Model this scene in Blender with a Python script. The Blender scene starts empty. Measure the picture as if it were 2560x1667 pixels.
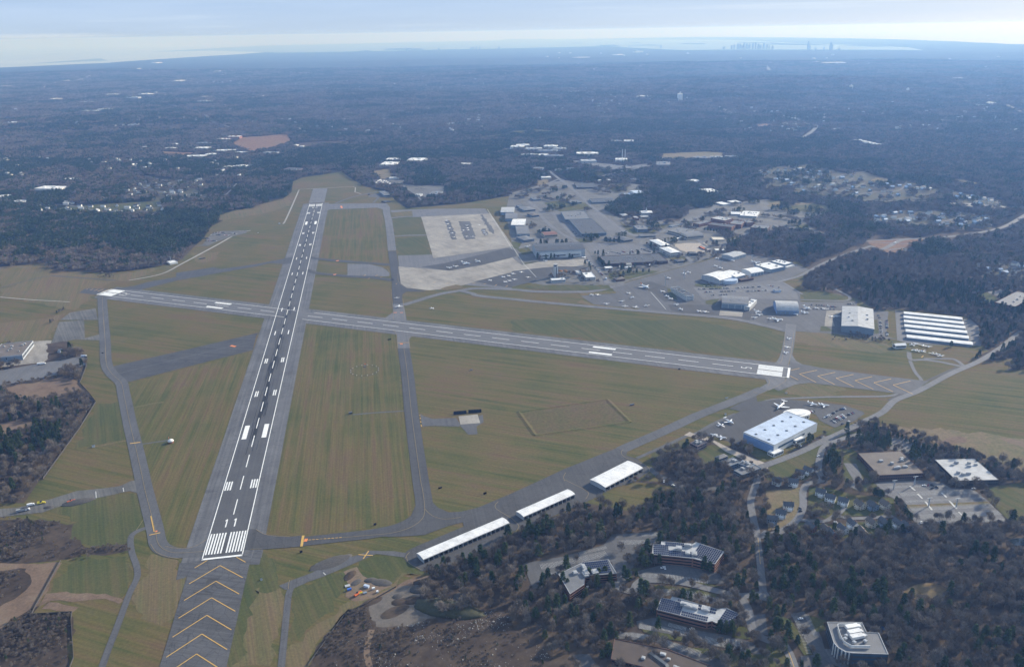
import bpy, bmesh, math, random
import numpy as np
from mathutils import Vector, Matrix, noise as mnoise
from mathutils.geometry import tessellate_polygon
R = math.radians
S = bpy.context.scene
COL = S.collection
rnd = random.Random(11)

# ------------------------------------------------------------------ camera
FPX, PITCH, ROLL, YAW, CX, CY, CZ = 2045.8, .3534, -.0175, .1654, 203.7, -846.8, 566.7
Fv = Vector((math.sin(YAW)*math.cos(PITCH), math.cos(YAW)*math.cos(PITCH), -math.sin(PITCH)))
Rv = Vector((math.cos(YAW), -math.sin(YAW), 0)); Uv = Rv.cross(Fv)
R2 = Rv*math.cos(ROLL)+Uv*math.sin(ROLL); U2 = Uv*math.cos(ROLL)-Rv*math.sin(ROLL)
cam = bpy.data.cameras.new("camera"); co = bpy.data.objects.new("camera", cam); COL.objects.link(co)
cam.sensor_width = 36; cam.lens = FPX/2560*36; cam.clip_start = 5; cam.clip_end = 200000
m = Matrix((R2, U2, -Fv)).transposed().to_4x4(); m.translation = (CX, CY, CZ); co.matrix_world = m
S.camera = co

# ------------------------------------------------------------------ sky and sun
SUN_AZ, SUN_EL = R(66), R(24)
w = bpy.data.worlds.new("World"); S.world = w; w.use_nodes = True
nt = w.node_tree; N = nt.nodes; L = nt.links
bg = N['Background']; bg.inputs[1].default_value = .1
sky = N.new('ShaderNodeTexSky'); sky.sky_type = 'NISHITA'; sky.sun_disc = False
sky.sun_elevation = SUN_EL; sky.sun_rotation = SUN_AZ; sky.air_density = 1.0; sky.dust_density = 1.2; sky.ozone_density = 1.5
tc = N.new('ShaderNodeTexCoord'); mp = N.new('ShaderNodeMapping'); mp.inputs['Location'].default_value = (0, 0, .03)
L.new(tc.outputs['Generated'], mp.inputs[0]); L.new(mp.outputs[0], sky.inputs[0])
def mixw(f, a, b):
    q = N.new('ShaderNodeMix'); q.data_type = 'RGBA'
    for i, v in ((0, f), (6, a), (7, b)):
        if isinstance(v, float): q.inputs[i].default_value = v
        elif isinstance(v, tuple): q.inputs[i].default_value = (*v, 1)
        else: L.new(v, q.inputs[i])
    return q.outputs[2]
def veil(scale, lo, hi, top, sx=1.6, sz=26):       # thin high cloud, as bands of noise round the sky
    q = N.new('ShaderNodeMapping'); q.inputs['Scale'].default_value = (sx, sx, sz); q.inputs['Rotation'].default_value = (R(1.5), R(2), 0); L.new(tc.outputs['Generated'], q.inputs[0])
    z = N.new('ShaderNodeTexNoise'); z.inputs['Scale'].default_value = scale; z.inputs['Detail'].default_value = 6; z.inputs['Roughness'].default_value = .55; L.new(q.outputs[0], z.inputs['Vector'])
    c = N.new('ShaderNodeValToRGB'); c.color_ramp.elements[0].position = lo; c.color_ramp.elements[0].color = (0, 0, 0, 1); c.color_ramp.elements[1].position = hi; c.color_ramp.elements[1].color = (top, top, top, 1); L.new(z.outputs[0], c.inputs[0]); return c.outputs[0]
base = mixw(.80, sky.outputs[0], (2.6, 3.75, 5.9))
base = mixw(veil(1.3, .40, .68, .6), base, (3.9, 4.9, 6.4))
base = mixw(veil(2.4, .56, .74, .6, 1.2, 60), base, (5.4, 6.1, 6.9))
sx_ = N.new('ShaderNodeSeparateXYZ'); L.new(tc.outputs['Generated'], sx_.inputs[0])
mr = N.new('ShaderNodeMapRange'); mr.interpolation_type = 'SMOOTHSTEP'; mr.inputs[1].default_value = -.012; mr.inputs[2].default_value = .045; mr.inputs[3].default_value = .42; mr.inputs[4].default_value = 0; L.new(sx_.outputs[2], mr.inputs[0])
pale = mixw(.25, (4.3, 5.2, 6.3), sky.outputs[0])
L.new(mixw(mr.outputs[0], base, pale), bg.inputs[0])
sl = bpy.data.lights.new("sun", 'SUN'); sl.energy = 5.0; sl.angle = R(.5); sl.color = (1, .93, .82)
so = bpy.data.objects.new("sun", sl); COL.objects.link(so)
sd = Vector((math.sin(SUN_AZ)*math.cos(SUN_EL), math.cos(SUN_AZ)*math.cos(SUN_EL), math.sin(SUN_EL)))
so.rotation_euler = sd.to_track_quat('Z', 'Y').to_euler(); so.location = (0, 0, 900)
S.view_settings.view_transform = 'Standard'; S.view_settings.look = 'None'; S.view_settings.gamma = 1
S.view_settings.exposure = 0.62
S.cycles.max_bounces = 4; S.cycles.diffuse_bounces = 2; S.cycles.glossy_bounces = 2; S.cycles.volume_bounces = 0
S.cycles.transparent_max_bounces = 8

# ------------------------------------------------------------------ measuring
TILES = dict(A=(0, 400, 3.71875), B=(640, 400, 3.71875), C=(1280, 400, 3.71875), D=(1920, 400, 3.71875),
             E=(0, 800, 3.71875), F=(640, 800, 3.71875), H=(1280, 800, 3.71875), I=(1920, 800, 3.71875),
             J=(0, 1200, 3.31875), K=(640, 1200, 3.31875), L=(1280, 1200, 3.31875), M=(1920, 1200, 3.31875),
             N=(0, 0, 1.859375), O=(1280, 0, 1.859375), X=(0, 0, .9296875), P=(0, 0, 1.0))
def sstep(a, b, x):
    t = min(1, max(0, (x-a)/(b-a))); return t*t*(3-2*t)
HILLS = [(1500, 9500, 1500, 700, 45), (2600, 10500, 1800, 600, 50), (-1500, 5200, 900, 500, 30), (3000, 5600, 900, 600, 28),
         (4600, 7000, 1600, 700, 40), (-5200, 14000, 3000, 1200, 60), (5200, 11500, 2500, 800, 40), (200, 6900, 900, 500, 25)]
def hgt(x, y):
    d = math.hypot(x-600, y-1200)
    k = sstep(2600, 5200, d)*(1-.8*sstep(15000, 19000, d))
    if k <= 0: return 0.0
    n = mnoise.fractal(Vector((x/2600, y/2600, 3.1)), 1., 2., 3)
    z = max(0, 24+34*n)
    for hx, hy, sx, sy, a in HILLS:
        e = ((x-hx)/sx)**2+((y-hy)/sy)**2
        if e < 9: z += a*math.exp(-e)
    return k*z
def G(x, y, z=None):
    d = Fv + R2*((x-1280)/FPX) - U2*((y-833.5)/FPX)
    zz = z or 0.0
    for i in range(6 if z is None else 1):
        t = (zz-CZ)/d.z if d.z < -1e-4 else 1e5
        p = Vector((CX+d.x*t, CY+d.y*t, zz))
        if z is None:
            h = hgt(p.x, p.y)
            if abs(h-zz) < .3: break
            zz = .5*zz+.5*h if i else h
    return p
def parse(s):
    out = []; t = 'P'
    for tok in s.split():
        if ':' in tok: t, tok = tok.split(':')
        x, y = map(float, tok.split(',')); a, b, k = TILES[t]
        out.append((a+x/k, b+y/k))
    return out
def PG(s, z=None): return [G(x, y, z) for x, y in parse(s)]
A5 = -1.0386; D5 = Vector((math.sin(A5), math.cos(A5), 0)); N5 = Vector((D5.y, -D5.x, 0)); O5 = Vector((896, 367.3, 0))
def R5(u, v): return O5 + D5*v + N5*u           # u across (+ = far side), v along from the numeral-5 end
def R11(u, v): return Vector((u, v, 0))

# ------------------------------------------------------------------ materials
MATS = {}
def newmat(name):
    m = bpy.data.materials.new(name); m.use_nodes = True; MATS[name] = m
    return m, m.node_tree.nodes, m.node_tree.links, m.node_tree.nodes['Principled BSDF']
def posnode(N, L, scale=(1, 1, 1), rot=0):
    g = N.new('ShaderNodeNewGeometry'); p = N.new('ShaderNodeMapping')
    p.vector_type = 'TEXTURE'; p.inputs['Rotation'].default_value = (0, 0, rot)
    p.inputs['Scale'].default_value = scale
    L.new(g.outputs['Position'], p.inputs[0]); return p
def noise(N, L, size, rot=0, detail=4, rough=.6):
    """size in metres (x, y, z)"""
    if not isinstance(size, tuple): size = (size, size, size)
    p = posnode(N, L, size, rot); n = N.new('ShaderNodeTexNoise')
    n.inputs['Scale'].default_value = 1; n.inputs['Detail'].default_value = detail; n.inputs['Roughness'].default_value = rough
    L.new(p.outputs[0], n.inputs['Vector']); return n.outputs[0]
def ramp(N, L, src, stops):
    r = N.new('ShaderNodeValToRGB'); e = r.color_ramp.elements
    while len(e) > len(stops): e.remove(e[-1])
    while len(e) < len(stops): e.new(.5)
    for el, (p, c) in zip(e, stops):
        el.position = p; el.color = (c, c, c, 1) if isinstance(c, (int, float)) else (*c, 1)
    L.new(src, r.inputs[0]); return r.outputs[0]
def mixc(N, L, f, a, b, mode='MIX'):
    m = N.new('ShaderNodeMix'); m.data_type = 'RGBA'; m.blend_type = mode
    for i, v in ((0, f), (6, a), (7, b)):
        if isinstance(v, (int, float)): m.inputs[i].default_value = v if i == 0 else (v, v, v, 1)
        elif isinstance(v, tuple): m.inputs[i].default_value = (*v, 1)
        else: L.new(v, m.inputs[i])
    return m.outputs[2]
def plain(name, col, rough=.7, metal=0, var=.0, size=3, spec=None, objvar=0):
    m, N, L, b = newmat(name)
    b.inputs['Roughness'].default_value = rough; b.inputs['Metallic'].default_value = metal
    if spec is not None: b.inputs['Specular IOR Level'].default_value = spec
    if var:
        n = noise(N, L, size)
        c = ramp(N, L, n, [(.3, tuple(x*(1-var) for x in col)), (.7, tuple(min(1, x*(1+var)) for x in col))])
        L.new(c, b.inputs['Base Color'])
    else: b.inputs['Base Color'].default_value = (*col, 1)
    return m
def grass(name, rot, cols, fine=3.2, amt=.5):
    iso = name not in ('grass11', 'grass5', 'grass_green', 'grass_dry')     # only mown ground is streaked
    m, N, L, b = newmat(name)
    big = noise(N, L, 130, 0, 5, .62)
    streak = noise(N, L, 17 if iso else (9, 420, 9), rot, 5 if iso else 3, .7 if iso else .6)
    strip2 = noise(N, L, 5 if iso else (2.2, 160, 3), rot, 2, .6)
    small = noise(N, L, fine, 0, 3, .7)
    a = mixc(N, L, .52, big, streak)
    c = ramp(N, L, a, [(.37, cols[0]), (.46, cols[1]), (.54, cols[2]), (.64, cols[3])])
    c = mixc(N, L, amt, c, ramp(N, L, strip2, [(.30, .72), (.70, 1.25)]), 'MULTIPLY')
    c = mixc(N, L, .6, c, ramp(N, L, small, [(.3, .7), (.7, 1.25)]), 'MULTIPLY')
    L.new(c, b.inputs['Base Color']); b.inputs['Roughness'].default_value = 1; b.inputs['Specular IOR Level'].default_value = .1
    return m
GR = [(.116, .079, .045), (.114, .090, .038), (.089, .084, .030), (.058, .069, .023)]
grass('grass11', 0, GR, amt=.6); grass('grass5', -A5, GR)
grass('grass_green', .3, [(.102, .082, .040), (.086, .082, .034), (.070, .076, .030), (.055, .068, .026)])
grass('grass_dry', .2, [(.130, .092, .058), (.136, .104, .056), (.120, .102, .050), (.096, .094, .042)])
grass('grass_tan', .8, [(.18, .135, .085), (.16, .125, .075), (.14, .12, .065), (.115, .11, .055)])
grass('scrub_mat', .5, [(.036, .029, .024), (.050, .038, .030), (.068, .052, .040), (.10, .075, .055)], 4, .2)
grass('litter', .9, [(.046, .038, .031), (.062, .049, .039), (.082, .062, .046), (.066, .055, .045)], 5, .15); grass('lot_mat', .9, [(.10, .085, .07), (.12, .105, .09), (.135, .12, .105), (.10, .09, .08)], 4, .1)
grass('housing_mat', .9, [(.060, .056, .040), (.085, .072, .055), (.075, .078, .045), (.11, .10, .085)], 14, .1)
grass('patch_mat', .9, [(.118, .080, .046), (.108, .082, .042), (.095, .082, .036), (.078, .076, .030)])
grass('dirt_mat', .5, [(.12, .085, .06), (.15, .105, .075), (.17, .125, .09), (.14, .115, .07)], 2.5, .25)
grass('reed', .7, [(.21, .13, .07), (.19, .13, .07), (.16, .12, .065), (.12, .10, .05)], 3, .2)
grass('marsh', .3, [(.13, .075, .05), (.17, .10, .065), (.18, .115, .07), (.14, .10, .06)], 9, .2)
def asphalt(name, base, rot=0, tint=(1, 1, 1.04), amp=.22, crack=.5, stain=0):
    m, N, L, b = newmat(name)
    col = [tuple(base*(1+amp*s)*t for t in tint) for s in (-1, 0, 1)]
    c = ramp(N, L, mixc(N, L, .5, noise(N, L, 45, 0, 6, .65), noise(N, L, (3, 240, 3), rot, 3, .6)), [(.35, col[0]), (.5, col[1]), (.66, col[2])])
    c = mixc(N, L, .5, c, ramp(N, L, noise(N, L, 1.6, 0, 2, .7), [(.3, .8), (.7, 1.2)]), 'MULTIPLY')
    if crack:
        v = N.new('ShaderNodeTexVoronoi'); v.feature = 'DISTANCE_TO_EDGE'; v.inputs['Scale'].default_value = 1
        L.new(posnode(N, L, (16, 9, 9), rot).outputs[0], v.inputs['Vector'])
        c = mixc(N, L, crack, c, ramp(N, L, v.outputs['Distance'], [(.0, .45), (.035, 1)]), 'MULTIPLY')
    L.new(c, b.inputs['Base Color']); b.inputs['Roughness'].default_value = .85; b.inputs['Specular IOR Level'].default_value = .3
    return m
asphalt('asph_dark', .062); asphalt('asph_vdark', .055, crack=.2); asphalt('asph_mid', .085); asphalt('asph_light', .118, crack=.35)
asphalt('asph_r11', .078, 0, amp=.24, crack=.2); asphalt('asph_r5', .115, -A5, amp=.12, crack=.2)
asphalt('asph_shoulder', .105, 0, amp=.4, crack=.6); asphalt('asph_old', .078, 1.2, amp=.35, crack=.7); asphalt('asph_worn', .058, 1.2, amp=.35, crack=.7)
asphalt('road_mat', .13, crack=.1); asphalt('pave_mix', .105, .4, (1, .97, .90), .45, .2); asphalt('rubber', .020, 0, crack=0)
asphalt('road_pale', .27, crack=0, tint=(1, .95, .88))
m, N, L, b = newmat('concrete')
c = ramp(N, L, noise(N, L, 60, .4, 7, .7), [(.3, (.17, .155, .13)), (.5, (.25, .23, .20)), (.7, (.32, .30, .26))])
br = N.new('ShaderNodeTexBrick'); br.offset = 0; br.inputs['Scale'].default_value = 1; br.inputs['Mortar Size'].default_value = .025
br.inputs['Color1'].default_value = (1, 1, 1, 1); br.inputs['Color2'].default_value = (.86, .86, .86, 1); br.inputs['Mortar'].default_value = (.7, .7, .7, 1)
br.inputs['Brick Width'].default_value = 1; br.inputs['Row Height'].default_value = 1
L.new(posnode(N, L, (7.6, 7.6, 7.6), .02).outputs[0], br.inputs['Vector'])
c = mixc(N, L, .8, c, br.outputs[0], 'MULTIPLY')
c = mixc(N, L, .6, c, ramp(N, L, noise(N, L, (14, 90, 5), .5, 4, .7), [(.34, .62), (.5, 1.05)]), 'MULTIPLY')
L.new(c, b.inputs['Base Color']); b.inputs['Roughness'].default_value = .9

m, N, L, b = newmat('land')
k = noise(N, L, 420, .3, 9, .72)
c = ramp(N, L, k, [(.38, (.018, .025, .016)), (.46, (.034, .033, .026)), (.56, (.052, .045, .038)), (.68, (.075, .062, .050))])
c = mixc(N, L, .8, c, ramp(N, L, noise(N, L, 12, 0, 3, .7), [(.3, .5), (.7, 1.45)]), 'MULTIPLY')
L.new(c, b.inputs['Base Color']); b.inputs['Roughness'].default_value = 1; b.inputs['Specular IOR Level'].default_value = 0
m, N, L, b = newmat('sea')
b.inputs['Base Color'].default_value = (.10, .14, .18, 1); b.inputs['Roughness'].default_value = .25; b.inputs['IOR'].default_value = 1.33
bm_ = N.new('ShaderNodeBump'); bm_.inputs['Strength'].default_value = .35; L.new(noise(N, L, 40, 0, 4), bm_.inputs['Height']); L.new(bm_.outputs[0], b.inputs['Normal'])

plain('white_paint', (.72, .72, .70), .6, var=.12, size=5); plain('worn_paint', (.42, .42, .41), .7, var=.25, size=4)
plain('yellow_paint', (.50, .31, .07), .6, var=.15); plain('red_paint', (.55, .10, .08), .6); plain('orange_paint', (.62, .20, .05), .6)
plain('faint_paint', (.24, .24, .235), .8, var=.2, size=4); plain('yellow_faint', (.22, .17, .08), .8)
plain('roof_white', (.68, .68, .67), .75, var=.05, size=20); plain('roof_pale', (.36, .37, .38), .75, var=.12, size=9)
plain('roof_blue', (.42, .50, .62), .75, var=.05, size=12); plain('wall_blue', (.16, .27, .50), .5, var=.1)
plain('roof_grey', (.125, .13, .14), .75, var=.15, size=9); plain('roof_dark', (.048, .052, .06), .7, var=.25, size=9)
plain('roof_tan', (.12, .10, .085), .85, var=.2, size=14); plain('roof_brown', (.065, .047, .037), .8, var=.2, size=14)
plain('roof_red', (.16, .07, .05), .8, var=.2, size=4); plain('shingle', (.075, .08, .09), .8, var=.25, size=2)
plain('shingle_brown', (.12, .10, .085), .8, var=.2, size=2)
plain('wall_white', (.62, .63, .63), .6, var=.08, size=4); plain('wall_grey', (.34, .37, .41), .6, var=.12, size=5)
plain('wall_cream', (.50, .45, .37), .7, var=.1, size=4); plain('brick', (.22, .105, .07), .85, var=.2, size=2)
plain('brick_dark', (.11, .06, .048), .85, var=.2, size=2); plain('wall_dark', (.05, .05, .055), .7, var=.2)
plain('wall_slate', (.17, .22, .28), .7, var=.1); plain('wall_mauve', (.20, .16, .18), .7, var=.1)
plain('glass_dark', (.015, .022, .03), .12); plain('glass_blue', (.05, .10, .16), .15)
plain('solar', (.014, .022, .055), .25); plain('metal', (.42, .44, .46), .4, .5); plain('metal_dark', (.10, .11, .12), .5, .4)
plain('plane_white', (.82, .83, .84), .25); plain('plane_blue', (.08, .16, .35), .3); plain('plane_grey', (.30, .32, .35), .35); plain('black', (.012, .012, .014), .9, spec=.1)
plain('car_white', (.75, .76, .77), .3); plain('car_silver', (.38, .40, .42), .3, .3); plain('car_black', (.015, .016, .02), .25)
plain('car_blue', (.03, .07, .16), .25); plain('car_red', (.24, .03, .025), .3); plain('rubber_tyre', (.02, .02, .02), .8)
plain('tarp_blue', (.03, .12, .48), .5); plain('orange', (.60, .13, .03), .5); plain('yellow', (.66, .55, .05), .45); plain('stone', (.36, .35, .33), .9, var=.2, size=1)
plain('bark', (.17, .15, .125), .95, var=.2, size=1); plain('water_dark', (.02, .03, .035), .1)
plain('city_far', (.10, .12, .16), .8); plain('gravel', (.30, .26, .22), .95, var=.25, size=3); plain('mound', (.06, .055, .05), .95, var=.3, size=2)
plain('hedge_mat', (.05, .05, .025), .95, var=.3, size=2)
M_ = MATS
for nm_ in ('roof_white', 'roof_pale', 'roof_blue'):
    N, L = M_[nm_].node_tree.nodes, M_[nm_].node_tree.links; b = N['Principled BSDF']; src = b.inputs['Base Color'].links[0].from_socket
    c = mixc(N, L, .75, src, ramp(N, L, noise(N, L, (1.6, 14, 3), .9, 4, .7), [(.3, .72), (.6, 1.05)]), 'MULTIPLY'); c = mixc(N, L, .8, c, ramp(N, L, noise(N, L, 11, 0, 5, .7), [(.32, .72), (.55, 1.03)]), 'MULTIPLY'); L.new(c, b.inputs['Base Color'])
def foliage(name, cols, size=70):
    m, N, L, b = newmat(name)
    oi = N.new('ShaderNodeObjectInfo')
    k = mixc(N, L, .55, noise(N, L, size, 0, 3), oi.outputs['Random'])
    c = ramp(N, L, k, [(.25+.5*i/(len(cols)-1), cc) for i, cc in enumerate(cols)])
    c = mixc(N, L, .7, c, ramp(N, L, noise(N, L, 2.4, 0, 2), [(.3, .6), (.7, 1.4)]), 'MULTIPLY')
    L.new(c, b.inputs['Base Color']); b.inputs['Roughness'].default_value = 1; b.inputs['Specular IOR Level'].default_value = .05
foliage('twigs', [(.115, .098, .084), (.155, .136, .118), (.20, .178, .156), (.155, .120, .086), (.23, .20, .172)])
foliage('needles', [(.030, .052, .026), (.042, .068, .030), (.056, .082, .034), (.072, .088, .040)])
foliage('leaves_rust', [(.20, .09, .03), (.26, .13, .04), (.16, .10, .05)])
M = MATS

# ------------------------------------------------------------------ mesh helpers
def tag(o, label=None, cat=None, group=None, kind=None):
    if label: o['label'] = label
    if cat: o['category'] = cat
    if group: o['group'] = group
    if kind: o['kind'] = kind
    return o
class MB:
    def __init__(s): s.v = []; s.f = []; s.m = []; s.cur = 0
    def poly(s, pts):
        i = len(s.v); s.v += [tuple(p) for p in pts]; s.f.append(tuple(range(i, i+len(pts)))); s.m.append(s.cur)
    def box(s, c, d, rz=0, taper=1):
        x, y, z = c; a, b, h = d[0]/2, d[1]/2, d[2]
        ca, sa = math.cos(rz), math.sin(rz); i = len(s.v)
        for zz, t in ((0, 1), (h, taper)):
            for px, py in ((-a, -b), (a, -b), (a, b), (-a, b)):
                s.v.append((x+(px*ca-py*sa)*t, y+(px*sa+py*ca)*t, z+zz))
        for f in ((0, 3, 2, 1), (4, 5, 6, 7), (0, 1, 5, 4), (1, 2, 6, 5), (2, 3, 7, 6), (3, 0, 4, 7)):
            s.f.append(tuple(i+k for k in f)); s.m.append(s.cur)
    def prism(s, pts, z0, z1, top=True, bottom=False):
        n = len(pts); i = len(s.v)
        s.v += [(p[0], p[1], z0) for p in pts]+[(p[0], p[1], z1) for p in pts]
        for k in range(n):
            s.f.append((i+k, i+(k+1) % n, i+n+(k+1) % n, i+n+k)); s.m.append(s.cur)
        if top: s.f.append(tuple(i+n+k for k in range(n))); s.m.append(s.cur)
        if bottom: s.f.append(tuple(i+n-1-k for k in range(n))); s.m.append(s.cur)
    def loft(s, rings):
        """rings: lists of equally many points"""
        n = len(rings[0]); i = len(s.v)
        for r in rings: s.v += [tuple(p) for p in r]
        for a in range(len(rings)-1):
            for k in range(n):
                s.f.append((i+a*n+k, i+a*n+(k+1) % n, i+(a+1)*n+(k+1) % n, i+(a+1)*n+k)); s.m.append(s.cur)
        s.f.append(tuple(i+n-1-k for k in range(n))); s.m.append(s.cur)
        s.f.append(tuple(i+(len(rings)-1)*n+k for k in range(n))); s.m.append(s.cur)
    def mesh(s, name, mats, smooth=False):
        me = bpy.data.meshes.new(name); me.from_pydata(s.v, [], s.f)
        for mm in (mats if isinstance(mats, (list, tuple)) else [mats]): me.materials.append(M[mm])
        if any(s.m): me.polygons.foreach_set('material_index', s.m)
        if smooth: me.polygons.foreach_set('use_smooth', [True]*len(s.f))
        me.update(); return me
    def obj(s, name, mats, parent=None, loc=None, smooth=False):
        o = bpy.data.objects.new(name, s.mesh(name, mats, smooth)); COL.objects.link(o)
        if parent: o.parent = parent
        if loc: o.location = loc
        return o
def empty(name, loc=(0, 0, 0), rz=0):
    o = bpy.data.objects.new(name, None); COL.objects.link(o); o.location = loc; o.rotation_euler = (0, 0, rz)
    o.empty_display_size = 1; return o
def copy_tree(o, parent=None):
    c = o.copy(); COL.objects.link(c)
    if parent: c.parent = parent
    for ch in list(o.children): copy_tree(ch, c)
    return c
def arc_len(P, closed=False): return sum((P[i+1]-P[i]).length for i in range(len(P)-1))
def smoothline(P, n=6):
    out = []
    for i in range(len(P)-1):
        p0 = P[max(i-1, 0)]; p1 = P[i]; p2 = P[i+1]; p3 = P[min(i+2, len(P)-1)]
        for k in range(n):
            t = k/n
            out.append(.5*((2*p1)+(p2-p0)*t+(2*p0-5*p1+4*p2-p3)*t*t+(3*p1-p0-3*p2+p3)*t**3))
    return out+[P[-1]]
CLEAR = []   # polygons (n x 2 arrays) where no wood grows
def clear(P, grow=0):
    a = np.array([(p[0], p[1]) for p in P])
    if grow:
        c = a.mean(0); v = a-c; l = np.linalg.norm(v, axis=1, keepdims=True); a = c+v*(1+grow/np.maximum(l, 1))
    CLEAR.append(a)
SOFT = {'green_field': 9, 'dry_field': 12, 'scrub': 9, 'dirt_track': 4, 'dirt_lot': 8, 'brown_field': 14, 'bare_spot': 6, 'clearing': 10, 'gravel_lot': 6, 'meadow': 10, 'reed_patch': 8, 'dry_ground': 6, 'apron_stain': 6}
LU = .12; _cnt = {}
def lz(layer):
    k = round(layer, 2); _cnt[k] = _cnt.get(k, 0)+1; return layer*LU+.003*_cnt[k]
def sheet(name, pts, mat, layer=1, kind='structure', clr=True, label=None, cat=None):
    """a flat ground sheet draped 6 cm per layer above the land"""
    P = [Vector((p[0], p[1], 0)) for p in pts]
    if clr: clear(P)
    if name in SOFT:          # grown edges wander, paved ones do not
        Q = []
        for i, a in enumerate(P):
            b_ = P[(i+1) % len(P)]; n = max(1, min(60, int((b_-a).length/7)))
            for k in range(n):
                q = a.lerp(b_, k/n); am = SOFT[name]
                Q.append(q+Vector((mnoise.fractal(Vector((q.x/22, q.y/22, 1)), 1., 2., 3), mnoise.fractal(Vector((q.x/22, q.y/22, 5)), 1., 2., 3), 0))*am)
        P = Q
    tri = tessellate_polygon([P])
    bm = bmesh.new(); vs = [bm.verts.new(p) for p in P]
    for t in tri:
        try: bm.faces.new([vs[k] for k in t])
        except ValueError: pass
    far = any(hgt(p.x, p.y) > 0 for p in P)
    if far:
        for _ in range(5):
            es = [e for e in bm.edges if e.calc_length() > 160]
            if not es: break
            bmesh.ops.subdivide_edges(bm, edges=es, cuts=1)
            bmesh.ops.triangulate(bm, faces=bm.faces[:])
    bmesh.ops.recalc_face_normals(bm, faces=bm.faces)
    if sum(f.normal.z for f in bm.faces) < 0: bmesh.ops.reverse_faces(bm, faces=bm.faces[:])
    l0 = lz(layer)
    for v in bm.verts: v.co.z = hgt(v.co.x, v.co.y) + (1.5+layer*.3 if far else l0)
    me = bpy.data.meshes.new(name); bm.to_mesh(me); bm.free(); me.materials.append(M[mat])
    o = bpy.data.objects.new(name, me); COL.objects.link(o); tag(o, label, cat, kind=kind); return o
def quadstrip(P, w, closed=False):
    """left/right points of a ribbon"""
    Lp, Rp = [], []
    for i, p in enumerate(P):
        a = P[i-1] if (i or closed) else P[i]; b = P[(i+1) % len(P)] if (i < len(P)-1 or closed) else P[i]
        d = Vector((b.x-a.x, b.y-a.y, 0)).normalized(); n = Vector((-d.y, d.x, 0))
        Lp.append(p+n*w/2); Rp.append(p-n*w/2)
    return Lp, Rp
def ribbon(name, pts, w, mat, layer=2, smooth=True, kind='structure', clr=True, grow=0):
    P = [Vector((p[0], p[1], 0)) for p in pts]
    if smooth: P = smoothline(P)
    Lp, Rp = quadstrip(P, w)
    mb = MB(); far = any(hgt(p.x, p.y) > 0 for p in P)
    l0 = lz(layer); Z = lambda p: Vector((p.x, p.y, hgt(p.x, p.y) + (2.0+layer*.3 if far else l0)))
    for i in range(len(P)-1):
        mb.poly([Z(Rp[i]), Z(Rp[i+1]), Z(Lp[i+1]), Z(Lp[i])])
        if clr:
            n0, n1 = quadstrip([P[i], P[i+1]], w+grow); clear([n1[0], n1[1], n0[1], n0[0]])
    o = mb.obj(name, mat); tag(o, kind=kind); return o
class Marks:
    def __init__(s): s.mb = MB()
    def quad(s, f, u0, v0, u1, v1, layer=4):
        z = layer*LU+.1
        s.mb.poly([f(u0, v0)+Vector((0, 0, z)), f(u1, v0)+Vector((0, 0, z)), f(u1, v1)+Vector((0, 0, z)), f(u0, v1)+Vector((0, 0, z))])
    def line(s, f, a, b, w, layer=4, z0=None):
        A = f(*a) if f else a; B = f(*b) if f else b; d = (B-A).normalized(); n = Vector((-d.y, d.x, 0))*w/2; s.k = getattr(s, 'k', 0)+1; z = Vector((0, 0, layer*LU+.1+(s.k % 7)*.004))
        s.mb.poly([A-n+z, B-n+z, B+n+z, A+n+z])
    def done(s, name, mat):
        o = s.mb.obj(name, mat); tag(o, kind='structure'); return o

# ------------------------------------------------------------------ land
EDGE = [(-180, 9000), (-70, 12000), (-40, 20000), (-25, 23000), (-17, 30000), (-10, 42000), (0, 56000), (12, 60000), (22, 42000), (30, 28000), (38, 24500), (45, 22000), (70, 14000), (180, 9000)]
def edge(az):
    for (a, r0), (b, r1) in zip(EDGE, EDGE[1:]):
        if a <= az <= b: return r0+(r1-r0)*(az-a)/(b-a)
mb = MB(); azs = sorted(set([-180, -150, -120, -100, -80, -65, -55]+[x*.5 for x in range(-96, 113)]+[65, 75, 90, 110, 135, 160, 180]))
NR = 150; rows = []
for a in azs:
    e = edge(a); t = YAW+R(a); row = []
    for k in range(NR+1):
        r = 30*(e/30)**((k/NR)**.8); x = CX+r*math.sin(t); y = CY+r*math.cos(t)
        row.append(len(mb.v)); mb.v.append((x, y, hgt(x, y)))
    rows.append(row)
for i in range(len(rows)-1):
    for k in range(NR):
        mb.f.append((rows[i][k], rows[i][k+1], rows[i+1][k+1], rows[i+1][k])); mb.m.append(0)
i = len(mb.v); mb.v.append((CX, CY, 0))
for a in range(len(rows)-1): mb.f.append((i, rows[a][0], rows[a+1][0])); mb.m.append(0)
g = mb.obj('ground', 'land', smooth=True)
bm = bmesh.new(); bm.from_mesh(g.data); bmesh.ops.recalc_face_normals(bm, faces=bm.faces)
if sum(f.normal.z for f in bm.faces) < 0: bmesh.ops.reverse_faces(bm, faces=bm.faces[:])
bm.to_mesh(g.data); bm.free(); tag(g, kind='structure')

# haze
mb = MB(); mb.box((CX+3000, CY+20000, -1.5), (130000, 110000, 600)); hz = mb.obj('haze', 'land')
m, N, L, b = newmat('haze_mat'); N.remove(b); pv = N.new('ShaderNodeVolumePrincipled')
pv.inputs['Color'].default_value = (.20, .39, .85, 1); pv.inputs['Absorption Color'].default_value = (.80, .68, .0, 1); pv.inputs['Density'].default_value = 8.2e-5; pv.inputs['Anisotropy'].default_value = .25
L.new(pv.outputs[0], N['Material Output'].inputs['Volume']); hz.data.materials.clear(); hz.data.materials.append(m); tag(hz, kind='stuff')

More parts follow.
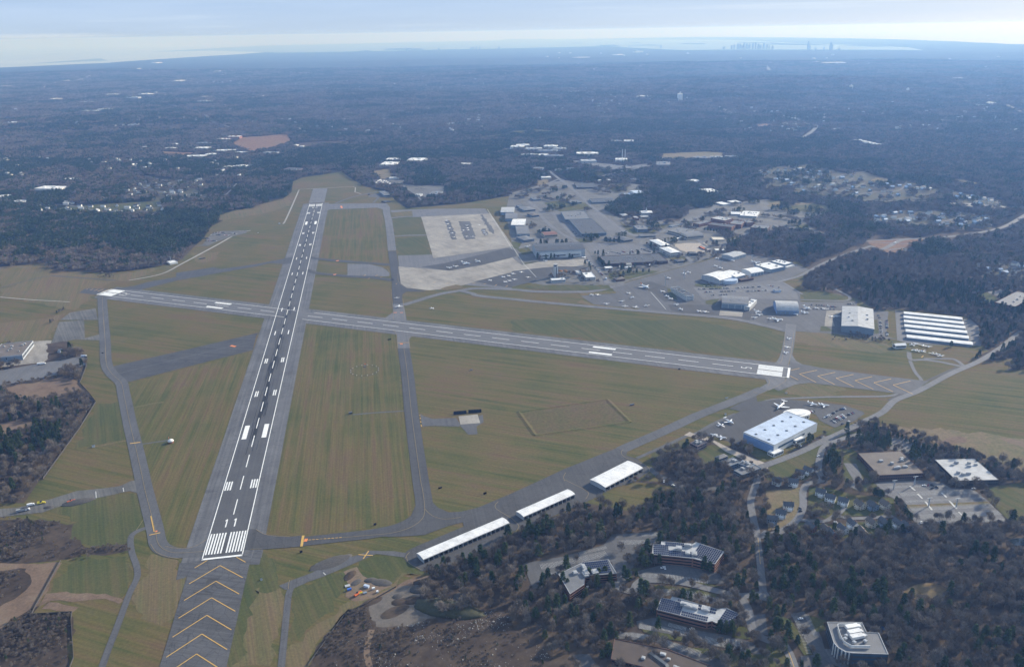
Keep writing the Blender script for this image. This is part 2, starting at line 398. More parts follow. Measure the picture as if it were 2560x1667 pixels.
# sea and islands
def farsheet(name, s, mat, z, kind='structure'):
    P = [G(x, y, z) for x, y in parse(s)]; mb = MB()
    for t in tessellate_polygon([[Vector((p.x, p.y, 0)) for p in P]]): 
        q = [P[k] for k in t]
        if (q[1]-q[0]).cross(q[2]-q[0]).z < 0: q.reverse()
        mb.poly(q)
    o = mb.obj(name, mat); tag(o, kind=kind); return o
farsheet('sea', "N:1300,246 1640,241 2000,233 O:0,226 440,215 520,222 800,235 1000,232 1350,232 1700,233 1915,235 1850,222 1700,214 1350,203 1150,193 1000,186 600,184.5 0,182.5 N:2300,190 1800,200 1200,214 700,242 1000,237", 'sea', 24)
farsheet('sea', "N:150,297 500,283 470,272 300,284", 'sea', 24)
for s in ["O:780,206 900,206 890,201 800,202", "O:1180,208 1500,212 1380,205 1220,202", "O:1520,213 1760,219 1640,212", "O:380,214 520,217 470,208", "O:520,213 700,212 640,208",
          "O:1050,200 1280,203 1200,198 1060,197", "N:1780,233 1960,232 1980,228 1900,224 1800,227", "N:1660,239 1730,238 1700,234", "O:250,202 330,203 320,200", "O:540,200 600,201 590,198"]:
    farsheet('island', s, 'land', 30)

# ------------------------------------------------------------------ airfield surfaces
# leaf litter under the near woods
sheet('forest_floor', [Vector((-1100, -650, 0)), Vector((2000, -650, 0)), Vector((2000, 1600, 0)), Vector((-1100, 1600, 0))], 'litter', .4, clr=False)
sheet('airfield_grass', PG("A:-400,1000 0,1000 430,955 480,1030 1000,1050 1300,1020 1500,985 1640,950 1700,920 1780,830 1900,720 1960,620 2080,560 2080,500 2200,465 2380,450 B:90,400 250,360 330,300 345,200 430,165 800,110 870,165 1000,240 1100,270 1230,300 1300,380 1400,450 1900,410 2380,330 C:60,480 270,1100 900,1160 1900,900 D:280,950 380,1020 330,1100 320,1200 700,1260 830,1290 1000,1400 1250,1390 1850,1460 I:1980,230 2050,290 1960,330 1850,440 2000,390 2270,360 2300,420 2200,470 2380,460 2900,470 2900,1600 2380,1400 1700,1200 1300,1060 990,960 800,965 500,1060 100,1290 -60,1320 H:2150,1180 1950,1160 1780,1120 1500,1150 1290,1330 1390,1500 L:900,0 1400,60 1240,110 980,260 620,190 K:2124,450 1600,670 1430,800 1150,870 860,1040 500,1380 400,1700 380,2300 J:-600,2300 -600,200 200,190 330,0 E:400,1488 740,1000 890,760 740,590 810,420 800,330 580,200 0,250 -400,250"), 'grass5', 1)
sheet('grass_field', PG("E:1035,380 B:-640,1290 B:-1500,1360 E:985,30 1000,250"), 'grass5', 1.3, clr=False)
# fields whose mowing lines run along the long runway
for s in ["F:455,45 1280,135 1320,230 1340,700 1420,1150 1470,1400 K:1320,200 1250,320 1100,380 500,450 90,430",
          "B:630,480 1100,440 1190,480 1225,955 1000,950 540,900", "E:2340,290 2000,1488 J:1740,0 1580,480 1450,540 1370,520 1230,0 E:1340,1488 1180,600"]:
    sheet('mown_field', PG(s), 'grass11', 1.5, clr=False)
for s in ["J:350,200 1140,100 1200,350 1080,520 640,530 620,400 640,350", "J:640,640 1080,640 1110,800 1000,980 400,940", "B:1270,545 1530,535 1570,690 1290,695", "B:1295,730 1590,715 1625,885 1320,895",
          "K:300,900 720,760 760,900 600,1080 290,1350", "E:890,780 1120,760 1180,1100 700,1200", "H:0,0 1700,0 2360,150 2360,370 H:1500,270 0,100", "H:1650,75 1900,85 2380,95 I:40,125 130,150 120,300 60,370 I:0,380 H:2250,350 1700,290 1500,200",
          "K:820,680 1200,620 1390,760 1100,850", "K:-150,560 -260,1550 -60,1550 60,1200 240,930 100,600"]:
    sheet('green_field', PG(s), 'grass_green', 1.6, clr=False)
for s in ["A:0,1000 430,955 480,1040 1080,1070 1500,1000 1200,1130 440,1090 0,1190", "A:440,1080 1060,1130 880,1250 700,1400 0,1270 0,1200", "A:1770,870 2050,855 2000,930 1840,960",
          "B:90,400 250,380 330,330 330,420 60,500 -300,560 -500,560", "I:240,600 450,590 700,630 680,700 300,720 120,680", "I:240,110 640,120 1100,200 1120,300 640,270 240,200", "J:1240,620 1490,690 1560,830 1500,1080 1330,1200 1080,1060 1150,850",
          "B:540,600 620,600 560,880 530,870", "K:0,900 250,930 210,1200 130,1550 -160,1550 -60,1200", "K:250,1400 640,1080 900,920 1120,860 1350,780 860,1040 500,1380 400,1550 230,1560", "D:330,1190 700,1260 640,1300 340,1290"]:
    sheet('dry_field', PG(s), 'grass_dry', 1.8, clr=False)
sheet('dry_field', PG('H:75,858 870,745 1080,945 220,1060'), 'patch_mat', 1.8, clr=False)
# scrub, marsh and bare ground at the left and the bottom
sheet('scrub', PG("J:-600,300 80,320 330,340 640,350 620,480 700,550 1060,520 1080,600 780,610 500,660 -600,720"), 'scrub_mat', 2)
sheet('dirt_track', PG("J:-600,700 440,680 500,690 380,920 290,1060 0,1240 -600,1600"), 'dirt_mat', 2.2)
sheet('scrub', PG("J:-600,740 230,750 280,800 230,900 150,960 0,1030 -600,1250"), 'scrub_mat', 2.6)
sheet('scrub', PG("J:-600,1700 0,1230 140,1130 290,1060 260,1120 590,1100 610,1480 540,1600 400,2300 -600,2300"), 'scrub_mat', 2.6)
sheet('dirt_track', PG("J:380,930 870,945 1040,1000 1000,1030 860,980 420,1010 340,1080 600,1090 640,1040 400,1020 300,1060"), 'dirt_mat', 2.3, clr=False)
sheet('scrub', PG("K:740,1100 900,1040 1000,1060 1000,1180 1450,1160 1780,1090 2124,1040 2124,1250 L:300,1120 250,1400 500,1550 500,2000 K:300,2300 420,1550 600,1280"), 'scrub_mat', 2)
sheet('gravel_lot', PG("K:930,1020 1200,880 1330,880 1380,1000 1500,1080 1480,1140 1300,1200 1000,1220 940,1150"), 'lot_mat', 2.5)
sheet('dirt_track', PG("K:1060,920 1420,780 1450,800 1380,870 1200,920 1100,980 900,1040 870,1030"), 'dirt_mat', 2.4)
sheet('dirt_lot', PG("K:720,760 850,720 930,790 1100,880 960,960 820,1000 760,960"), 'dirt_mat', 2.4)
ribbon('dirt_track', PG("K:960,1240 930,1350 920,1450 960,1600"), 6, 'dirt_mat', 2.8)
sheet('brown_field', PG("I:960,980 1300,1000 1700,1030 2380,1100 2900,1200 2900,1700 2380,1400 1700,1200 1300,1060"), 'grass_tan', 2, clr=False)
sheet('bare_spot', PG("I:1650,1180 1560,1140 1780,1075 1850,1095 1830,1130 1750,1140"), 'dirt_mat', 2.5, clr=False)
sheet('bare_spot', PG("I:1220,1060 1280,1010 1300,1040 1260,1075"), 'dirt_mat', 2.5, clr=False)
sheet('bare_spot', PG("I:2140,1095 2300,1110 2560,1200 2500,1240 2200,1120"), 'dirt_mat', 2.5, clr=False)

# runways
sheet('runway_shoulder', [R11(-45.2, -8), R11(45.2, -8), R11(45.2, 2145), R11(-45.2, 2145)], 'asph_shoulder', 3)
sheet('runway_shoulder', [R5(-42, 20), R5(42, -20), R5(42, 1560), R5(-42, 1545)], 'asph_shoulder', 3.4)
sheet('blast_pad', [R11(-30.5, -330), R11(30.5, -330), R11(33, 0), R11(-34, 0)], 'asph_old', 3.8)
sheet('blast_pad', [R5(-33, 0), R5(-33, -140), R5(-33, -185), R5(36, -222), R5(40, -60), R5(52, 0)], 'asph_mid', 3.7)
sheet('blast_pad', [R5(-22, 1556), R5(24, 1556), R5(10, 1625), R5(-24, 1610)], 'asph_dark', 3.7)
sheet('arrestor_bed', [R11(-27, 2152), R11(28.5, 2152), R11(28.5, 2440), R11(-27, 2450)], 'asph_light', 3.8)
sheet('runway', [R5(-22.9, 0), R5(22.9, 0), R5(22.9, 1557), R5(-22.9, 1557)], 'asph_r5', 5)
sheet('runway', [R11(-22.9, 0), R11(22.9, 0), R11(22.9, 2138), R11(-22.9, 2138)], 'asph_r11', 5.6)
ribbon('taxiway', PG('B:1285,712 1400,703 1590,700'), 13, 'asph_light', 4.5, False); ribbon('taxiway', PG('B:1260,540 1400,528 1545,525'), 12, 'asph_light', 4.55, False)
mk = Marks()
for v0, v1, w_ in ((300, 760, 5.5), (760, 1300, 3.2), (1300, 1900, 4.6)): mk.quad(R11, -w_/2, v0, w_/2, v1, 6.1)
sk = random.Random(6)
for k in range(90):
    v0 = sk.choice([sk.uniform(240, 620), sk.uniform(300, 900), sk.uniform(1480, 1880)]); u0 = sk.choice([-1, 1])*sk.uniform(2.2, 8); w_ = sk.uniform(.3, .9); z = Vector((0, 0, 6.1*LU+.104+k*.001)); ln = sk.uniform(15, 90); du = sk.uniform(-.5, .5)
    mk.mb.poly([R11(u0, v0)+z, R11(u0+w_, v0)+z, R11(u0+w_+du, v0+ln)+z, R11(u0+du, v0+ln)+z])
mk.done('tyre_rubber', 'rubber')
W = Marks(); LY = 6.8
for rw, Ln in ((R11, 2138), (R5, 1557)):
    ly = LY if rw is R11 else 6.2
    segs = ((0, Ln),) if rw is R11 else ((0, 985), (1032, Ln))
    for a, b_ in segs:
        for s_ in (-1, 1): W.quad(rw, s_*22.4-.6, a, s_*22.4+.6, b_, ly)
    v = 92 if rw is R11 else 96
    while v < Ln-95:
        if rw is R11 or not (960 < v < 1050): W.quad(rw, -.65, v, .65, v+36.6, ly)
        v += 61
    def both(u0, v0, u1, v1):
        for uu in ((u0, u1), (-u1, -u0)):
            W.quad(rw, uu[0], v0, uu[1], v1, ly); W.quad(rw, uu[0], Ln-v1, uu[1], Ln-v0, ly)
    if rw is R11:
        both(11, 302, 18, 348)
        for v0, n in ((154, 3), (457, 2), (607, 2), (760, 1), (912, 1)):
            for q in range(n): both(12.2+q*3.3, v0, 14.1+q*3.3, v0+23)
        for q in range(6): both(2.3+q*3.35, 9, 4.1+q*3.35, 52)
    else:
        both(11, 314, 18, 358)
for q in range(7):
    for sg in (-1, 1):
        u = sg*(1.6+q*3.0); W.quad(R5, min(u, u+sg*2.4), 12, max(u, u+sg*2.4), 54, 6.2)
        W.quad(R5, min(u, u+sg*2.9), 1557-44, max(u, u+sg*2.9), 1557-6, 6.2)
W.quad(R11, -23, -1, 23, 2.2, LY); W.quad(R5, -22.9, 0, 22.9, 4, 6.4); W.quad(R5, -22.9, 1554, 22.9, 1557.5, 6.4)
# numerals: strokes in a 0..1 x 0..1 cell
GL = {'1': [((.5, 0), (.5, 1)), ((.5, .97), (.18, .8))], '5': [((.9, .93), (.1, .93)), ((.14, .93), (.14, .5)), ((.1, .52), (.88, .52)), ((.86, .52), (.86, .07)), ((.9, .07), (.1, .07))],
      '2': [((.1, .93), (.9, .93)), ((.86, .93), (.86, .52)), ((.9, .5), (.1, .5)), ((.14, .5), (.14, .07)), ((.1, .07), (.9, .07))],
      '3': [((.1, .93), (.9, .93)), ((.86, .96), (.86, .04)), ((.3, .5), (.9, .5)), ((.1, .07), (.9, .07))],
      '9': [((.9, .5), (.1, .5)), ((.14, .5), (.14, .96)), ((.1, .93), (.9, .93)), ((.86, .96), (.86, .04)), ((.9, .07), (.2, .07))]}
def numeral(f, ch, u0, v0, w_, h, ly):
    for (a, b_) in GL[ch]: W.line(f, (u0+a[0]*w_, v0+a[1]*h), (u0+b_[0]*w_, v0+b_[1]*h), 1.5, ly)
numeral(R11, '1', -8.8, 64, 6, 18, LY); numeral(R11, '1', 1.8, 64, 6, 18, LY)
F29 = lambda u, v: R11(-u, 2138-v)
numeral(F29, '2', -8.5, 64, 6, 18, LY); numeral(F29, '9', 2.5, 64, 6, 18, LY)
numeral(R5, '5', -3.2, 64, 6.4, 19, 6.2)
F23 = lambda u, v: R5(-u, 1557-v)
numeral(F23, '2', -8.5, 52, 6.5, 22, 6.2); numeral(F23, '3', 2, 52, 6.5, 22, 6.2)
W.done('runway_markings', 'white_paint')
Y = Marks()
for k in range(9):
    v = -14.8-28.8*k
    for s_ in (-1, 1):
        if k == 0: pass
        Y.line(R11, (0, v), (s_*28.5, v-28), 1.0, 4.6)
for s_ in (-1, 1): Y.line(R11, (s_*16, -1.5), (s_*28, -14), 1.0, 4.6)
for k in range(6):
    v = -16-29.8*k
    for s_ in (-1, 1): Y.line(R5, (1, v), (s_*28, v-28), 1.1, 4.6)
for s_ in (-1, 1): Y.line(R5, (s_*14, -1.5), (s_*27, -15), 1.1, 4.6)
for k in range(5): Y.line(R5, (-3+k*1, 1562+k*13), (20-k*3.6, 1562+k*13), 1.8, 4.6)
Y.done('chevron_markings', 'yellow_paint')
Y = Marks()
for k in range(18):
    v = 2165+k*15.5
    for s_ in (-1, 1): Y.line(R11, (0, v), (s_*27, v+10), 2.2, 4.6)
Y.done('chevron_markings', 'faint_paint')

# taxiways
tw_left = PG("A:950,1262 E:962,0 978,200 988,400 1040,500 1125,580 1150,680 1205,950 1265,1200 1315,1420 J:1205,90 1285,400 1310,520 1370,580 1480,605 1720,590")
ribbon('taxiway', tw_left, 20, 'asph_mid', 4)
tw_mid = PG("F:1355,60 1372,260 1408,500 1445,860 1490,1200 1530,1488")
ribbon('taxiway', PG("F:1372,265 1408,500 1445,860 1490,1200 1530,1488 K:1390,150 1400,240"), 22, 'asph_dark', 4)
sheet('taxiway', PG("F:1270,95 1310,140 1320,265 1433,262 1425,180 1450,150 1550,130 1400,60"), 'asph_light', 3.9)
ribbon('taxiway', PG("F:1360,10 B:1330,1488 1318,1330"), 24, 'asph_light', 4.1, False)
sheet('taxiway', PG("B:1100,1488 1200,1470 1270,1420 1285,1330 1370,1330 1385,1400 1400,1488 F:1450,40 1300,0 1100,0"), 'asph_light', 3.8)
ribbon('taxiway', PG("B:1320,1340 1312,1250 1300,1080 1272,900 1265,850"), 22, 'asph_vdark', 4.3)
ribbon('taxiway', PG("B:1265,845 1250,700 1232,560 1210,480"), 23, 'asph_light', 4.3, False)
sheet('taxiway', PG("B:610,412 1000,405 1215,405 1245,440 1250,500 1190,500 1180,460 1130,445 700,462 615,480"), 'asph_light', 4)
ribbon('taxiway', PG("K:-60,520 200,525 400,508 700,475 1000,440 1200,390 1330,320 1385,250 1390,180"), 19, 'asph_dark', 4.2)
sheet('taxiway', PG("K:-120,400 0,410 70,450 280,470 400,460 400,550 60,575 -120,580"), 'asph_dark', 4.1)
sheet('taxiway', PG("K:1000,405 1160,370 1280,310 1320,220 1470,190 1510,230 1600,268 1700,262 1840,230 2124,110 H:500,1380 1000,1180 1080,1200 1060,1260 1160,1290 1270,1370 1270,1410 1150,1500 L:860,60 600,190 250,340 0,430 K:1900,570 1700,680 1430,750 1370,755 1250,680 1225,640 1250,590 1340,545 1500,480 1725,385 1715,350 1600,380 1400,455 1200,470 1000,470"), 'asph_dark', 4)
ribbon('taxiway', PG("H:1010,1210 1400,1040 1700,900 2000,780 2200,700 2330,640"), 19, 'asph_mid', 4.3)
sheet('taxiway', PG("H:2240,665 2290,690 2380,650 I:0,660 100,620 160,560 160,530 -120,500 H:2270,505 2350,540 2375,590"), 'asph_light', 4.2)
ribbon('taxiway', PG("I:215,40 195,200 170,320 130,400 60,440 -20,450"), 20, 'asph_light', 4.2)
sheet('runway_shoulder', PG("I:210,300 260,380 400,460 460,480 420,580 260,600 100,660 60,640 200,520"), 'asph_shoulder', 3.2)
sheet('taxiway', PG("E:1035,435 1500,330 2000,215 2380,125 F:30,120 0,150 E:2350,280 1800,420 1185,580 1130,520 1080,480"), 'asph_worn', 3.7)
ribbon('taxiway_strip', PG("E:1100,500 1500,400 2000,280 2330,205"), 3, 'asph_mid', 4.5, False)
sheet('taxiway', PG("J:640,90 350,180 140,230 -200,250 -200,330 60,300 350,270 520,210 800,150 1080,90 1150,110 1135,0 1080,10 1000,50 850,70"), 'pave_mix', 3.6)
sheet('taxiway', PG("A:1080,1200 1250,1170 1400,1130 1640,1090 1640,1050 1980,1000 2060,1015 2380,970 B:250,920 340,900 330,960 270,970 130,960 0,990 A:1650,1120 1300,1210"), 'asph_dark', 3.6)
for s in ["B:510,860 600,910 1230,965 1240,1130 1200,1110 870,1085 630,1070 480,1020 500,960 560,950 850,960 845,1065 590,1030 560,950 530,930"]:
    pass
ribbon('taxiway', PG("B:490,905 620,925 850,945 1100,965 1260,975"), 18, 'asph_vdark', 4.2)
ribbon('taxiway', PG("B:470,1020 560,1050 740,1070 900,1085 1100,1095 1270,1120"), 18, 'asph_vdark', 4.2)
sheet('run_up_pad', PG("B:850,965 1050,970 1180,1000 1240,1050 1240,1080 1200,1085 850,1075"), 'asph_light', 4.5)
sheet('taxiway', PG("B:1335,1100 1380,1180 1580,1225 1400,1225 1365,1250 1330,1300 1310,1100"), 'asph_vdark', 4.4)
ribbon('taxiway', PG("B:1370,1350 1500,1310 1700,1250 1900,1215 2050,1195 2380,1205 C:250,1225 700,1225 900,1190 1050,1150"), 16, 'asph_light', 4.4)
ribbon('taxiway', PG("B:1900,1215 2000,1240 2080,1265 2380,1295 C:300,1325 800,1370 1400,1420 2000,1470 I:0,60 130,95"), 15, 'asph_light', 4.4)
sheet('apron', PG("B:1250,468 1660,455 2130,452 2380,800 C:0,790 100,980 280,1100 200,1130 0,1180 B:2380,1200 1900,1160 1580,1215 1380,1180 1330,1000 1320,890 1640,880 1540,530 1460,535 1450,475 1260,490"), 'asph_light', 3)
sheet('concrete_apron', PG("B:1535,530 2180,500 2380,790 C:10,800 B:2340,815 1650,915"), 'concrete', 4.6)
sheet('concrete_apron', PG("B:1325,992 1800,1032 2100,980 2380,910 C:90,980 290,940 450,935 690,920 720,950 640,995 430,990 210,1010 0,1035 B:2380,1045 2050,1130 1930,1165 1700,1205 1600,1215 1400,1190 1345,1150"), 'concrete', 4.6)
sheet('apron', PG("B:1540,995 1760,960 2100,880 2330,820 2380,830 C:30,850 40,900 0,905 B:2380,910 2100,975 1800,1032"), 'asph_vdark', 4.9)
sheet('apron', PG("B:2040,1130 2380,1045 C:0,1035 210,1010 430,995 640,990 720,1010 620,1060 250,1110 130,1150 0,1175 B:2380,1190 2200,1165"), 'asph_vdark', 4.9)
for s in ["B:1750,560 1800,565 1870,735 1820,745", "B:1880,570 1990,575 2050,735 1940,745", "B:2095,640 2130,640 2160,700 2120,705", "B:2080,510 2110,510 2230,690 2190,690"]:
    sheet('apron_stain', PG(s), 'asph_mid', 4.9, clr=False)
sheet('apron', PG("C:640,1265 960,1235 930,1190 1100,1130 1900,910 1960,860 2180,870 2380,905 D:60,910 270,970 380,1020 150,1120 130,1150 300,1240 300,1320 690,1320 830,1310 830,1360 1000,1400 1120,1410 I:1100,150 1200,180 1000,175 640,130 240,105 130,110 0,55 C:1900,1445 1450,1410 1100,1395 760,1345"), 'asph_mid', 3)
sheet('apron', PG("C:1450,1345 1900,1350 1940,1290 2240,1395 2210,1488 I:-160,5 C:1640,1430 1480,1400"), 'asph_vdark', 3.8)
sheet('apron', PG("C:1170,1150 1290,1130 1520,1210 1510,1320 1420,1320 1310,1230"), 'asph_vdark', 3.7)
sheet('concrete_pad', PG("C:1935,1395 2148,1415 2140,1460 1925,1445"), 'concrete', 4.6)
sheet('concrete_pad', PG("D:545,1400 620,1400 690,1405 600,1480 I:620,60 525,60 530,0"), 'concrete', 4.6)
sheet('lawn', PG("C:140,1170 620,1165 900,1165 920,1200 620,1215 300,1210 130,1190"), 'grass_green', 5)
sheet('lawn', PG("C:620,1240 960,1222 970,1240 640,1265"), 'grass_dry', 5)
sheet('lawn', PG("C:640,1300 760,1345 1180,1385 1170,1392 850,1380 600,1330"), 'grass_dry', 4.2)
sheet('lawn', PG("D:320,1230 500,1220 720,1270 640,1300 340,1300"), 'grass_green', 4.2)
sheet('lawn', PG("B:1690,1215 1750,1185 1860,1160 1930,1175 1900,1195 1780,1212"), 'grass_dry', 5.0)
sheet('lawn', PG("B:1260,490 1450,477 1460,525 1300,530 1262,520"), 'grass_dry', 4.4)
sheet('lawn', PG("I:490,60 540,60 610,105 485,105"), 'grass_green', 4.2); sheet('lawn', PG("I:980,0 1015,0 1030,125 985,130"), 'grass_green', 4.2)
sheet('apron', PG("I:1180,-90 1890,0 1960,60 1980,240 1800,240 1500,230 1280,215 1200,190"), 'asph_light', 2.6)
# engine run-up pad with its blast fence, wind sensors tracks
sheet('concrete_pad', PG("F:1883,895 2060,878 2085,958 1900,972"), 'concrete', 4)
sheet('run_up_pad', PG("F:1525,870 1560,895 1640,920 1860,910 1900,972 1890,990 1620,985 1545,990"), 'asph_mid', 3.4, clr=False)
sheet('run_up_pad', PG("F:2050,990 2060,1060 1975,1066 1900,985 1890,960 2110,880 2115,950"), 'asph_mid', 3.2, clr=False)
ribbon('service_track', PG("F:900,880 1100,862 1380,845"), 4, 'asph_mid', 3, False); ribbon('service_track', PG("E:1310,1155 1550,1120 1600,1110"), 3.5, 'asph_mid', 3, False)
ribbon('service_track', PG("E:860,1180 950,1165 1195,1115"), 5, 'grass_dry', 3, False); ribbon('service_track', PG("E:1240,815 1450,770 1520,765"), 5, 'grass_dry', 3, False)
ribbon('service_road', PG("B:400,280 330,440 270,570 250,595"), 5, 'road_pale', 3); ribbon('service_road', PG("B:400,275 650,262 900,250 925,258 920,300 980,318"), 4, 'road_pale', 3, False)
ribbon('service_road', PG("B:740,405 900,345 1130,295"), 9, 'asph_mid', 3); ribbon('service_road', PG("B:1090,400 1140,350"), 8, 'asph_mid', 3, False)
sheet('apron', PG("B:1040,330 1230,290 1250,340 1120,350 1050,345"), 'asph_mid', 2.6)
ribbon('service_road', PG("J:1215,395 1130,430 1085,480 1095,600 1130,700 1140,800 1080,930 1030,1060 960,1250 900,1400 830,1600"), 7, 'asph_mid', 3)
ribbon('service_road', PG("K:290,900 270,960 250,1150 225,1400 205,1600"), 7, 'asph_mid', 3.2)
sheet('service_road', PG("K:190,875 300,830 460,770 600,690 850,620 940,585 1160,590 1245,605 1225,640 1000,612 900,655 560,800 420,850 300,905 240,910"), 'asph_mid', 3)
sheet('service_road', PG("K:450,760 500,690 600,650 700,660 640,690"), 'asph_old', 3.3)
sheet('pavement', PG("J:1490,690 1600,680 1620,760 1560,800 1460,830"), 'asph_old', 3.3); sheet('pavement', PG("K:-10,580 50,585 30,700 -60,700"), 'asph_old', 3.3)
ribbon('service_road', PG("I:1320,380 1365,480 1425,560 1400,620 1200,690 1050,710 600,715 100,735 -60,770 H:2200,850"), 6, 'asph_light', 3.1)
ribbon('service_road', PG("I:1310,300 1330,370 1440,370 1600,390 1830,440"), 8, 'asph_light', 3.1)
ribbon('service_road', PG("I:1830,440 1760,380 1680,360 1450,360"), 7, 'asph_light', 3.1)
ribbon('perimeter_road', PG("A:2330,655 2200,690 2000,800 1700,960 1500,1060 1200,1120 "), 6, 'road_pale', 2.6)
ribbon('ditch', PG("A:0,1190 220,1130 440,1080"), 5, 'mound', 2.5); ribbon('ditch', PG("A:470,1075 800,1100 1070,1120"), 7, 'mound', 2.5)
ribbon('service_track', PG("A:0,1275 300,1300 650,1320"), 4, 'road_pale', 2.6)
ribbon('ditch', PG("I:1120,750 1430,590 1650,490 1760,440"), 6, 'mound', 3.2)
# left-hand compound
sheet('concrete_apron', PG("E:480,210 550,20 780,0 790,170 920,135 930,190 700,180 480,230"), 'pave_mix', 3.2)
sheet('concrete_apron', PG("A:650,1420 890,1380 910,1488 E:560,0 A:560,1488"), 'pave_mix', 3.2)
sheet('concrete_apron', PG("E:280,200 480,190 440,390 0,440 0,380 250,340"), 'concrete', 3.4)
sheet('dirt_lot', PG("E:450,215 640,205 640,300 580,300 570,380 440,390"), 'scrub_mat', 3.5)
sheet('car_park', PG("E:-300,480 0,470 800,330 805,420 550,480 540,510 60,600 -300,640"), 'asph_light', 3.2)
sheet('scrub', PG("E:50,620 560,540 760,580 880,740 700,650 500,720 300,740 100,680"), 'dirt_mat', 2.4); sheet('clearing', PG("E:-100,965 350,935 370,970 250,1030 100,1080 -100,1060"), 'dirt_mat', 2.4)
sheet('meadow', PG("E:-300,60 480,-20 600,-60 540,20 450,200 0,210 -300,220"), 'grass_dry', 2.6, clr=False)
sheet('storage_lot', PG("A:1880,790 1960,690 2050,665 2300,655 2290,680 2130,720 1990,770 1940,800 1810,800"), 'pave_mix', 3)
# shoulders' worn edge lines
Y = Marks()
def pline(s, w_, ly=5.2, smooth=True, world=None):
    P = world or [Vector((p.x, p.y, 0)) for p in PG(s)]
    if smooth: P = smoothline(P)
    for a, b_ in zip(P, P[1:]):
        if (b_-a).length > .05: Y.line(None, a, b_, w_, ly)
pline('', .5, 5.2, True, [Vector((p.x, p.y, 0)) for p in tw_left])
for s in ["F:1375,265 1408,500 1445,860 1490,1200 1530,1488 K:1385,100 1400,240 1380,320 1290,390 1130,440 900,462 700,480 430,498", "K:1400,240 1460,295 1560,325 1700,310", "K:0,410 70,450 180,468 280,470", "K:-50,575 50,572", "K:1240,650 1255,620 1275,600", "K:1250,640 1270,690 1370,745",
          "K:2010,180 1985,210 2000,245 2124,320", "L:0,320 50,370 55,395 30,430", "L:440,0 600,80 635,115 610,160", "H:1035,1205 1015,1230 1030,1260 1080,1290 1240,1350 1280,1400 1250,1430", "J:1250,530 1300,600 1400,640 1500,655", "J:1370,550 1500,570 1620,550 1720,490",
          "F:1280,100 1305,140 1318,265", "F:1433,262 1422,190 1445,155 1560,128", "I:240,120 215,300 185,440", "I:160,110 130,370 60,410 0,415", "I:0,545 15,580 0,610", "I:165,545 150,580 0,660", "H:500,1420 480,1460 490,1500",
          "B:1280,1488 1270,1350 1255,1200", "B:1385,1488 1365,1290", "B:1325,1000 1345,1160 1600,1215", "B:1050,970 1200,1000 1245,1050 1240,1080", "E:965,0 978,200 988,400", "K:280,830 270,870 268,905",
          "J:1130,420 1190,330", "B:520,890 560,910 620,920", "B:490,1010 560,1045 730,1065", "H:2240,665 2300,690 2380,655"]:
    pline(s, .55)
Y.done('taxiway_lines', 'yellow_faint')
Y = Marks(); pline("K:392,462 378,552", 3.0, 5.4, False); pline("J:1240,458 1330,438", 1.6, 5.4, False); pline("E:1210,1150 1305,1138", 2.4, 5.4, False)
for k in range(9): pline("K:%d,%d %d,%d" % (435+k*32, 499-k*2.4, 455+k*32, 497.5-k*2.4), 1, 5.4, False)
for s in ["F:1523,885 1525,892", "F:1527,910 1529,922", "F:1531,943 1533,955", "F:1535,975 1539,992", "B:1460,1170 1475,1166", "K:850,620 970,628", "K:935,590 890,655", "F:1318,214 1425,212", "I:1425,350 1445,335", "B:1300,1155 1310,1150", "B:1640,1143 1670,1138", "B:1760,1152 1790,1148", "B:2010,1150 2040,1146", "B:2120,1155 2140,1150",
          "B:1000,1080 1020,1070", "B:1110,1082 1130,1072", "B:1040,1108 1060,1100", "B:1150,1096 1175,1090", "B:2220,1172 2240,1160", "B:2320,1182 2340,1170", "J:1252,300 1280,430"]: pline(s, 1.3, 5.4, False)
Y.done('holding_markings', 'yellow_paint')
Y = Marks(); pline("K:400,500 428,500", 6, 5.6, False); pline("J:1290,425 1305,428", 3, 5.6, False); pline("F:1340,225 1365,224", 5, 5.6, False); pline("B:745,942 770,936", 6, 5.6, False); pline("B:720,1070 745,1064", 6, 5.6, False); pline("E:2145,240 2190,250", 6, 5.6, False)
pline("B:1280,1422 1310,1420", 3, 5.6, False); pline("B:1340,1422 1365,1420", 3, 5.6, False); pline("B:790,430 800,450", 6, 5.6, False)
Y.done('red_hold_markings', 'orange_paint')
Y = Marks()
for s in ["J:795,95 800,150", "J:1022,65 1028,98", "K:558,768 578,788", "C:0,800 110,970 225,1090", "B:2150,460 2380,830", "C:1290,1230 1430,1390"]: pline(s, 1.2, 5.5, False)
Y.done('white_lines', 'worn_paint')

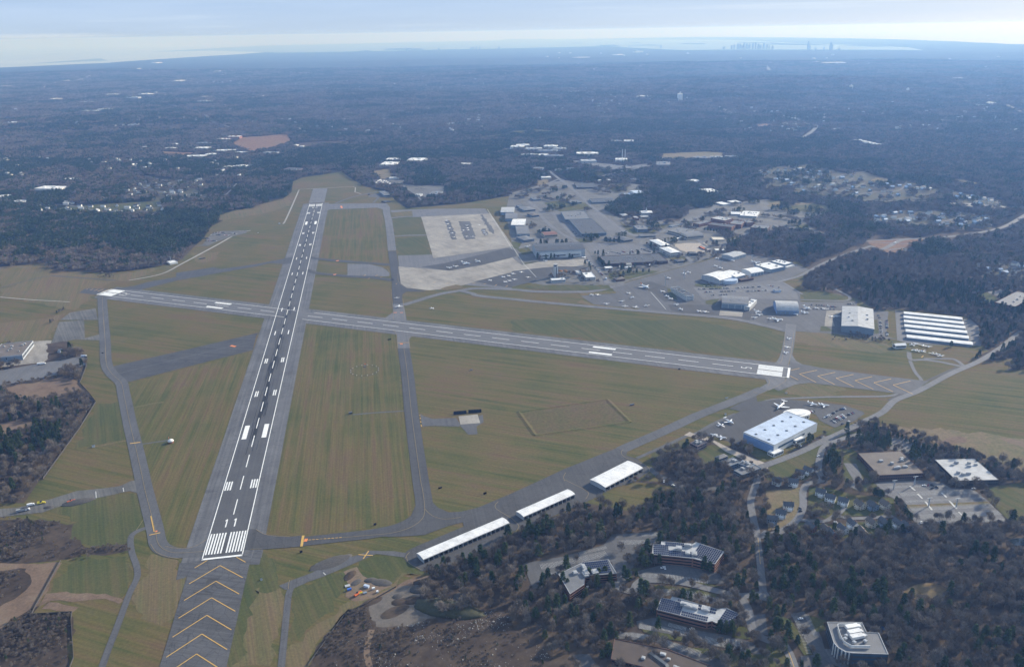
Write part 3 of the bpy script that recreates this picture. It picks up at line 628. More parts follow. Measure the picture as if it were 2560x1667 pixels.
# ------------------------------------------------------------------ base area, roads, parking
sheet('base_ground', PG("C:-20,310 330,215 480,190 800,225 1080,215 1240,240 1230,330 930,390 890,480 960,520 1300,560 1560,570 1640,440 1730,450 1900,410 2380,375 D:430,405 600,450 560,500 320,560 420,640 560,690 400,690 130,640 C:2200,690 2000,690 1985,860 1700,960 1100,1120 930,1190 600,1160 300,1165 140,1140 280,1100 100,980 0,790 -60,480"), 'pave_mix', 2, clr=False)
for s in ["C:290,400 480,375 680,400 740,450 480,480 440,480", "C:870,230 1070,215 1075,290 960,300 880,270", "C:1190,280 1260,230 1500,225 1560,250 1420,280 1310,310 1220,330", "D:0,450 250,430 430,405 600,440 560,490 400,490 200,470",
          "C:40,830 150,815 200,870 100,880", "C:120,955 290,945 300,975 200,990 120,980", "C:0,760 90,770 60,830 0,815", "C:590,735 730,735 750,765 600,770", "C:1450,900 1540,880 1600,900 1640,940 1600,960 1480,935",
          "C:1000,580 1100,620 1500,600 1300,680 1100,690", "C:900,1040 1310,1030 1380,1035 1000,1130 900,1100", "C:1400,860 1440,870 1400,900 1330,860", "C:2000,740 2100,700 2110,760 2040,790", "D:210,605 380,600 370,640 250,640",
          "C:1700,1150 1900,1160 2000,1200 1800,1190 1700,1170", "C:1800,1310 1930,1290 1880,1350 1800,1340", "C:1440,1190 1500,1210 1540,1310 1460,1260", "C:1450,0 1740,10 1700,60 1500,60", "C:740,110 860,110 850,140 760,145"]:
    sheet('lawn', PG(s), 'grass_green', 4, clr=False)
sheet('dry_ground', PG("C:230,200 330,170 340,215 240,260"), 'grass_tan', 4); sheet('dry_ground', PG("C:1500,780 1790,770 1860,850 1640,870 1540,820"), 'gravel', 4)
sheet('dry_ground', PG("D:0,370 200,400 430,405 200,430 0,440"), 'grass_tan', 4, clr=False)
for s in ["C:890,228 990,232 960,248 900,240", "C:1215,300 1300,295 1310,315 1225,318", "C:1320,240 1390,243 1370,262 1325,255"]: sheet('ball_field', PG(s), 'dirt_mat', 5, clr=False)
RD = [("C:-20,315 200,260 320,225 440,180 490,200", 12), ("C:340,100 430,170 510,230 640,340 760,450 900,560 1100,690 1300,720 1440,720", 13), ("C:160,390 260,510 360,610 470,690 600,760 690,870 750,960 860,1090 880,1150", 12),
      ("C:440,490 300,490 200,410", 10), ("C:1330,700 1460,640 1600,580 1800,500 1900,430 2100,400 2380,370", 10), ("C:1210,790 1340,870 1440,950", 9), ("C:1440,760 1520,830 1620,900 1680,960", 9), ("C:1940,810 2100,720 2380,600", 9),
      ("C:1960,850 1830,820 1700,720", 9), ("C:2380,880 2200,830 1985,800", 9), ("D:70,1140 260,1090 370,1040 520,960 720,880 960,800", 10), ("D:960,830 1070,830 1250,745 1500,730 1720,710 2000,670 2200,620 2380,520 2600,380", 14),
      ("D:880,755 1200,740 1480,730", 8), ("D:900,765 1330,782", 5), ("D:960,800 1020,830", 8), ("D:1120,838 1280,822 1230,870", 8), ("D:110,590 380,660 560,690", 10), ("C:840,150 1000,110 1260,60 1340,30", 10), ("C:1740,220 1900,180 2100,110 2290,30", 11),
      ("I:2345,115 2150,270 1950,390 1700,500 1400,660 1180,750 1060,860 850,965 700,1040 480,1140 270,1240 -100,1380", 11), ("D:300,1300 700,1310 760,1280 700,1240 560,1170", 7), ("D:140,1140 270,1220 320,1250", 6),
      ("I:870,1060 780,1080 620,1130 520,1180 480,1280 470,1400 500,1488 M:330,30 290,100 290,220 240,330 120,420 -20,470", 9), ("I:500,1080 560,1120 620,1130", 8), ("L:2124,430 2050,470 2020,400 1980,200 2000,100 2040,-60 I:-300,1450 -40,1350", 9), ("L:2030,440 2060,700 2080,900 2080,1000", 8),
      ("L:2124,940 1900,960 1700,920 1400,850 1120,830 1040,860 1000,920 900,900 860,840", 9), ("L:1900,960 1960,1080 2000,1250 2124,1330 M:90,1330 170,1430 230,1600", 9), ("M:240,330 380,340 480,340 560,300 720,320 1040,300", 6), ("M:560,300 590,280 640,230", 5),
      ("C:900,575 1010,680 1060,700", 8), ("C:1280,720 1200,760 1210,790", 8), ("C:1080,580 1400,640", 5), ("N:420,540 500,500 700,480 910,520 980,560 1040,585 1100,600", 20), ("N:1100,610 1250,600 1420,590", 14), ("N:290,530 310,510 330,505", 18), ("N:40,450 60,430 120,400", 22),
      ("O:1340,650 1400,610 1415,585", 22), ("O:1300,540 1380,580 1500,575 1700,575", 20), ("O:1180,310 1200,330", 60), ("O:2300,490 2380,530", 22), ("D:870,372 1100,382 1300,384 1600,376", 8), ("D:1690,398 1900,420 2150,425 2280,465", 9), ("D:60,95 200,110 380,60", 7), ("D:340,180 560,190 700,140 900,110", 8), ("D:230,270 500,280 640,290 800,260 900,215", 8), ("D:560,240 720,200 800,170", 7), ("D:780,330 1000,300 1200,290 1280,240", 7), ("D:1020,310 1180,330", 6), ("D:1200,575 1450,600 1600,580 1780,540", 7), ("D:1050,545 1000,600 1150,560 1350,520 1500,500", 7), ("D:1860,640 1960,560 2050,560", 7), ("D:1540,580 1700,600", 6),
      ("A:330,450 600,420 900,470 1250,480 1500,440", 7), ("A:1290,240 1500,300 1800,330 2050,350 2200,220", 6), ("A:1640,330 1900,300", 6), ("A:1350,150 1700,220 1900,180", 6), ("A:1190,585 1330,545 1500,470", 5), ("B:1330,215 1500,340 1560,400", 7), ("B:620,100 800,110 900,90", 5), ("A:0,360 250,330 420,300", 7),
      ("O:2200,30 2380,20", .1), ("N:1500,575 1650,570", 14), ("N:1880,635 1960,625", 12), ("O:220,640 390,625", 12), ("O:1700,600 1900,610", 10), ("O:1990,450 2100,440", 14), ("O:1540,380 1560,390", 16), ("N:540,405 700,395", 16), ("N:650,600 780,610 900,600", 12), ("I:850,1420 700,1330", .1)]
RD = [q for q in RD if q[1] > 1]+[0]
for s, w_ in RD[:-1]: ribbon('road', PG(s), w_, 'road_mat', 4.8, grow=(4 if s[0] in 'LMIC' and w_ < 12 else 22))
for s in ["C:1680,1180 1900,1190 2380,1120 D:140,1140 260,1220 290,1300 C:2240,1290 1940,1290 1780,1300", "C:850,860 1290,830 1440,900", "C:700,480 800,490 1060,690 900,690", "C:360,490 430,490 700,710 560,715 440,600", "C:640,770 1190,780 1290,850 1200,870 830,890 730,860",
          "C:520,0 1100,60 1260,30 1250,70 860,90", "C:150,750 480,740 470,775 200,775"]: sheet('car_park', PG(s), 'asph_light', 3.6)
sheet('car_park', PG("I:350,790 700,790 880,850 900,870 800,940 620,1000 530,960 480,930 440,870 340,850"), 'asph_dark', 3.4); sheet('apron', PG("I:-100,760 100,735 300,750 700,790 680,820 440,880 350,850 200,830 -100,1000 H:2120,1160 1850,1080 1720,1060 1850,990 2120,850 2060,830 2010,825 2270,700"), 'asph_vdark', 3.3)
sheet('service_road', PG("H:1600,1070 1650,1040 1720,1070 1800,1080 2000,1180 2380,1340 2380,1420 2200,1320 1980,1220 1860,1130 1750,1110"), 'gravel', 3.2)
ribbon('service_road', PG("H:1160,1285 1400,1180 1620,1080 1720,1050 1880,960 2080,870"), 6, 'asph_mid', 3.1); ribbon('service_road', PG("H:1270,1370 1340,1430 1440,1480 L:1330,30 1400,50 1500,80 1800,60"), 8, 'asph_mid', 3.1)
sheet('lawn', PG("H:1700,1200 1860,1160 1990,1200 2100,1270 1900,1350 1780,1340"), 'grass_green', 3.1); sheet('lawn', PG("H:1290,1340 1380,1260 1600,1180 1640,1100 1300,1200"), 'grass_green', 1.7)
sheet('lawn', PG("I:-60,1400 240,1270 480,1140 600,1140 500,1200 440,1300 400,1450 350,1488 0,1488"), 'grass_green', 1.8); sheet('lawn', PG("I:620,1080 760,1040 900,1040 860,1070 700,1110"), 'grass_green', 3.2); sheet('lawn', PG("I:500,1060 620,1000 790,965 760,1000 560,1075"), 'grass_green', 3.2)
sheet('lawn', PG("I:560,1200 800,1200 860,1300 980,1488 700,1488 700,1300"), 'grass_green', 1.6); sheet('drive', PG("I:700,1330 820,1335 885,1488 M:750,0 640,40 760,90"), 'asph_light', 3.2)
sheet('car_park', PG("I:1130,1110 1200,1080 1480,1180 1700,1250 1500,1220 1400,1190 1300,1250 1130,1200"), 'asph_light', 3.2); sheet('car_park', PG("M:890,20 1280,0 1440,20 1520,70 1700,75 1810,160 1990,345 1240,370 1040,150 930,100"), 'asph_light', 3.2)
sheet('lawn', PG("M:1150,208 1820,178 1850,200 1160,235"), 'grass_dry', 4); sheet('lawn', PG("M:1830,60 2124,20 2700,100 2700,330 2124,350 2000,340 1820,150"), 'grass_green', 3); sheet('lawn', PG("M:700,70 880,20 950,100 760,95"), 'grass_green', 3)
sheet('lawn', PG("M:-20,90 270,60 260,300 100,400 0,420"), 'grass_tan', 3); sheet('lawn', PG("M:240,350 560,370 1080,320 1180,400 900,480 480,480 240,420"), 'grass_green', 2.4); sheet('lawn', PG("M:340,60 500,60 700,120 1040,150 1060,290 700,300 500,330 330,260"), 'grass_green', 2.4)
# office park around the solar roofs
sheet('car_park', PG("L:90,690 400,640 760,540 830,450 1230,430 1290,470 1240,510 1150,560 1030,640 980,830 860,900 830,680 560,700 380,780 200,860 250,900 170,900"), 'asph_mid', 3)
sheet('car_park', PG("L:1020,760 1300,690 1720,770 1760,860 1640,860 1070,810"), 'asph_mid', 3); sheet('car_park', PG("L:1140,930 1300,900 1700,970 1800,1000 1650,1020 1330,950 1220,980 1160,960"), 'asph_mid', 3)
sheet('lawn', PG("L:1160,810 1640,860 1740,890 1500,870 1180,825"), 'grass_green', 4); sheet('lawn', PG("L:1180,870 1500,900 1700,950 1690,975 1450,930 1190,900"), 'grass_green', 4); sheet('lawn', PG("L:1000,730 1080,730 1020,760 980,750"), 'grass_green', 4)
sheet('car_park', PG("L:1030,1170 1180,1140 1500,1240 1800,1290 2000,1350 2080,1450 1700,1380 1380,1290 1050,1230"), 'asph_mid', 3); sheet('car_park', PG("L:880,1270 1000,1260 1210,1300 1700,1480 1850,1560 1600,1560 1200,1340 840,1310"), 'asph_mid', 3); sheet('lawn', PG("L:1080,1235 1450,1310 1440,1345 1240,1310 1090,1260"), 'grass_green', 4)
sheet('lawn', PG("L:1490,1390 1700,1400 1900,1460 2124,1430 2124,1600 1750,1600"), 'grass_green', 2.2, clr=False); sheet('lawn', PG("L:1840,1210 1930,1180 1980,1320 1820,1310"), 'grass_green', 3.4, clr=False); sheet('car_park', PG("L:1920,1130 2100,1110 2124,1280 2000,1310"), 'asph_mid', 3)
sheet('car_park', PG("M:185,1110 300,1090 380,1200 440,1290 470,1400 560,1560 640,1650 300,1650 270,1460 380,1450 330,1360"), 'asph_mid', 3); sheet('plaza', PG("M:435,1400 520,1400 680,1500 660,1570 560,1540 470,1470"), 'asph_light', 3.4); sheet('lawn', PG("M:330,1120 480,1160 470,1250 400,1260"), 'grass_green', 3); sheet('lawn', PG("M:70,1110 190,1160 360,1420 370,1450 300,1455 200,1300"), 'grass_green', 3)
sheet('lawn', PG("M:0,1300 100,1330 170,1560 -60,1600"), 'grass_green', 2.4, clr=False); sheet('car_park', PG("M:800,1190 950,1230 940,1270 840,1260"), 'asph_mid', 3); sheet('reed_patch', PG("M:1080,900 1250,860 1420,870 1500,960 1380,1010 1230,980"), 'reed', 2); sheet('car_park', PG("L:500,1450 640,1440 720,1560 560,1560"), 'asph_mid', 3)
sheet('pond', PG("M:1990,500 2060,480 2300,490 2300,560 2050,540"), 'water_dark', 2); sheet('reed_patch', PG("M:1960,475 2090,430 2110,455 2010,490"), 'reed', 2.2)
# stall lines
Wl = Marks()
def stalls(a, b_, depth, n, ly=4.6):
    (A,), (B,) = PG(a), PG(b_); A.z = B.z = 0; d = (B-A).normalized(); nn = Vector((-d.y, d.x, 0))
    for k in range(n+1):
        p = A.lerp(B, k/n); Wl.line(None, p-nn*depth/2, p+nn*depth/2, .28, ly)
for a, b_, dp, n in [("L:240,720", "L:430,690", 10, 18), ("L:480,680", "L:780,610", 10, 30), ("L:560,610", "L:780,560", 5, 24), ("L:900,520", "L:1110,515", 9, 20), ("L:1080,460", "L:1230,450", 5, 16), ("L:280,790", "L:370,775", 5, 9), ("L:1080,790", "L:1300,800", 7, 22), ("L:1300,800", "L:1620,845", 7, 26),
                     ("L:1200,920", "L:1390,915", 6, 18), ("L:1400,920", "L:1640,965", 6, 20), ("L:1060,1215", "L:1150,1230", 7, 10), ("L:1300,1200", "L:1440,1235", 6, 14), ("L:1220,1225", "L:1500,1290", 6, 28), ("L:900,1275", "L:1120,1300", 6, 22), ("L:1280,1350", "L:1560,1440", 8, 30), ("L:1600,1320", "L:1900,1400", 9, 30), ("L:1780,1330", "L:1900,1350", 6, 10),
                     ("M:225,1130", "M:340,1440", 5, 26), ("M:320,1120", "M:400,1300", 5, 18), ("M:1000,60", "M:1480,50", 5, 44), ("M:1100,120", "M:1700,95", 10, 56), ("M:1150,180", "M:1780,150", 5, 50), ("M:1190,240", "M:1850,210", 10, 60), ("M:1230,310", "M:1920,270", 10, 62), ("M:1250,350", "M:1960,330", 5, 60),
                     ("C:1700,1195", "C:2340,1180", 8, 60), ("C:1780,1230", "C:2380,1215", 8, 60), ("C:880,510", "C:1040,670", 5, 40)]: stalls(a, b_, dp, n)
for s in ["M:1175,50 1220,88", "M:1240,115 1280,155", "M:1440,105 1480,145", "M:1305,180 1360,250", "M:1505,175 1565,240", "M:1580,265 1630,312"]: pline_old = Y; Y = Wl; pline(s, 2.2, 4.6, False); Y = pline_old
Wl.done('parking_lines', 'worn_paint')
Y = Marks(); pline("M:95,1335 170,1430 230,1600", .5, 5.6); pline("L:2040,480 2060,700", .4, 5.6); Y.done('road_lines', 'yellow_paint')

# ------------------------------------------------------------------ buildings
def rectfit(P):
    """four roof corners -> centre, unit axis of edge 0-1, length, width"""
    c = sum(P, Vector())/4; e = ((P[1]-P[0])+(P[2]-P[3]))/2; f = ((P[3]-P[0])+(P[2]-P[1]))/2
    L_ = e.length; u = e.normalized(); v = Vector((-u.y, u.x, 0)); W_ = abs(f.dot(v)); return c, u, L_, W_
def place(s, h, base=None):
    pts = parse(s); p0 = G(*pts[0]); g0 = hgt(p0.x, p0.y) if base is None else base
    return [G(x, y, g0+h) for x, y in pts], g0
def windows(mb, P, z0, z1, out=.06, gap=0, post=.0, sides=None):
    n = len(P)
    area = sum(P[i].x*P[(i+1) % n].y-P[(i+1) % n].x*P[i].y for i in range(n)); sg = 1 if area > 0 or sides else -1
    for i in range(sides or n):
        a, b_ = P[i], P[(i+1) % n]; d = b_-a; l = d.length
        if l < 4: continue
        d.normalize(); nn = Vector((d.y, -d.x, 0))*sg*out; k = max(1, int(l/post)) if post else 1; st = (l-1.6)/k
        for q in range(k):
            A = a+d*(.8+q*st+(.35 if post else 0)); B = a+d*(.8+(q+1)*st-(.35 if post else 0))
            f = [Vector((A.x, A.y, z0))+nn, Vector((B.x, B.y, z0))+nn, Vector((B.x, B.y, z1))+nn, Vector((A.x, A.y, z1))+nn]
            mb.poly(f if sg > 0 else f[::-1])
def bld(name, label, cat, s, h, wall='wall_grey', roof='roof_grey', kind='flat', units=0, bands=1, rise=3, group=None, rect=True, ridge=None, post=3.2, glass='glass_dark', unitsize=(5, 3.4, 2.2), unitmat='roof_pale', seed=0, overhang=.5, doors=0, parapet=.7, trim=None):
    P, g0 = place(s, h)
    for p in P: p.z = 0
    if len(P) == 4 and (rect or kind != 'flat'):
        c, u, L_, W_ = rectfit(P); v = Vector((-u.y, u.x, 0))
        P = [c-u*L_/2-v*W_/2, c+u*L_/2-v*W_/2, c+u*L_/2+v*W_/2, c-u*L_/2+v*W_/2]
    else:
        if sum(P[i].x*P[(i+1) % len(P)].y-P[(i+1) % len(P)].x*P[i].y for i in range(len(P))) < 0: P.reverse()
        c = sum(P, Vector())/len(P); u = (P[1]-P[0]).normalized(); v = Vector((-u.y, u.x, 0)); L_ = (P[1]-P[0]).length; W_ = (P[2]-P[1]).length
    clear(P, 5); c = Vector((c.x, c.y, g0)); root = empty(name, c); tag(root, label, cat, group)
    Q = [Vector((p.x-c.x, p.y-c.y, 0)) for p in P]; rr = random.Random(seed+int(c.x*7))
    if kind == 'flat':
        mb = MB(); mb.prism(Q, -1, h-parapet, top=False); mb.obj('wall', wall, root)
        mb = MB(); In = [q-q.normalized()*.7 for q in Q]; n = len(Q); z = h-parapet
        mb.prism(Q, z, h, top=False)
        for i in range(n):
            j = (i+1) % n
            mb.poly([Vector((Q[i].x, Q[i].y, h)), Vector((Q[j].x, Q[j].y, h)), Vector((In[j].x, In[j].y, h)), Vector((In[i].x, In[i].y, h))])
            mb.poly([Vector((In[i].x, In[i].y, h)), Vector((In[j].x, In[j].y, h)), Vector((In[j].x, In[j].y, z+.1)), Vector((In[i].x, In[i].y, z+.1))])
        mb.obj('parapet', trim or wall, root)
        mb = MB()
        for t in tessellate_polygon([In]):
            q = [Vector((In[k].x, In[k].y, z+.1)) for k in t]
            if (q[1]-q[0]).cross(q[2]-q[0]).z < 0: q.reverse()
            mb.poly(q)
        mb.obj('roof', roof, root)
        top = z+.1
    elif kind in ('gable', 'gable_short', 'arch', 'shed'):
        alongL = (kind != 'gable_short') ; a = u if alongL else v; b_ = v if alongL else -u
        LL, WW = (L_, W_) if alongL else (W_, L_)
        prof = {'arch': [(-1+2*k/12, math.sqrt(max(0, 1-(-1+2*k/12)**2*.82))) for k in range(13)], 'shed': [(-1, .15), (1, 1)]}.get(kind, [(-1, 0), (0, 1), (1, 0)])
        if kind == 'arch': m0 = prof[0][1]; prof = [(x, (y-m0)/(1-m0)) for x, y in prof]
        eave = h
        mb = MB()
        ends = []
        for e in (-1, 1):
            ring = [a*(e*LL/2)+b_*(-WW/2)+Vector((0, 0, -1))]+[a*(e*LL/2)+b_*(x*WW/2)+Vector((0, 0, eave+y*rise)) for x, y in prof]+[a*(e*LL/2)+b_*(WW/2)+Vector((0, 0, -1))]
            ends.append(ring); mb.poly(ring if e < 0 else ring[::-1])
        mb.poly([ends[0][0], ends[1][0], ends[1][1], ends[0][1]]); mb.poly([ends[0][-1], ends[0][-2], ends[1][-2], ends[1][-1]])
        mb.obj('wall', wall, root)
        mb = MB(); t = .35; oh = overhang
        up = [(x*(1+2*oh/WW), y*rise+eave+t) for x, y in prof]; lo = [(x, y-t) for x, y in up]
        outl = up+lo[::-1]
        mb.loft([[a*(e*(LL/2+oh))+b_*(x*WW/2)+Vector((0, 0, y)) for x, y in outl] for e in (-1, 1)])
        mb.obj('roof', roof, root); top = eave+rise*.5
    elif kind == 'hip':
        mb = MB(); mb.prism(Q, -1, h, top=False); mb.obj('wall', wall, root)
        mb = MB(); k = min(L_, W_)/2; long_ = u if L_ > W_ else v; ex = abs(L_-W_)/2
        E_ = [q*(1+overhang*2/max(L_, W_)) for q in Q]; E_ = [Vector((q.x, q.y, h)) for q in E_]
        r0 = -long_*ex+Vector((0, 0, h+rise)); r1 = long_*ex+Vector((0, 0, h+rise))
        for i in range(4):
            j = (i+1) % 4; A, B = E_[i], E_[j]
            near = lambda q: r0 if (q-r0).length < (q-r1).length else r1
            na, nb = near(A), near(B); mb.poly([A, B, nb] if na == nb else [A, B, nb, na])
        mb.prism([(e.x, e.y) for e in E_], h-.35, h, top=False, bottom=True); mb.obj('roof', roof, root); top = h+rise*.4
    if bands:
        st = (h-parapet)/bands if kind == 'flat' else h/bands
        for i in range(len(Q)):
            a_, b__ = Q[i], Q[(i+1) % len(Q)]
            if (b__-a_).length < 5: continue
            for k in range(bands): mb = MB(); windows(mb, [a_, b__], st*k+st*.35, st*k+st*.78, post=post, sides=1); mb.obj('window_band', glass, root)
    if doors:
        mb = MB(); a0, a1 = Q[0], Q[1]; d = (a1-a0); nn = Vector((u.y, -u.x, 0))*.15
        for k in range(doors):
            A = a0+d*((k+.06)/doors)+nn; B = a0+d*((k+.94)/doors)+nn
            mb.poly([Vector((A.x, A.y, .05)), Vector((B.x, B.y, .05)), Vector((B.x, B.y, h*.78)), Vector((A.x, A.y, h*.78))])
        mb.obj('hangar_door', 'wall_slate' if doors > 2 else 'metal', root)
    for k in range(units):
        q = u*rr.uniform(-.36, .36)*L_+v*rr.uniform(-.3, .3)*W_ if kind != 'flat' or len(P) == 4 else Q[rr.randrange(len(Q))]*rr.uniform(.1, .55)
        mb = MB(); sx, sy, sz = [x*rr.uniform(.6, 1.25) for x in unitsize]
        ang = math.atan2(u.y, u.x); mb.box((0, 0, .25), (sx, sy, sz), ang); mb.box((0, 0, .25+sz), (sx*.55, sy*.7, .35), ang)
        for sxx in (-1, 1):
            mb.box((sxx*sx*.35*math.cos(ang), sxx*sx*.35*math.sin(ang), 0), (.3, sy, .25), ang)
        mb.obj('rooftop_unit', unitmat, root, (q.x, q.y, top))
    return root, u, v, L_, W_
BASE = 'buildings of the air base beside the apron'
# long open-sided aircraft shelters
def shelter(s, label, h=6.0, bays=16):
    P, g0 = place(s, h); c, u, L_, W_ = rectfit(P); v = Vector((-u.y, u.x, 0)); c.z = 0
    root = empty('aircraft_shelter', c, math.atan2(u.y, u.x)); tag(root, label, 'hangar', 'long white aircraft shelters on the near apron'); clear([Vector((p.x, p.y, 0)) for p in P], 8)
    mb = MB(); n = 8; prof = [(-W_/2+W_*k/n, h+1.5*(1-((2*k/n-1)**2))) for k in range(n+1)]
    outl = prof+[(x, y-.35) for x, y in prof[::-1]]
    mb.loft([[Vector((e*(L_/2+.6), x*1.03, y)) for x, y in outl] for e in (-1, 1)]); r_ = mb.obj('roof', 'roof_white', root)
    mb = MB(); mb.box((0, -W_/2, h-.1), (L_+1, .3, .6)); mb.obj('fascia', 'roof_pale', r_)
    for e in (-1, 1):
        mb = MB(); ring = [Vector((e*L_/2, -W_/2, 0))]+[Vector((e*L_/2, x, y-.36)) for x, y in prof]+[Vector((e*L_/2, W_/2, 0))]
        mb.loft([ring, [p+Vector((-e*.3, 0, 0)) for p in ring]]); mb.obj('end_wall', 'wall_grey', root)
    mb = MB(); mb.box((0, 0, 0), (L_-1, .3, h+.9)); mb.obj('centre_wall', 'wall_grey', root)
    for k in range(1, bays):
        x = -L_/2+L_*k/bays
        mb = MB(); mb.box((x, 0, 0), (.2, W_*.96, h-.3)); mb.obj('partition', 'metal', root)
        for sy in (-1, 1):
            mb = MB(); mb.box((x, sy*(W_/2-.4), 0), (.5, .5, h-.1)); mb.obj('post', 'roof_white', root)
    return root
shelter("K:1392,657 2100,357 2040,308 1337,605", 'longest white shelter with open bays, nearest the dark scrub', 6, 18)
shelter("L:100,302 522,118 456,75 35,260", 'middle one of the three white open-bay shelters', 6, 12)
shelter("H:890,1560 1192,1372 1098,1310 710,1475", 'farthest of the three white shelters, with a stepped near wall', 6.5, 8)
# blue hangar
hb = bld('hangar', 'large pale blue hangar with a flat white-blue roof and round lobby', 'hangar', "I:55,1165 460,950 175,848 -225,1035", 15, 'wall_white', 'roof_blue', 'flat', 0, 0, parapet=.5, trim='roof_pale')
mb = MB(); u, v, Lh, Wh = hb[1:]
for k in range(10): mb = MB(); mb.box(tuple(u*(-.42+.2*(k % 5))*Lh+v*(-.22 if k < 5 else .2)*Wh+Vector((0, 0, 14.4))), (3, 3, 1), 0); mb.obj('roof_vent', 'metal_dark', hb[0])
def sidepanel(root, u, v, along, across, z0, z1, side, mat, name, L0=-1, L1=1):
    """thin panel on one side of a rectangular building; side: 0 -v, 1 +u, 2 +v, 3 -u"""
    mb = MB(); n = (-v, u, v, -u)[side]; t = (u, v, u, v)[side]; half = (along, across)[side % 2]/2; off = (across, along)[side % 2]/2+.25
    A = t*L0*half+n*off; B = t*L1*half+n*off; mb.box(tuple((A+B)/2+Vector((0, 0, z0))), ((B-A).length, .3, z1-z0), math.atan2(t.y, t.x)); return mb.obj(name, mat, root)
sidepanel(hb[0], u, v, Lh, Wh, .1, 12.5, 3, 'wall_blue', 'hangar_door', -.97, .97); sidepanel(hb[0], u, v, Lh, Wh, 6, 9, 0, 'glass_blue', 'window_band', -.8, .4)
bld('annexe', 'low white box annexe on the road side of the pale blue hangar', 'building', "I:255,1118 350,1090 300,1060 212,1098", 8, 'wall_white', 'roof_white', bands=1)
bld('annexe', 'low white box annexe at the near corner of the pale blue hangar', 'building', "I:55,1250 140,1205 95,1180 0,1210", 6, 'wall_white', 'roof_white', bands=1)
P0 = G(*parse("I:270,862")[0], 7); mb = MB(); lob = empty('lobby', (P0.x, P0.y, 0)); tag(lob, 'round white terminal lobby at the far corner of the pale blue hangar', 'building'); clear([P0+Vector((20*math.cos(a), 20*math.sin(a), 0)) for a in (0, 1.5, 3, 4.5)])
ring = [(21*math.cos(k*math.pi/12), 13*math.sin(k*math.pi/12)) for k in range(24)]
mb.prism(ring, 0, 7, top=False); mb.obj('wall', 'wall_white', lob); mb = MB(); mb.prism([(x*1.04, y*1.04) for x, y in ring], 7, 7.5, bottom=True); mb.prism([(x*.7, y*.7) for x, y in ring], 7.5, 8.3); mb.obj('roof', 'roof_white', lob)
mb = MB(); windows(mb, [Vector((x, y, 0)) for x, y in ring], 1.2, 4.5, .12); mb.obj('glazing', 'glass_dark', lob)
bld('hut', 'mauve-walled block with a dark roof beside the trees near the jets', 'building', "H:1725,1175 1810,1130 1745,1100 1655,1135", 9, 'wall_mauve', 'roof_dark', bands=2, units=3, seed=3)
for i, (s, h_, lb) in enumerate([("H:1930,1290 2010,1265 1965,1240 1880,1275", 6, 'western'), ("H:2010,1360 2120,1320 2060,1270 1950,1310", 7, 'middle'), ("H:2100,1330 2140,1305 2260,1330 2220,1370", 8, 'northern'), ("H:2070,1400 2150,1440 2310,1370 2230,1320", 7, 'eastern')]):
    bld('office_block', ['small grey office block with its own gable, leftmost of a linked cluster', 'grey flat-roofed block in the middle of the linked cluster', 'blue-grey block at the far side of the linked cluster', 'largest grey block of the linked cluster, at its right end'][i], 'office', s, h_, 'wall_slate', 'roof_grey', 'hip' if i == 0 else 'flat', units=0 if i == 0 else 3, bands=2, rise=2.5, group='linked grey office blocks')
bld('warehouse', 'broad office building with a tan gravel roof and dark walls', 'office', "I:1015,1442 1440,1420 1245,1215 850,1232", 8, 'brick_dark', 'roof_tan', units=8, bands=2, seed=5, unitmat='roof_pale', parapet=.4)
bld('warehouse', 'grey flat-roofed office building beyond the big car park', 'office', "I:1740,1495 2170,1480 1900,1285 1560,1290", 8, 'wall_dark', 'roof_pale', units=9, bands=2, seed=9, parapet=.4)
# office park
def solar(root, s, h, tilt=True, pitch=2.1, skip=lambda x, y: False):
    P, g0 = place(s, h); c, u, L_, W_ = rectfit(P); v = Vector((-u.y, u.x, 0)); mb = MB(); fr = MB()
    nx, ny = int(L_/pitch), int(W_/3.3)
    for i in range(nx):
        for j in range(ny):
            if skip(i/nx, j/ny): continue
            q = Vector((c.x, c.y, 0))+u*(-L_/2+(i+.5)*L_/nx)+v*(-W_/2+(j+.5)*W_/ny); a, b_ = u*pitch*.46, v*1.15
            mb.poly([q-a-b_+Vector((0, 0, .25)), q+a-b_+Vector((0, 0, .25)), q+a+b_+Vector((0, 0, .75)), q-a+b_+Vector((0, 0, .75))])
    zz = root.location; mb.v = [(x-zz.x, y-zz.y, z+h-.4) for x, y, z in mb.v]
    mb.obj('solar_array', 'solar', root)
def office(label, s, h, arr, units, wall='brick', mat='roof_pale', seed=0, bands=3):
    r_ = bld('office_block', label, 'office', s, h, wall, mat, rect=False, bands=bands, units=units, seed=seed, trim='roof_pale', unitsize=(7, 6, 3), post=0, parapet=.6)
    for a in arr: solar(r_[0], a, h)
    return r_
office('three-storey brick office with a bent roof covered in solar panels, farthest of the solar roofs', "L:1160,612 1500,645 1685,692 1762,590 1525,510 1500,525 1240,505 1235,530 1170,527", 12, ["L:1170,612 1300,622 1300,535 1175,530", "L:1300,625 1490,640 1490,590 1300,578", "L:1300,545 1490,560 1495,528 1245,508", "L:1520,640 1680,688 1755,592 1530,520"], 4, seed=4)
office('brick office with dark solar panels among trees, leftmost of the solar roofs', "L:385,775 480,940 600,860 610,790 870,770 800,655 585,680 575,685", 10, ["L:400,775 600,700 580,685 390,765", "L:610,785 830,765 790,658 590,680"], 7, seed=8, mat='roof_grey')
office('low brick office with a long solar roof, nearest of the solar roofs', "L:1200,1070 1620,1175 1660,1165 1730,1200 1890,1110 1780,1055 1700,1065 1330,960 1315,985 1240,972", 9, ["L:1205,1070 1400,1120 1420,1015 1240,975", "L:1400,1120 1610,1172 1640,1130 1410,1080", "L:1400,1040 1690,1110 1700,1070 1340,965", "L:1705,1180 1800,1205 1885,1112 1780,1058"], 4, seed=2, bands=2)
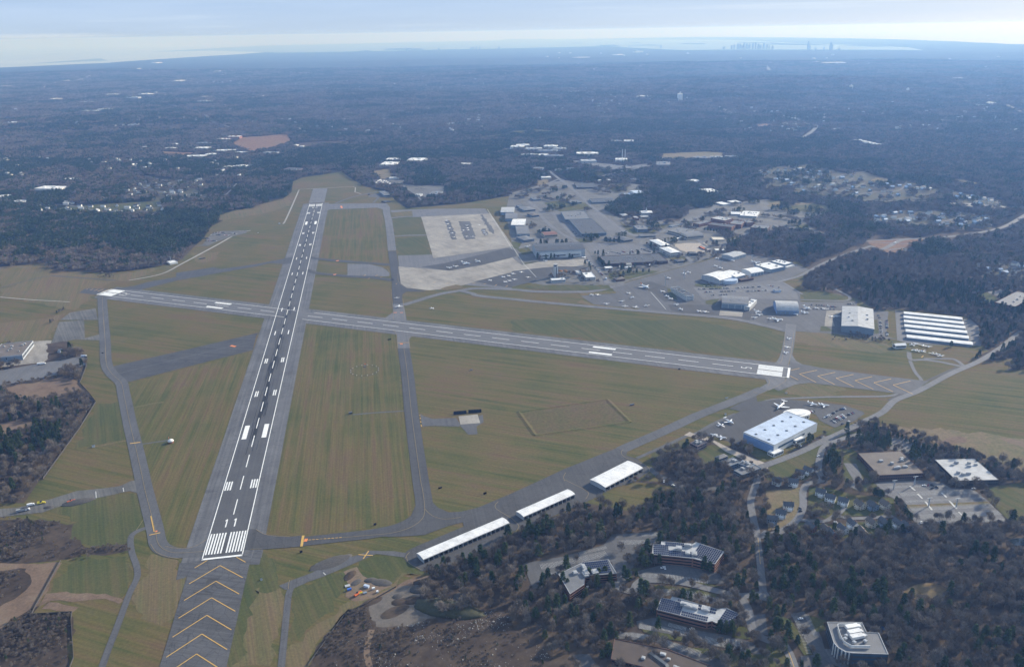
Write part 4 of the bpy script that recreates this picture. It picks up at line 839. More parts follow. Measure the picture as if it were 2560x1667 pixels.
bld('office_block', 'brown gravel roofed office at the bottom edge with a long dark skylight', 'office', "L:820,1480 1500,1640 1660,1540 1300,1400 850,1310", 8, 'brick_dark', 'roof_brown', rect=False, units=5, bands=2, seed=1)
P1 = G(*parse("L:1215,1480")[0], 8.5); mb = MB(); mb.box((0, 0, 0), (4, 24, 1.6), .5, .8)
o = mb.obj('skylight', 'metal_dark', None, (P1.x, P1.y, 7.4)); ro = [x for x in COL.objects if x.name.startswith('office_block') and not x.parent][-1]; o.parent = ro; o.location = (P1.x-ro.location.x, P1.y-ro.location.y, 7.4)
gb = bld('office_block', 'modern dark-walled office with a curved front and white rooftop plant screen', 'office', "M:545,1345 580,1385 640,1420 700,1430 1000,1440 920,1262 820,1258 780,1175 490,1172", 14, 'wall_dark', 'roof_grey', rect=False, bands=3, units=0, post=0, glass='glass_blue', trim='roof_pale')
g0 = gb[0].location
def onroof(s, z): return [Vector((p.x-g0.x, p.y-g0.y, z)) for p in (G(x, y, z) for x, y in parse(s))]
mb = MB(); Ps = onroof("M:770,1205 580,1205 575,1215 600,1300 630,1350 690,1385 845,1388", 14)
for a, b_ in zip(Ps, Ps[1:]): mb.box(tuple((a+b_)/2), ((b_-a).length+.4, .4, 2.6), math.atan2((b_-a).y, (b_-a).x))
mb.obj('plant_screen', 'roof_white', gb[0])
for s in ["M:695,1225", "M:715,1268", "M:735,1305"]:
    q = onroof(s, 14)[0]; mb = MB(); mb.box((0, 0, .3), (13, 5, 3), .05); mb.box((7.5, 0, .3), (2, 4, 2.2), .05); mb.box((0, 0, 0), (11, 3, .3), .05); mb.obj('rooftop_unit', 'roof_white', gb[0], tuple(q))
for a, b_ in zip(onroof('M:545,1345 580,1385 640,1420', 14), onroof('M:580,1385 640,1420 700,1430', 14)):
    for t in (.1, .6): q = a.lerp(b_, t)*1.01; mb = MB(); mb.box((q.x, q.y, 0), (1, 1, 13.4)); mb.obj('column', 'wall_white', gb[0])
for s in ["M:715,1350", "M:640,1320", "M:805,1340", "M:650,1295", "M:805,1295"]:
    q = onroof(s, 14)[0]; mb = MB(); mb.box((0, 0, 0), (3.2, 3, 2), .4); mb.box((0, 0, 2), (2, 2, .4), .4); mb.obj('rooftop_unit', 'metal', gb[0], tuple(q))
# base: big hangar and neighbours
bh = bld('hangar', 'huge grey hangar with a dark rust-spotted roof by the concrete apron', 'hangar', "C:234,845 700,830 605,760 182,785", 20, 'wall_grey', 'roof_dark', 'gable', units=6, bands=0, rise=3, overhang=.3, unitsize=(3, 3, 1.5))
u, v, Lh, Wh = bh[1:]
for a0, a1 in ((-.78, -.5), (-.25, .2), (.42, .78)): sidepanel(bh[0], u, v, Lh, Wh, 4.5, 7.5, 0, 'glass_dark', 'window_band', a0, a1)
sidepanel(bh[0], u, v, Lh, Wh, .1, 15, 0, 'wall_white', 'hangar_door', -.85, .85)
data = [
 ('warehouse', 'longest dark flat-roofed warehouse with rows of pale vents', "C:655,688 885,672 735,545 520,550", 9, 'wall_slate', 'roof_dark', 'flat', 14, 1),
 ('warehouse', 'paler rear half of the long dark warehouse, nearest the playing field', "C:500,552 730,545 672,472 448,478", 9.5, 'wall_slate', 'roof_grey', 'flat', 6, 1),
 ('warehouse', 'wide brick commissary with a dark roof behind the control tower', "C:870,968 1430,935 1385,868 818,892", 8, 'brick_dark', 'roof_dark', 'flat', 22, 1),
 ('annexe', 'small white annexe at the left end of the brick commissary', "C:865,1005 935,1000 925,985 860,990", 6, 'wall_white', 'roof_white', 'flat', 0, 1),
 ('annexe', 'low white loading shed in the yard before the brick commissary', "C:1050,1000 1110,995 1105,985 1050,990", 4, 'wall_white', 'roof_white', 'flat', 0, 0),
 ('annexe', 'cream porch block on the front wall of the brick commissary', "C:1065,968 1112,965 1108,955 1062,958", 9, 'wall_cream', 'roof_pale', 'flat', 0, 0),
 ('barrack', 'nearer of two white square buildings with hipped white roofs', "C:1455,868 1535,855 1485,805 1388,812", 12, 'wall_white', 'roof_white', 'hip', 0, 2),
 ('barrack', 'farther of two white square buildings with hipped white roofs', "C:1365,800 1440,788 1385,735 1295,740", 12, 'wall_white', 'roof_white', 'hip', 0, 2),
 ('office_block', 'brown-red roofed building with cream walls behind the huge hangar', "C:300,700 435,690 380,665 270,672", 8, 'wall_cream', 'roof_red', 'gable', 0, 1),
 ('office_block', 'small grey flat block next to the red-brown roof', "C:270,655 362,650 345,632 250,636", 5, 'wall_slate', 'roof_grey', 'flat', 2, 1),
 ('office_block', 'square dark office on a lawn with a tall rooftop plant room', "C:1180,645 1280,640 1230,605 1115,610", 9, 'wall_slate', 'roof_grey', 'flat', 3, 2),
 ('shed', 'dark hip-roofed hall with sheds beside the long car park, left one', "C:900,745 960,735 940,705 880,715", 6, 'wall_slate', 'shingle', 'hip', 0, 1),
 ('shed', 'dark hip-roofed hall with sheds beside the long car park, right one', "C:1010,755 1100,740 1060,705 985,715", 6, 'wall_slate', 'shingle', 'hip', 0, 1),
 ('shed', 'long low grey shed along the base road', "C:1185,710 1335,705 1325,692 1180,697", 4, 'wall_slate', 'roof_grey', 'gable', 0, 1),
 ('office_block', 'beige flat-roofed hall left of the arched gymnasium', "C:1590,685 1700,655 1590,625 1440,650", 8, 'wall_cream', 'roof_grey', 'flat', 5, 1),
 ('gymnasium', 'grey gymnasium with a low arched roof and beige walls', "C:1610,715 1775,700 1715,665 1575,680", 9, 'wall_cream', 'roof_grey', 'arch', 0, 1),
 ('annexe', 'low white building with small arches facing the service yard', "C:1510,740 1582,715 1575,710 1500,735", 5, 'wall_cream', 'roof_white', 'flat', 0, 1),
 ('dormitory', 'brick dormitory nearest the beige hall, long and narrow', "C:1735,598 1855,570 1810,555 1690,585", 10, 'brick', 'roof_grey', 'flat', 2, 3),
 ('dormitory', 'longest brick dormitory with a dark roof facing the trees', "C:1830,600 2050,625 2070,605 1850,578", 12, 'brick', 'roof_dark', 'flat', 2, 3),
 ('dormitory', 'brick dormitory with white rooftop plant in the middle of the block', "C:1870,545 2000,565 2035,540 1900,515", 16, 'brick', 'roof_pale', 'flat', 6, 3),
 ('dormitory', 'brick dormitory right of the middle with grey rooftop plant', "C:2020,590 2130,600 2175,570 2060,560", 13, 'brick', 'roof_grey', 'flat', 3, 3),
 ('dormitory', 'small brick dormitory behind the grey-topped one', "C:2170,585 2235,580 2210,550 2140,555", 13, 'brick', 'roof_grey', 'flat', 3, 3),
 ('dormitory', 'brick dormitory at the end of the avenue with a grey roof', "C:2215,625 2380,640 2400,610 2250,597", 13, 'brick_dark', 'roof_grey', 'flat', 3, 3),
 ('school', 'white flat-roofed school wing, left part', "C:2030,500 2120,505 2140,480 2040,480", 5, 'wall_white', 'roof_white', 'flat', 0, 1),
 ('school', 'white stepped school roof, right part with many low wings', "C:2150,515 2330,530 2250,475 2120,470", 6, 'wall_white', 'roof_white', 'flat', 8, 1),
 ('office_block', 'white flat-roofed long building left of the housing area', "C:1810,300 1920,292 1860,262 1755,268", 6, 'wall_white', 'roof_white', 'flat', 4, 1),
 ('school', 'small white roofed building by the bend of the base road', "C:1940,420 2005,408 1975,385 1910,390", 5, 'wall_white', 'roof_white', 'flat', 0, 1),
 ('school', 'thin white roofed building behind the bend of the base road', "C:2040,398 2115,388 2095,372 2010,378", 5, 'wall_white', 'roof_white', 'flat', 0, 1),
 ('chapel_hall', 'white tent-roofed hall beside the wood above the ball fields', "C:1645,208 1725,195 1695,178 1640,188", 6, 'wall_white', 'roof_white', 'gable', 0, 0),
 ('gymnasium', 'hall with a pale blue gabled roof beside the ball field', "C:1130,312 1210,302 1190,284 1100,284", 9, 'wall_white', 'roof_blue', 'gable', 0, 0),
 ('annexe', 'flat wing left of the pale blue gabled hall', "C:1020,325 1120,322 1100,305 1005,310", 5, 'wall_slate', 'roof_blue', 'flat', 3, 1),
 ('office_block', 'long dark building behind the lawn with trees in front', "C:600,258 780,250 770,212 580,212", 6, 'wall_dark', 'roof_dark', 'flat', 4, 1),
 ('office_block', 'row building beside the car park above the warehouse', "C:740,395 960,385 930,355 720,360", 6, 'wall_slate', 'roof_dark', 'flat', 6, 1),
 ('office_block', 'white-roofed pavilion at the road fork by the wood', "C:275,165 370,162 350,150 270,152", 7, 'wall_white', 'roof_white', 'flat', 0, 1),
 ('office_block', 'grey pavilion beside the car parks above the left hangars', "C:90,470 210,460 170,430 80,440", 6, 'wall_slate', 'roof_grey', 'hip', 0, 1),
 ('house', 'dark hip-roofed hall on the lawn by the left hangars', "C:175,520 240,512 215,490 155,497", 6, 'wall_slate', 'shingle_brown', 'hip', 0, 1),
 ('office_block', 'grey jumbled office block below the left hangars', "C:90,750 190,735 150,700 60,712", 7, 'wall_slate', 'roof_grey', 'hip', 0, 2),
 ('hangar', 'far left grey-white gabled hangar in the row beside the apron', "B:2295,487 2420,485 2380,440 2265,440", 10, 'wall_slate', 'roof_pale', 'gable', 0, 0),
 ('hangar', 'grey gabled hangar between the two white ones beside the apron', "B:2330,545 2440,545 2420,492 2310,495", 9, 'wall_slate', 'roof_grey', 'gable', 0, 0),
 ('hangar', 'bright white gabled hangar in the row beside the apron', "B:2400,605 2525,605 2480,550 2360,550", 11, 'wall_slate', 'roof_white', 'gable', 0, 0),
 ('hangar', 'near grey gabled hangar in the row beside the apron', "C:60,688 165,685 145,612 20,615", 9, 'wall_grey', 'roof_grey', 'gable', 0, 0),
 ('fire_station', 'white flat-roofed fire station with a ribbed near roof', "C:690,1092 782,1085 735,1042 650,1045", 8, 'wall_white', 'roof_white', 'flat', 3, 2),
 ('fire_station_wing', 'darker rear wing of the white fire station', "C:650,1040 730,1038 700,1008 630,1012", 7, 'wall_dark', 'roof_brown', 'flat', 2, 0),
 ('hangar', 'silver-grey gabled hangar at the far side of the right apron', "C:2060,905 2175,872 2070,848 1950,880", 9, 'wall_grey', 'roof_pale', 'gable', 0, 0),
 ('hangar', 'white flat-vaulted hangar adjoining the arena-roofed one', "C:2070,1090 2175,1068 2020,1022 1945,1045", 11, 'wall_grey', 'roof_white', 'gable', 3, 0),
 ('annexe', 'brown low annexe in front of the white vaulted hangars', "C:2120,1115 2260,1095 2180,1075 2090,1092", 6, 'brick', 'roof_brown', 'flat', 3, 1),
 ('hangar', 'cream arched hangar between the vaulted and the flat white ones', "C:2210,1055 2340,1035 2250,1000 2145,1018", 9, 'wall_white', 'roof_white', 'arch', 0, 0),
 ('hangar', 'large white flat-roofed hangar right of the cream arched one', "C:2410,1018 2535,990 2390,945 2255,972", 10, 'wall_slate', 'roof_white', 'flat', 6, 0),
 ('hangar', 'small white flat-roofed hangar farthest right of the apron row', "D:155,972 225,955 105,920 30,940", 8, 'wall_slate', 'roof_white', 'flat', 6, 0),
 ('annexe', 'low white awning beside the farthest right white hangar', "D:170,998 240,978 230,970 160,988", 4, 'wall_white', 'roof_white', 'flat', 0, 0),
 ('office_block', 'long three-storey slab office with a dark roof by the parked planes', "C:1600,1268 1670,1260 1565,1172 1500,1180", 12, 'wall_white', 'roof_dark', 'flat', 5, 3),
 ('hangar', 'grey hangar with a row of roof vents by the dark apron', "C:1942,1328 2180,1340 2215,1275 1965,1258", 12, 'wall_grey', 'roof_grey', 'gable', 8, 0),
 ('annexe', 'white two-storey wing on the right side of the vented grey hangar', "C:2180,1362 2235,1370 2255,1295 2205,1288", 9, 'wall_white', 'roof_white', 'flat', 3, 2),
 ('hangar', 'white hangar with a long ribbed double-slope roof and glass front', "D:685,1540 985,1575 978,1385 692,1362", 13, 'wall_slate', 'roof_pale', 'gable_short', 6, 0),
 ('base_building', 'low white building at the foot of the control tower', "C:370,1115 505,1110 480,1090 355,1100", 7, 'wall_white', 'roof_white', 'flat', 1, 1),
 ('house', 'white bungalow with a pale roof beside the light aircraft park', "I:1180,240 1280,235 1265,215 1165,220", 6, 'wall_white', 'roof_white', 'gable', 0, 1),
 ('shed', 'pale flat barracks block by the corner of the lower right apron', "C:1880,838 1975,840 1970,820 1890,825", 4, 'wall_cream', 'roof_white', 'flat', 0, 1),
 ('shed', 'cream storage shed row in the trees below the dormitories', "C:1850,740 1960,740 1985,715 1870,715", 4, 'wall_cream', 'wall_cream', 'flat', 0, 0),
 ('shed', 'red-roofed shed in the storage yard', "C:1740,805 1790,830 1800,822 1755,797", 4, 'wall_dark', 'orange', 'flat', 0, 0),
 ('shed', 'grey hip-roofed shed at the near end of the storage yard', "C:1640,870 1725,868 1700,850 1640,852", 6, 'wall_slate', 'shingle', 'hip', 0, 1),
 ('shed', 'grey-green shed cluster beside the far taxiway head', "B:1170,330 1235,325 1215,285 1160,290", 7, 'wall_slate', 'roof_grey', 'flat', 3, 1),
 ('shed', 'small dark hut on the grass by the far taxiway', "B:1180,395 1235,385 1225,372 1185,378", 4, 'wall_dark', 'roof_dark', 'flat', 0, 0),
 ('office_block', 'brick-ended dark block in the wood beyond the far runway end', "B:255,92 420,100 428,72 285,70", 7, 'brick', 'roof_dark', 'flat', 3, 1),
 ('annexe', 'white shed with a mast at the edge of the dark pine wood', "A:1570,960 1640,950 1630,925 1560,940", 5, 'wall_white', 'roof_white', 'flat', 0, 0),
 ('hangar', 'old hangar with a grey roof and white end wall in the left compound', "E:-20,345 250,315 265,195 -60,225", 11, 'wall_grey', 'roof_tan', 'flat', 10, 1),
 ('shed', 'tiny grey hut on the scrub beside the left taxiway', "E:540,290 570,288 570,275 542,276", 4, 'wall_grey', 'roof_grey', 'flat', 0, 0),
 ('office_block', 'brown low-roofed house group among trees at the far right', "D:2230,1330 2400,1400 2400,1220 2200,1210", 9, 'brick', 'roof_grey', 'flat', 4, 2),
 ('shed', 'small white-roofed shed on the lawn above the ball field', "C:805,195 830,193 825,185 800,187", 5, 'wall_white', 'roof_white', 'gable', 0, 0),
 ('shed', 'cream shed right of the first one above the ball field', "C:890,192 912,190 906,180 885,182", 6, 'wall_cream', 'roof_white', 'gable', 0, 0),
 ('office_block', 'low brick block among bare trees left of the chapel', "C:1020,520 1080,515 1060,498 1005,502", 6, 'brick', 'roof_pale', 'hip', 0, 1),
 ('office_block', 'small brick block with a pale roof below the chapel', "C:1135,540 1172,538 1168,520 1130,522", 9, 'brick', 'roof_pale', 'flat', 1, 2),
 ('office_block', 'low pale-roofed block right of the small brick block', "C:1200,530 1275,528 1262,515 1190,517", 5, 'wall_cream', 'roof_pale', 'flat', 0, 1),
 ('office_block', 'small grey block in the trees by the upper car park', "C:540,400 640,392 620,372 525,378", 5, 'wall_slate', 'roof_grey', 'flat', 3, 1),
 ('office_block', 'grey block left of the upper playing field', "C:190,370 265,365 245,345 180,350", 5, 'wall_slate', 'roof_grey', 'flat', 2, 1),
 ('shed', 'white mobile offices beside the fire station road', "C:600,1050 640,1045 630,1022 592,1026", 5, 'wall_white', 'roof_pale', 'flat', 0, 0),
 ('shed', 'long low stand of sheds behind the beige hall', "C:1480,620 1560,600 1540,590 1460,608", 4, 'wall_slate', 'roof_grey', 'flat', 0, 0),
 ('office_block', 'dark block right of the service avenue under the dormitories', "C:1100,190 1180,185 1165,165 1090,170", 7, 'wall_dark', 'roof_dark', 'flat', 2, 1),
 ('office_block', 'low roofed block above the left hangars by the small car park', "C:60,440 120,435 100,415 50,420", 5, 'wall_slate', 'roof_grey', 'flat', 2, 1),
 ('shed', 'small dark house group by the round lawn below the white barracks', "C:1525,945 1605,935 1590,918 1520,925", 5, 'wall_slate', 'shingle', 'hip', 0, 1),
 ('shed', 'grey hut beside the vented grey hangar road', "D:60,1215 115,1212 110,1195 60,1198", 5, 'roof_blue', 'roof_grey', 'flat', 0, 0),
 ('shed', 'dark tree-shaded hut in the field behind the commissary road', "C:960,1115 1040,1105 1030,1085 955,1095", 5, 'brick_dark', 'shingle_brown', 'hip', 0, 0),
]
for nm, lb, s, h_, wl, rf, kd, un, bd in data:
    us = (2.2, 2.2, 1.2) if 'vents' in lb or 'commissary' in lb else (4, 3, 1.8)
    bld(nm, lb, {'annexe': 'building', 'office_block': 'office', 'base_building': 'building', 'chapel_hall': 'hall', 'fire_station_wing': 'fire station', 'fire_station': 'fire station'}.get(nm, nm), s, h_, wl, rf, kd, un, bd, rise={'arch': 4, 'hip': 2.6, 'gable': 2.5}.get(kd, 3), unitsize=us, doors=4 if nm == 'hangar' and kd != 'gable_short' else 0, post=0 if h_ < 7 else 3.2)
# arena-roofed hangar
r_ = bld('hangar', 'white hangar with a broad many-sided arena roof and curved blue canopy', 'hangar', "C:1925,1120 2060,1085 1900,1035 1770,1075", 10, 'wall_grey', 'roof_white', 'arch', 0, 0, rise=5)
P1 = G(*parse("C:2020,1125")[0], 4); mb = MB(); mb.prism([(20*math.cos(k*math.pi/8), 15*math.sin(k*math.pi/8)) for k in range(16)], -4, 4.5); o = mb.obj('canopy', 'roof_blue', r_[0], (P1.x-r_[0].location.x, P1.y-r_[0].location.y, 4))
# barrel hangar
r_ = bld('hangar', 'white barrel-vaulted hangar with a bright half-round roof', 'hangar', "D:55,1395 285,1405 255,1330 75,1325", 8, 'wall_blue', 'roof_pale', 'arch', 0, 0, rise=10, doors=5)
# T hangars
for k, s in enumerate(["I:1265,-58 1805,-4 1803,-24 1262,-78", "I:1262,-20 1820,38 1815,18 1262,-42", "I:1266,20 1833,80 1830,58 1265,-2", "I:1270,62 1848,123 1848,101 1270,40", "I:1282,108 1866,173 1862,150 1280,85", "I:1292,162 1900,230 1898,205 1290,137"]):
    P, g0 = place(s, 3.5); 
    bld('hangar_row', ['farthest of six parallel hangar rows with pale roofs', 'second farthest of six parallel pale-roofed hangar rows', 'third from the far side of six pale-roofed hangar rows', 'fourth from the far side of six pale-roofed hangar rows', 'second nearest of six parallel pale-roofed hangar rows', 'nearest and longest of six pale-roofed hangar rows'][k], 'hangar', s, 4.2, 'wall_slate', 'roof_white', 'gable', 0, 0, rise=1.3, group='parallel hangar rows by the access road', doors=14)
# church steeple
r_ = bld('chapel', 'white chapel with a pointed steeple among trees', 'chapel', "C:1200,495 1300,490 1290,472 1190,475", 7, 'wall_white', 'roof_white', 'gable', 0, 1, rise=3)
mb = MB(); mb.box((0, 0, 0), (4, 4, 14)); mb.box((0, 0, 14), (3.4, 3.4, 9), 0, .04); mb.obj('steeple', 'wall_white', r_[0], (0, -4, 0))
# control tower
T0 = G(*parse("C:405,1088")[0]); tw = empty('control_tower', T0); tag(tw, 'white and grey control tower with a dark stripe and glazed cab', 'control tower'); clear([T0+Vector((10*math.cos(a), 10*math.sin(a), 0)) for a in (0, 1.5, 3, 4.5)])
mb = MB(); mb.box((0, 0, 0), (8.4, 8.4, 27), .2); mb.obj('shaft', 'wall_white', tw)
for a in (.2, .2+math.pi/2, .2+math.pi, .2-math.pi/2):
    mb = MB(); mb.box((math.cos(a)*4.22, math.sin(a)*4.22, 1), (.12, 2.2, 25), a); mb.obj('window_strip', 'glass_dark', tw)
mb = MB(); mb.prism([(6.2*math.cos(k*math.pi/4+.2), 6.2*math.sin(k*math.pi/4+.2)) for k in range(8)], 27, 28.2, bottom=True); mb.obj('walkway', 'wall_grey', tw)
mb = MB(); mb.loft([[Vector((r*math.cos(k*math.pi/4+.2), r*math.sin(k*math.pi/4+.2), z)) for k in range(8)] for r, z in ((4.6, 28.2), (5.6, 31.6))]); mb.obj('cab', 'glass_dark', tw)
mb = MB(); mb.prism([(6*math.cos(k*math.pi/4+.2), 6*math.sin(k*math.pi/4+.2)) for k in range(8)], 31.6, 32.5, bottom=True); o = mb.obj('roof', 'roof_pale', tw); mb = MB(); mb.box((0, 0, 32.5), (.3, .3, 5)); mb.box((1.5, 1, 32.5), (.2, .2, 3.5)); mb.obj('antenna', 'metal', o)

# ------------------------------------------------------------------ aircraft
def ringx(x, r, zc, n=10, sy=1, sz=1): return [Vector((x, r*sy*math.cos(k*2*math.pi/n), zc+r*sz*math.sin(k*2*math.pi/n))) for k in range(n)]
def wingmesh(root_x, root_c, tip_x, tip_c, span0, span1, z0, z1, t, s):
    mb = MB(); mb.loft([[Vector((root_x, s*span0, z0)), Vector((root_x-root_c*.4, s*span0, z0+t)), Vector((root_x-root_c, s*span0, z0)), Vector((root_x-root_c*.4, s*span0, z0-t*.5))],
                        [Vector((tip_x, s*span1, z1)), Vector((tip_x-tip_c*.4, s*span1, z1+t*.5)), Vector((tip_x-tip_c, s*span1, z1)), Vector((tip_x-tip_c*.4, s*span1, z1-t*.3))]]); return mb
def make_plane(kind, body='plane_white'):
    r = empty({'light': 'light_aircraft', 'jet': 'business_jet', 'liner': 'airliner'}[kind])
    if kind == 'light':
        mb = MB(); mb.loft([ringx(x, q, z) for x, q, z in ((3.6, .25, 1.2), (3.2, .5, 1.2), (1.8, .62, 1.3), (0, .68, 1.4), (-1.5, .5, 1.4), (-4.2, .16, 1.5))]); mb.obj('fuselage', body, r, smooth=True)
        mb = MB(); mb.box((.9, 0, 1.55), (2.0, 1.1, .55), 0, .75); mb.obj('cockpit', 'glass_dark', r)
        for s_ in (-1, 1): wingmesh(1.6, 1.6, 1.4, 1.1, .3, 5.4, 1.1, 1.35, .16, s_).obj('wing', body, r); wingmesh(-3.3, .9, -3.5, .6, .05, 1.7, 1.5, 1.5, .08, s_).obj('tailplane', body, r)
        mb = MB(); mb.loft([[Vector((-3.1, -.06, 1.5)), Vector((-4.4, -.06, 1.5)), Vector((-4.4, .06, 1.5)), Vector((-3.1, .06, 1.5))], [Vector((-4.0, -.03, 2.9)), Vector((-4.6, -.03, 2.9)), Vector((-4.6, .03, 2.9)), Vector((-4.0, .03, 2.9))]]); mb.obj('tail_fin', 'plane_blue', r)
        mb = MB(); mb.box((3.7, 0, .3), (.06, .14, 1.9)); mb.obj('propeller', 'black', r)
        for x, y in ((2.8, 0), (0, 1.1), (0, -1.1)): mb = MB(); mb.box((x, y, 0), (.35, .12, .35)); mb.box((x, y, .3), (.08, .08, .9)); mb.obj('wheel', 'rubber_tyre', r)
    else:
        k = 1 if kind == 'jet' else 1.75
        mb = MB(); mb.loft([ringx(x*k, q*k, z*k, 12) for x, q, z in ((9, .15, 1.7), (8.3, .6, 1.8), (7, 1.0, 2.0), (5, 1.15, 2.1), (-3, 1.15, 2.1), (-6.5, .8, 2.4), (-9.3, .2, 2.9))]); mb.obj('fuselage', body, r, smooth=True)
        mb = MB(); mb.box((7.4*k, 0, 2.35*k), (.8*k, 1.3*k, .45*k), 0, .7); mb.obj('cockpit', 'glass_dark', r)
        for s_ in (-1, 1):
            mb = MB()
            for q in range(7): mb.box(((4.6-q*1.1)*k, s_*1.14*k, 2.25*k), (.4*k, .08*k, .4*k))
            mb.obj('window_row', 'glass_dark', r)
            wingmesh(2.4*k, 4.2*k, -2.2*k, 1.3*k, .8*k, 9.2*k, 1.3*k, 1.8*k, .3*k, s_).obj('wing', body, r)
            zt = 5.4 if kind == 'jet' else 2.9
            wingmesh(-7.4*k, 1.9*k, -9.0*k, .9*k, .1*k, 3.6*k, zt*k, zt*k, .14*k, s_).obj('tailplane', body, r)
            mb = MB(); ex, ey, ez = (-4.6, 1.9, 2.9) if kind == 'jet' else (1.2, 3.4, 1.1)
            mb.loft([[Vector((p.x, p.y+s_*ey*k, p.z)) for p in ringx((ex+x)*k, q*k, ez*k)] for x, q in ((1.4, .5), (1, .62), (-1, .6), (-1.6, .35))]); mb.obj('engine', 'plane_grey' if kind == 'jet' else 'plane_blue', r, smooth=True)
        mb = MB(); mb.loft([[Vector((-6*k, -.14*k, 2.6*k)), Vector((-9.2*k, -.14*k, 2.6*k)), Vector((-9.2*k, .14*k, 2.6*k)), Vector((-6*k, .14*k, 2.6*k))], [Vector((-8.0*k, -.06*k, 5.6*k)), Vector((-9.9*k, -.06*k, 5.6*k)), Vector((-9.9*k, .06*k, 5.6*k)), Vector((-8.0*k, .06*k, 5.6*k))]]); mb.obj('tail_fin', 'plane_white' if kind == 'jet' else 'orange_paint', r)
        for x, y in ((6, 0), (-1, 1.5), (-1, -1.5)): mb = MB(); mb.box((x*k, y*k, 0), (.7*k, .4*k, .7*k)); mb.box((x*k, y*k, .5*k), (.2*k, .2*k, 1.2*k)); mb.obj('wheel', 'rubber_tyre', r)
    return r
KN = {'light': 'light aircraft', 'jet': 'business jet', 'liner': 'airliner'}
protos = {}
def plane(kind, s, head, label, group=None, scale=1, z=.75):
    """head: degrees in the picture plane, where the nose points (0 = right, 90 = away)"""
    x, y = parse(s)[0]; p = G(x, y); q = G(x+6*math.cos(R(head)), y-6*math.sin(R(head))*.55); a = math.atan2(q.y-p.y, q.x-p.x)
    if kind not in protos: o = protos[kind] = make_plane(kind); first = True
    else: o = copy_tree(protos[kind])
    o.location = (p.x, p.y, z); o.rotation_euler = (0, 0, a); o.scale = (scale,)*3; tag(o, label, KN[kind], group)
    if not group and 'group' in o.keys(): del o['group']
    return o
ga = 'light aircraft parked on the dark strips of the concrete apron'
for i, s in enumerate("B:1770,570 B:1782,602 B:1800,640 B:1825,687 B:1842,724".split()): plane('light', s, 200+i*9, 'small light aircraft on the leftmost dark strip of the concrete apron', ga, 1.25)
for i, s in enumerate("B:1960,615 B:1966,640 B:1972,657 B:1928,660 B:1960,717 B:2015,718".split()): plane('light', s, 190+i*13, 'small light aircraft on the middle dark strip of the concrete apron', ga, 1.25)
for i, s in enumerate("B:2115,665 B:2124,682 B:2140,699 B:2078,608".split()): plane('light', s, 10+i*15, 'small light aircraft on the rightmost dark strip of the concrete apron', ga, 1.25)
plane('jet', "B:1800,1008", 10, 'leftmost small jet on the dark band below the concrete apron', scale=.8); plane('jet', "B:1858,995", 15, 'second small jet from the left on the dark band below the concrete apron', scale=.8)
plane('jet', "B:1952,970", -10, 'largest white T-tailed jet on the dark band below the concrete apron', scale=1.35); plane('jet', "B:2066,950", -20, 'rightmost jet on the dark band below the concrete apron', scale=1.0)
gb_ = 'light aircraft parked left of the control tower'
for i, s in enumerate("B:2175,1127 B:2300,1095 B:2350,1085 B:2318,1140 B:2358,1130 C:10,1064 C:88,1050 C:150,1098 C:25,1118".split()): plane('light', s, 20+i*5, 'white light aircraft on the dark apron left of the control tower', gb_, 1.3)
plane('light', "B:1310,1287", 270, 'light aircraft waiting behind the white jet on the taxiway', scale=1.2); plane('jet', "B:1330,1368", 85, 'white jet taxiing away on the taxiway just above the crossing', scale=1.0); plane('light', "B:1637,1387", 20, 'white light aircraft on the grass right of the taxiway crossing', scale=1.3)
plane('jet', "C:315,943", 5, 'jet in front of the huge grey hangar door', scale=.7); plane('jet', "C:672,912", 30, 'jet at the right corner of the huge grey hangar', scale=.8); plane('jet', "C:140,812", 185, 'dark jet beside the left end of the huge grey hangar', scale=.9)
plane('liner', "C:1235,1190", -35, 'big white airliner with an orange tail in the middle of the apron', scale=.95)
gc = 'light aircraft parked on the worn apron below the tower road'
for i, s in enumerate("C:740,1260 C:798,1260 C:880,1343 C:1020,1320 C:1120,1285 C:1085,1245 C:1150,1374 C:1050,1366 C:1250,1360".split()): plane('light', s, 15+37*i, 'light aircraft on the worn grey apron between the taxiway and the airliner', gc, 1.3)
gd = 'aircraft parked in front of the slab office'
for i, s in enumerate("C:1440,1275 C:1475,1298 C:1400,1230".split()): plane('light', s, 10+8*i, 'light aircraft in front of the long slab office', gd, 1.5)
for i, (s, l_) in enumerate([("C:1530,1352", 'light aircraft on the dark apron just below the slab office'), ("C:1568,1395", 'light aircraft alone in the middle of the dark apron'), ("C:1740,1414", 'left one of two light aircraft beside the pale concrete pad'), ("C:1800,1419", 'right one of two light aircraft beside the pale concrete pad')]): plane('light', s, -10+20*i, l_, None, 1.4)
for s, l_ in [("C:1455,1106", 'light aircraft alone on the upper apron left of the arena-roofed hangar'), ("C:1600,1063", 'left aircraft of a pair on the upper apron'), ("C:1642,1052", 'right aircraft of a pair on the upper apron'), ("C:1905,922", 'aircraft beside the silver-grey gabled hangar, left one'), ("C:2050,942", 'aircraft in front of the silver-grey gabled hangar'), ("C:1892,993", 'small aircraft between the two hangar groups'), ("C:1940,1012", 'small aircraft nearest the white vaulted hangar')]: plane('light', s, 10, l_, None, 1.5)
plane('jet', "C:2270,962", 0, 'white jet with a tall tail behind the large flat hangar', scale=1.3)
for s, h_, l_, k in [("D:365,1387", -30, 'long jet right of the barrel-vaulted hangar', 1.1), ("D:345,1427", -10, 'second jet right of the barrel-vaulted hangar', .9), ("C:2285,1418", -20, 'upper jet left of the barrel-vaulted hangar', .9), ("C:2300,1445", 0, 'middle jet left of the barrel-vaulted hangar', .8), ("I:90,8", 0, 'white jet parked at the lower edge of the right apron', 1.2)]: plane('jet', s, h_, l_, None, k)
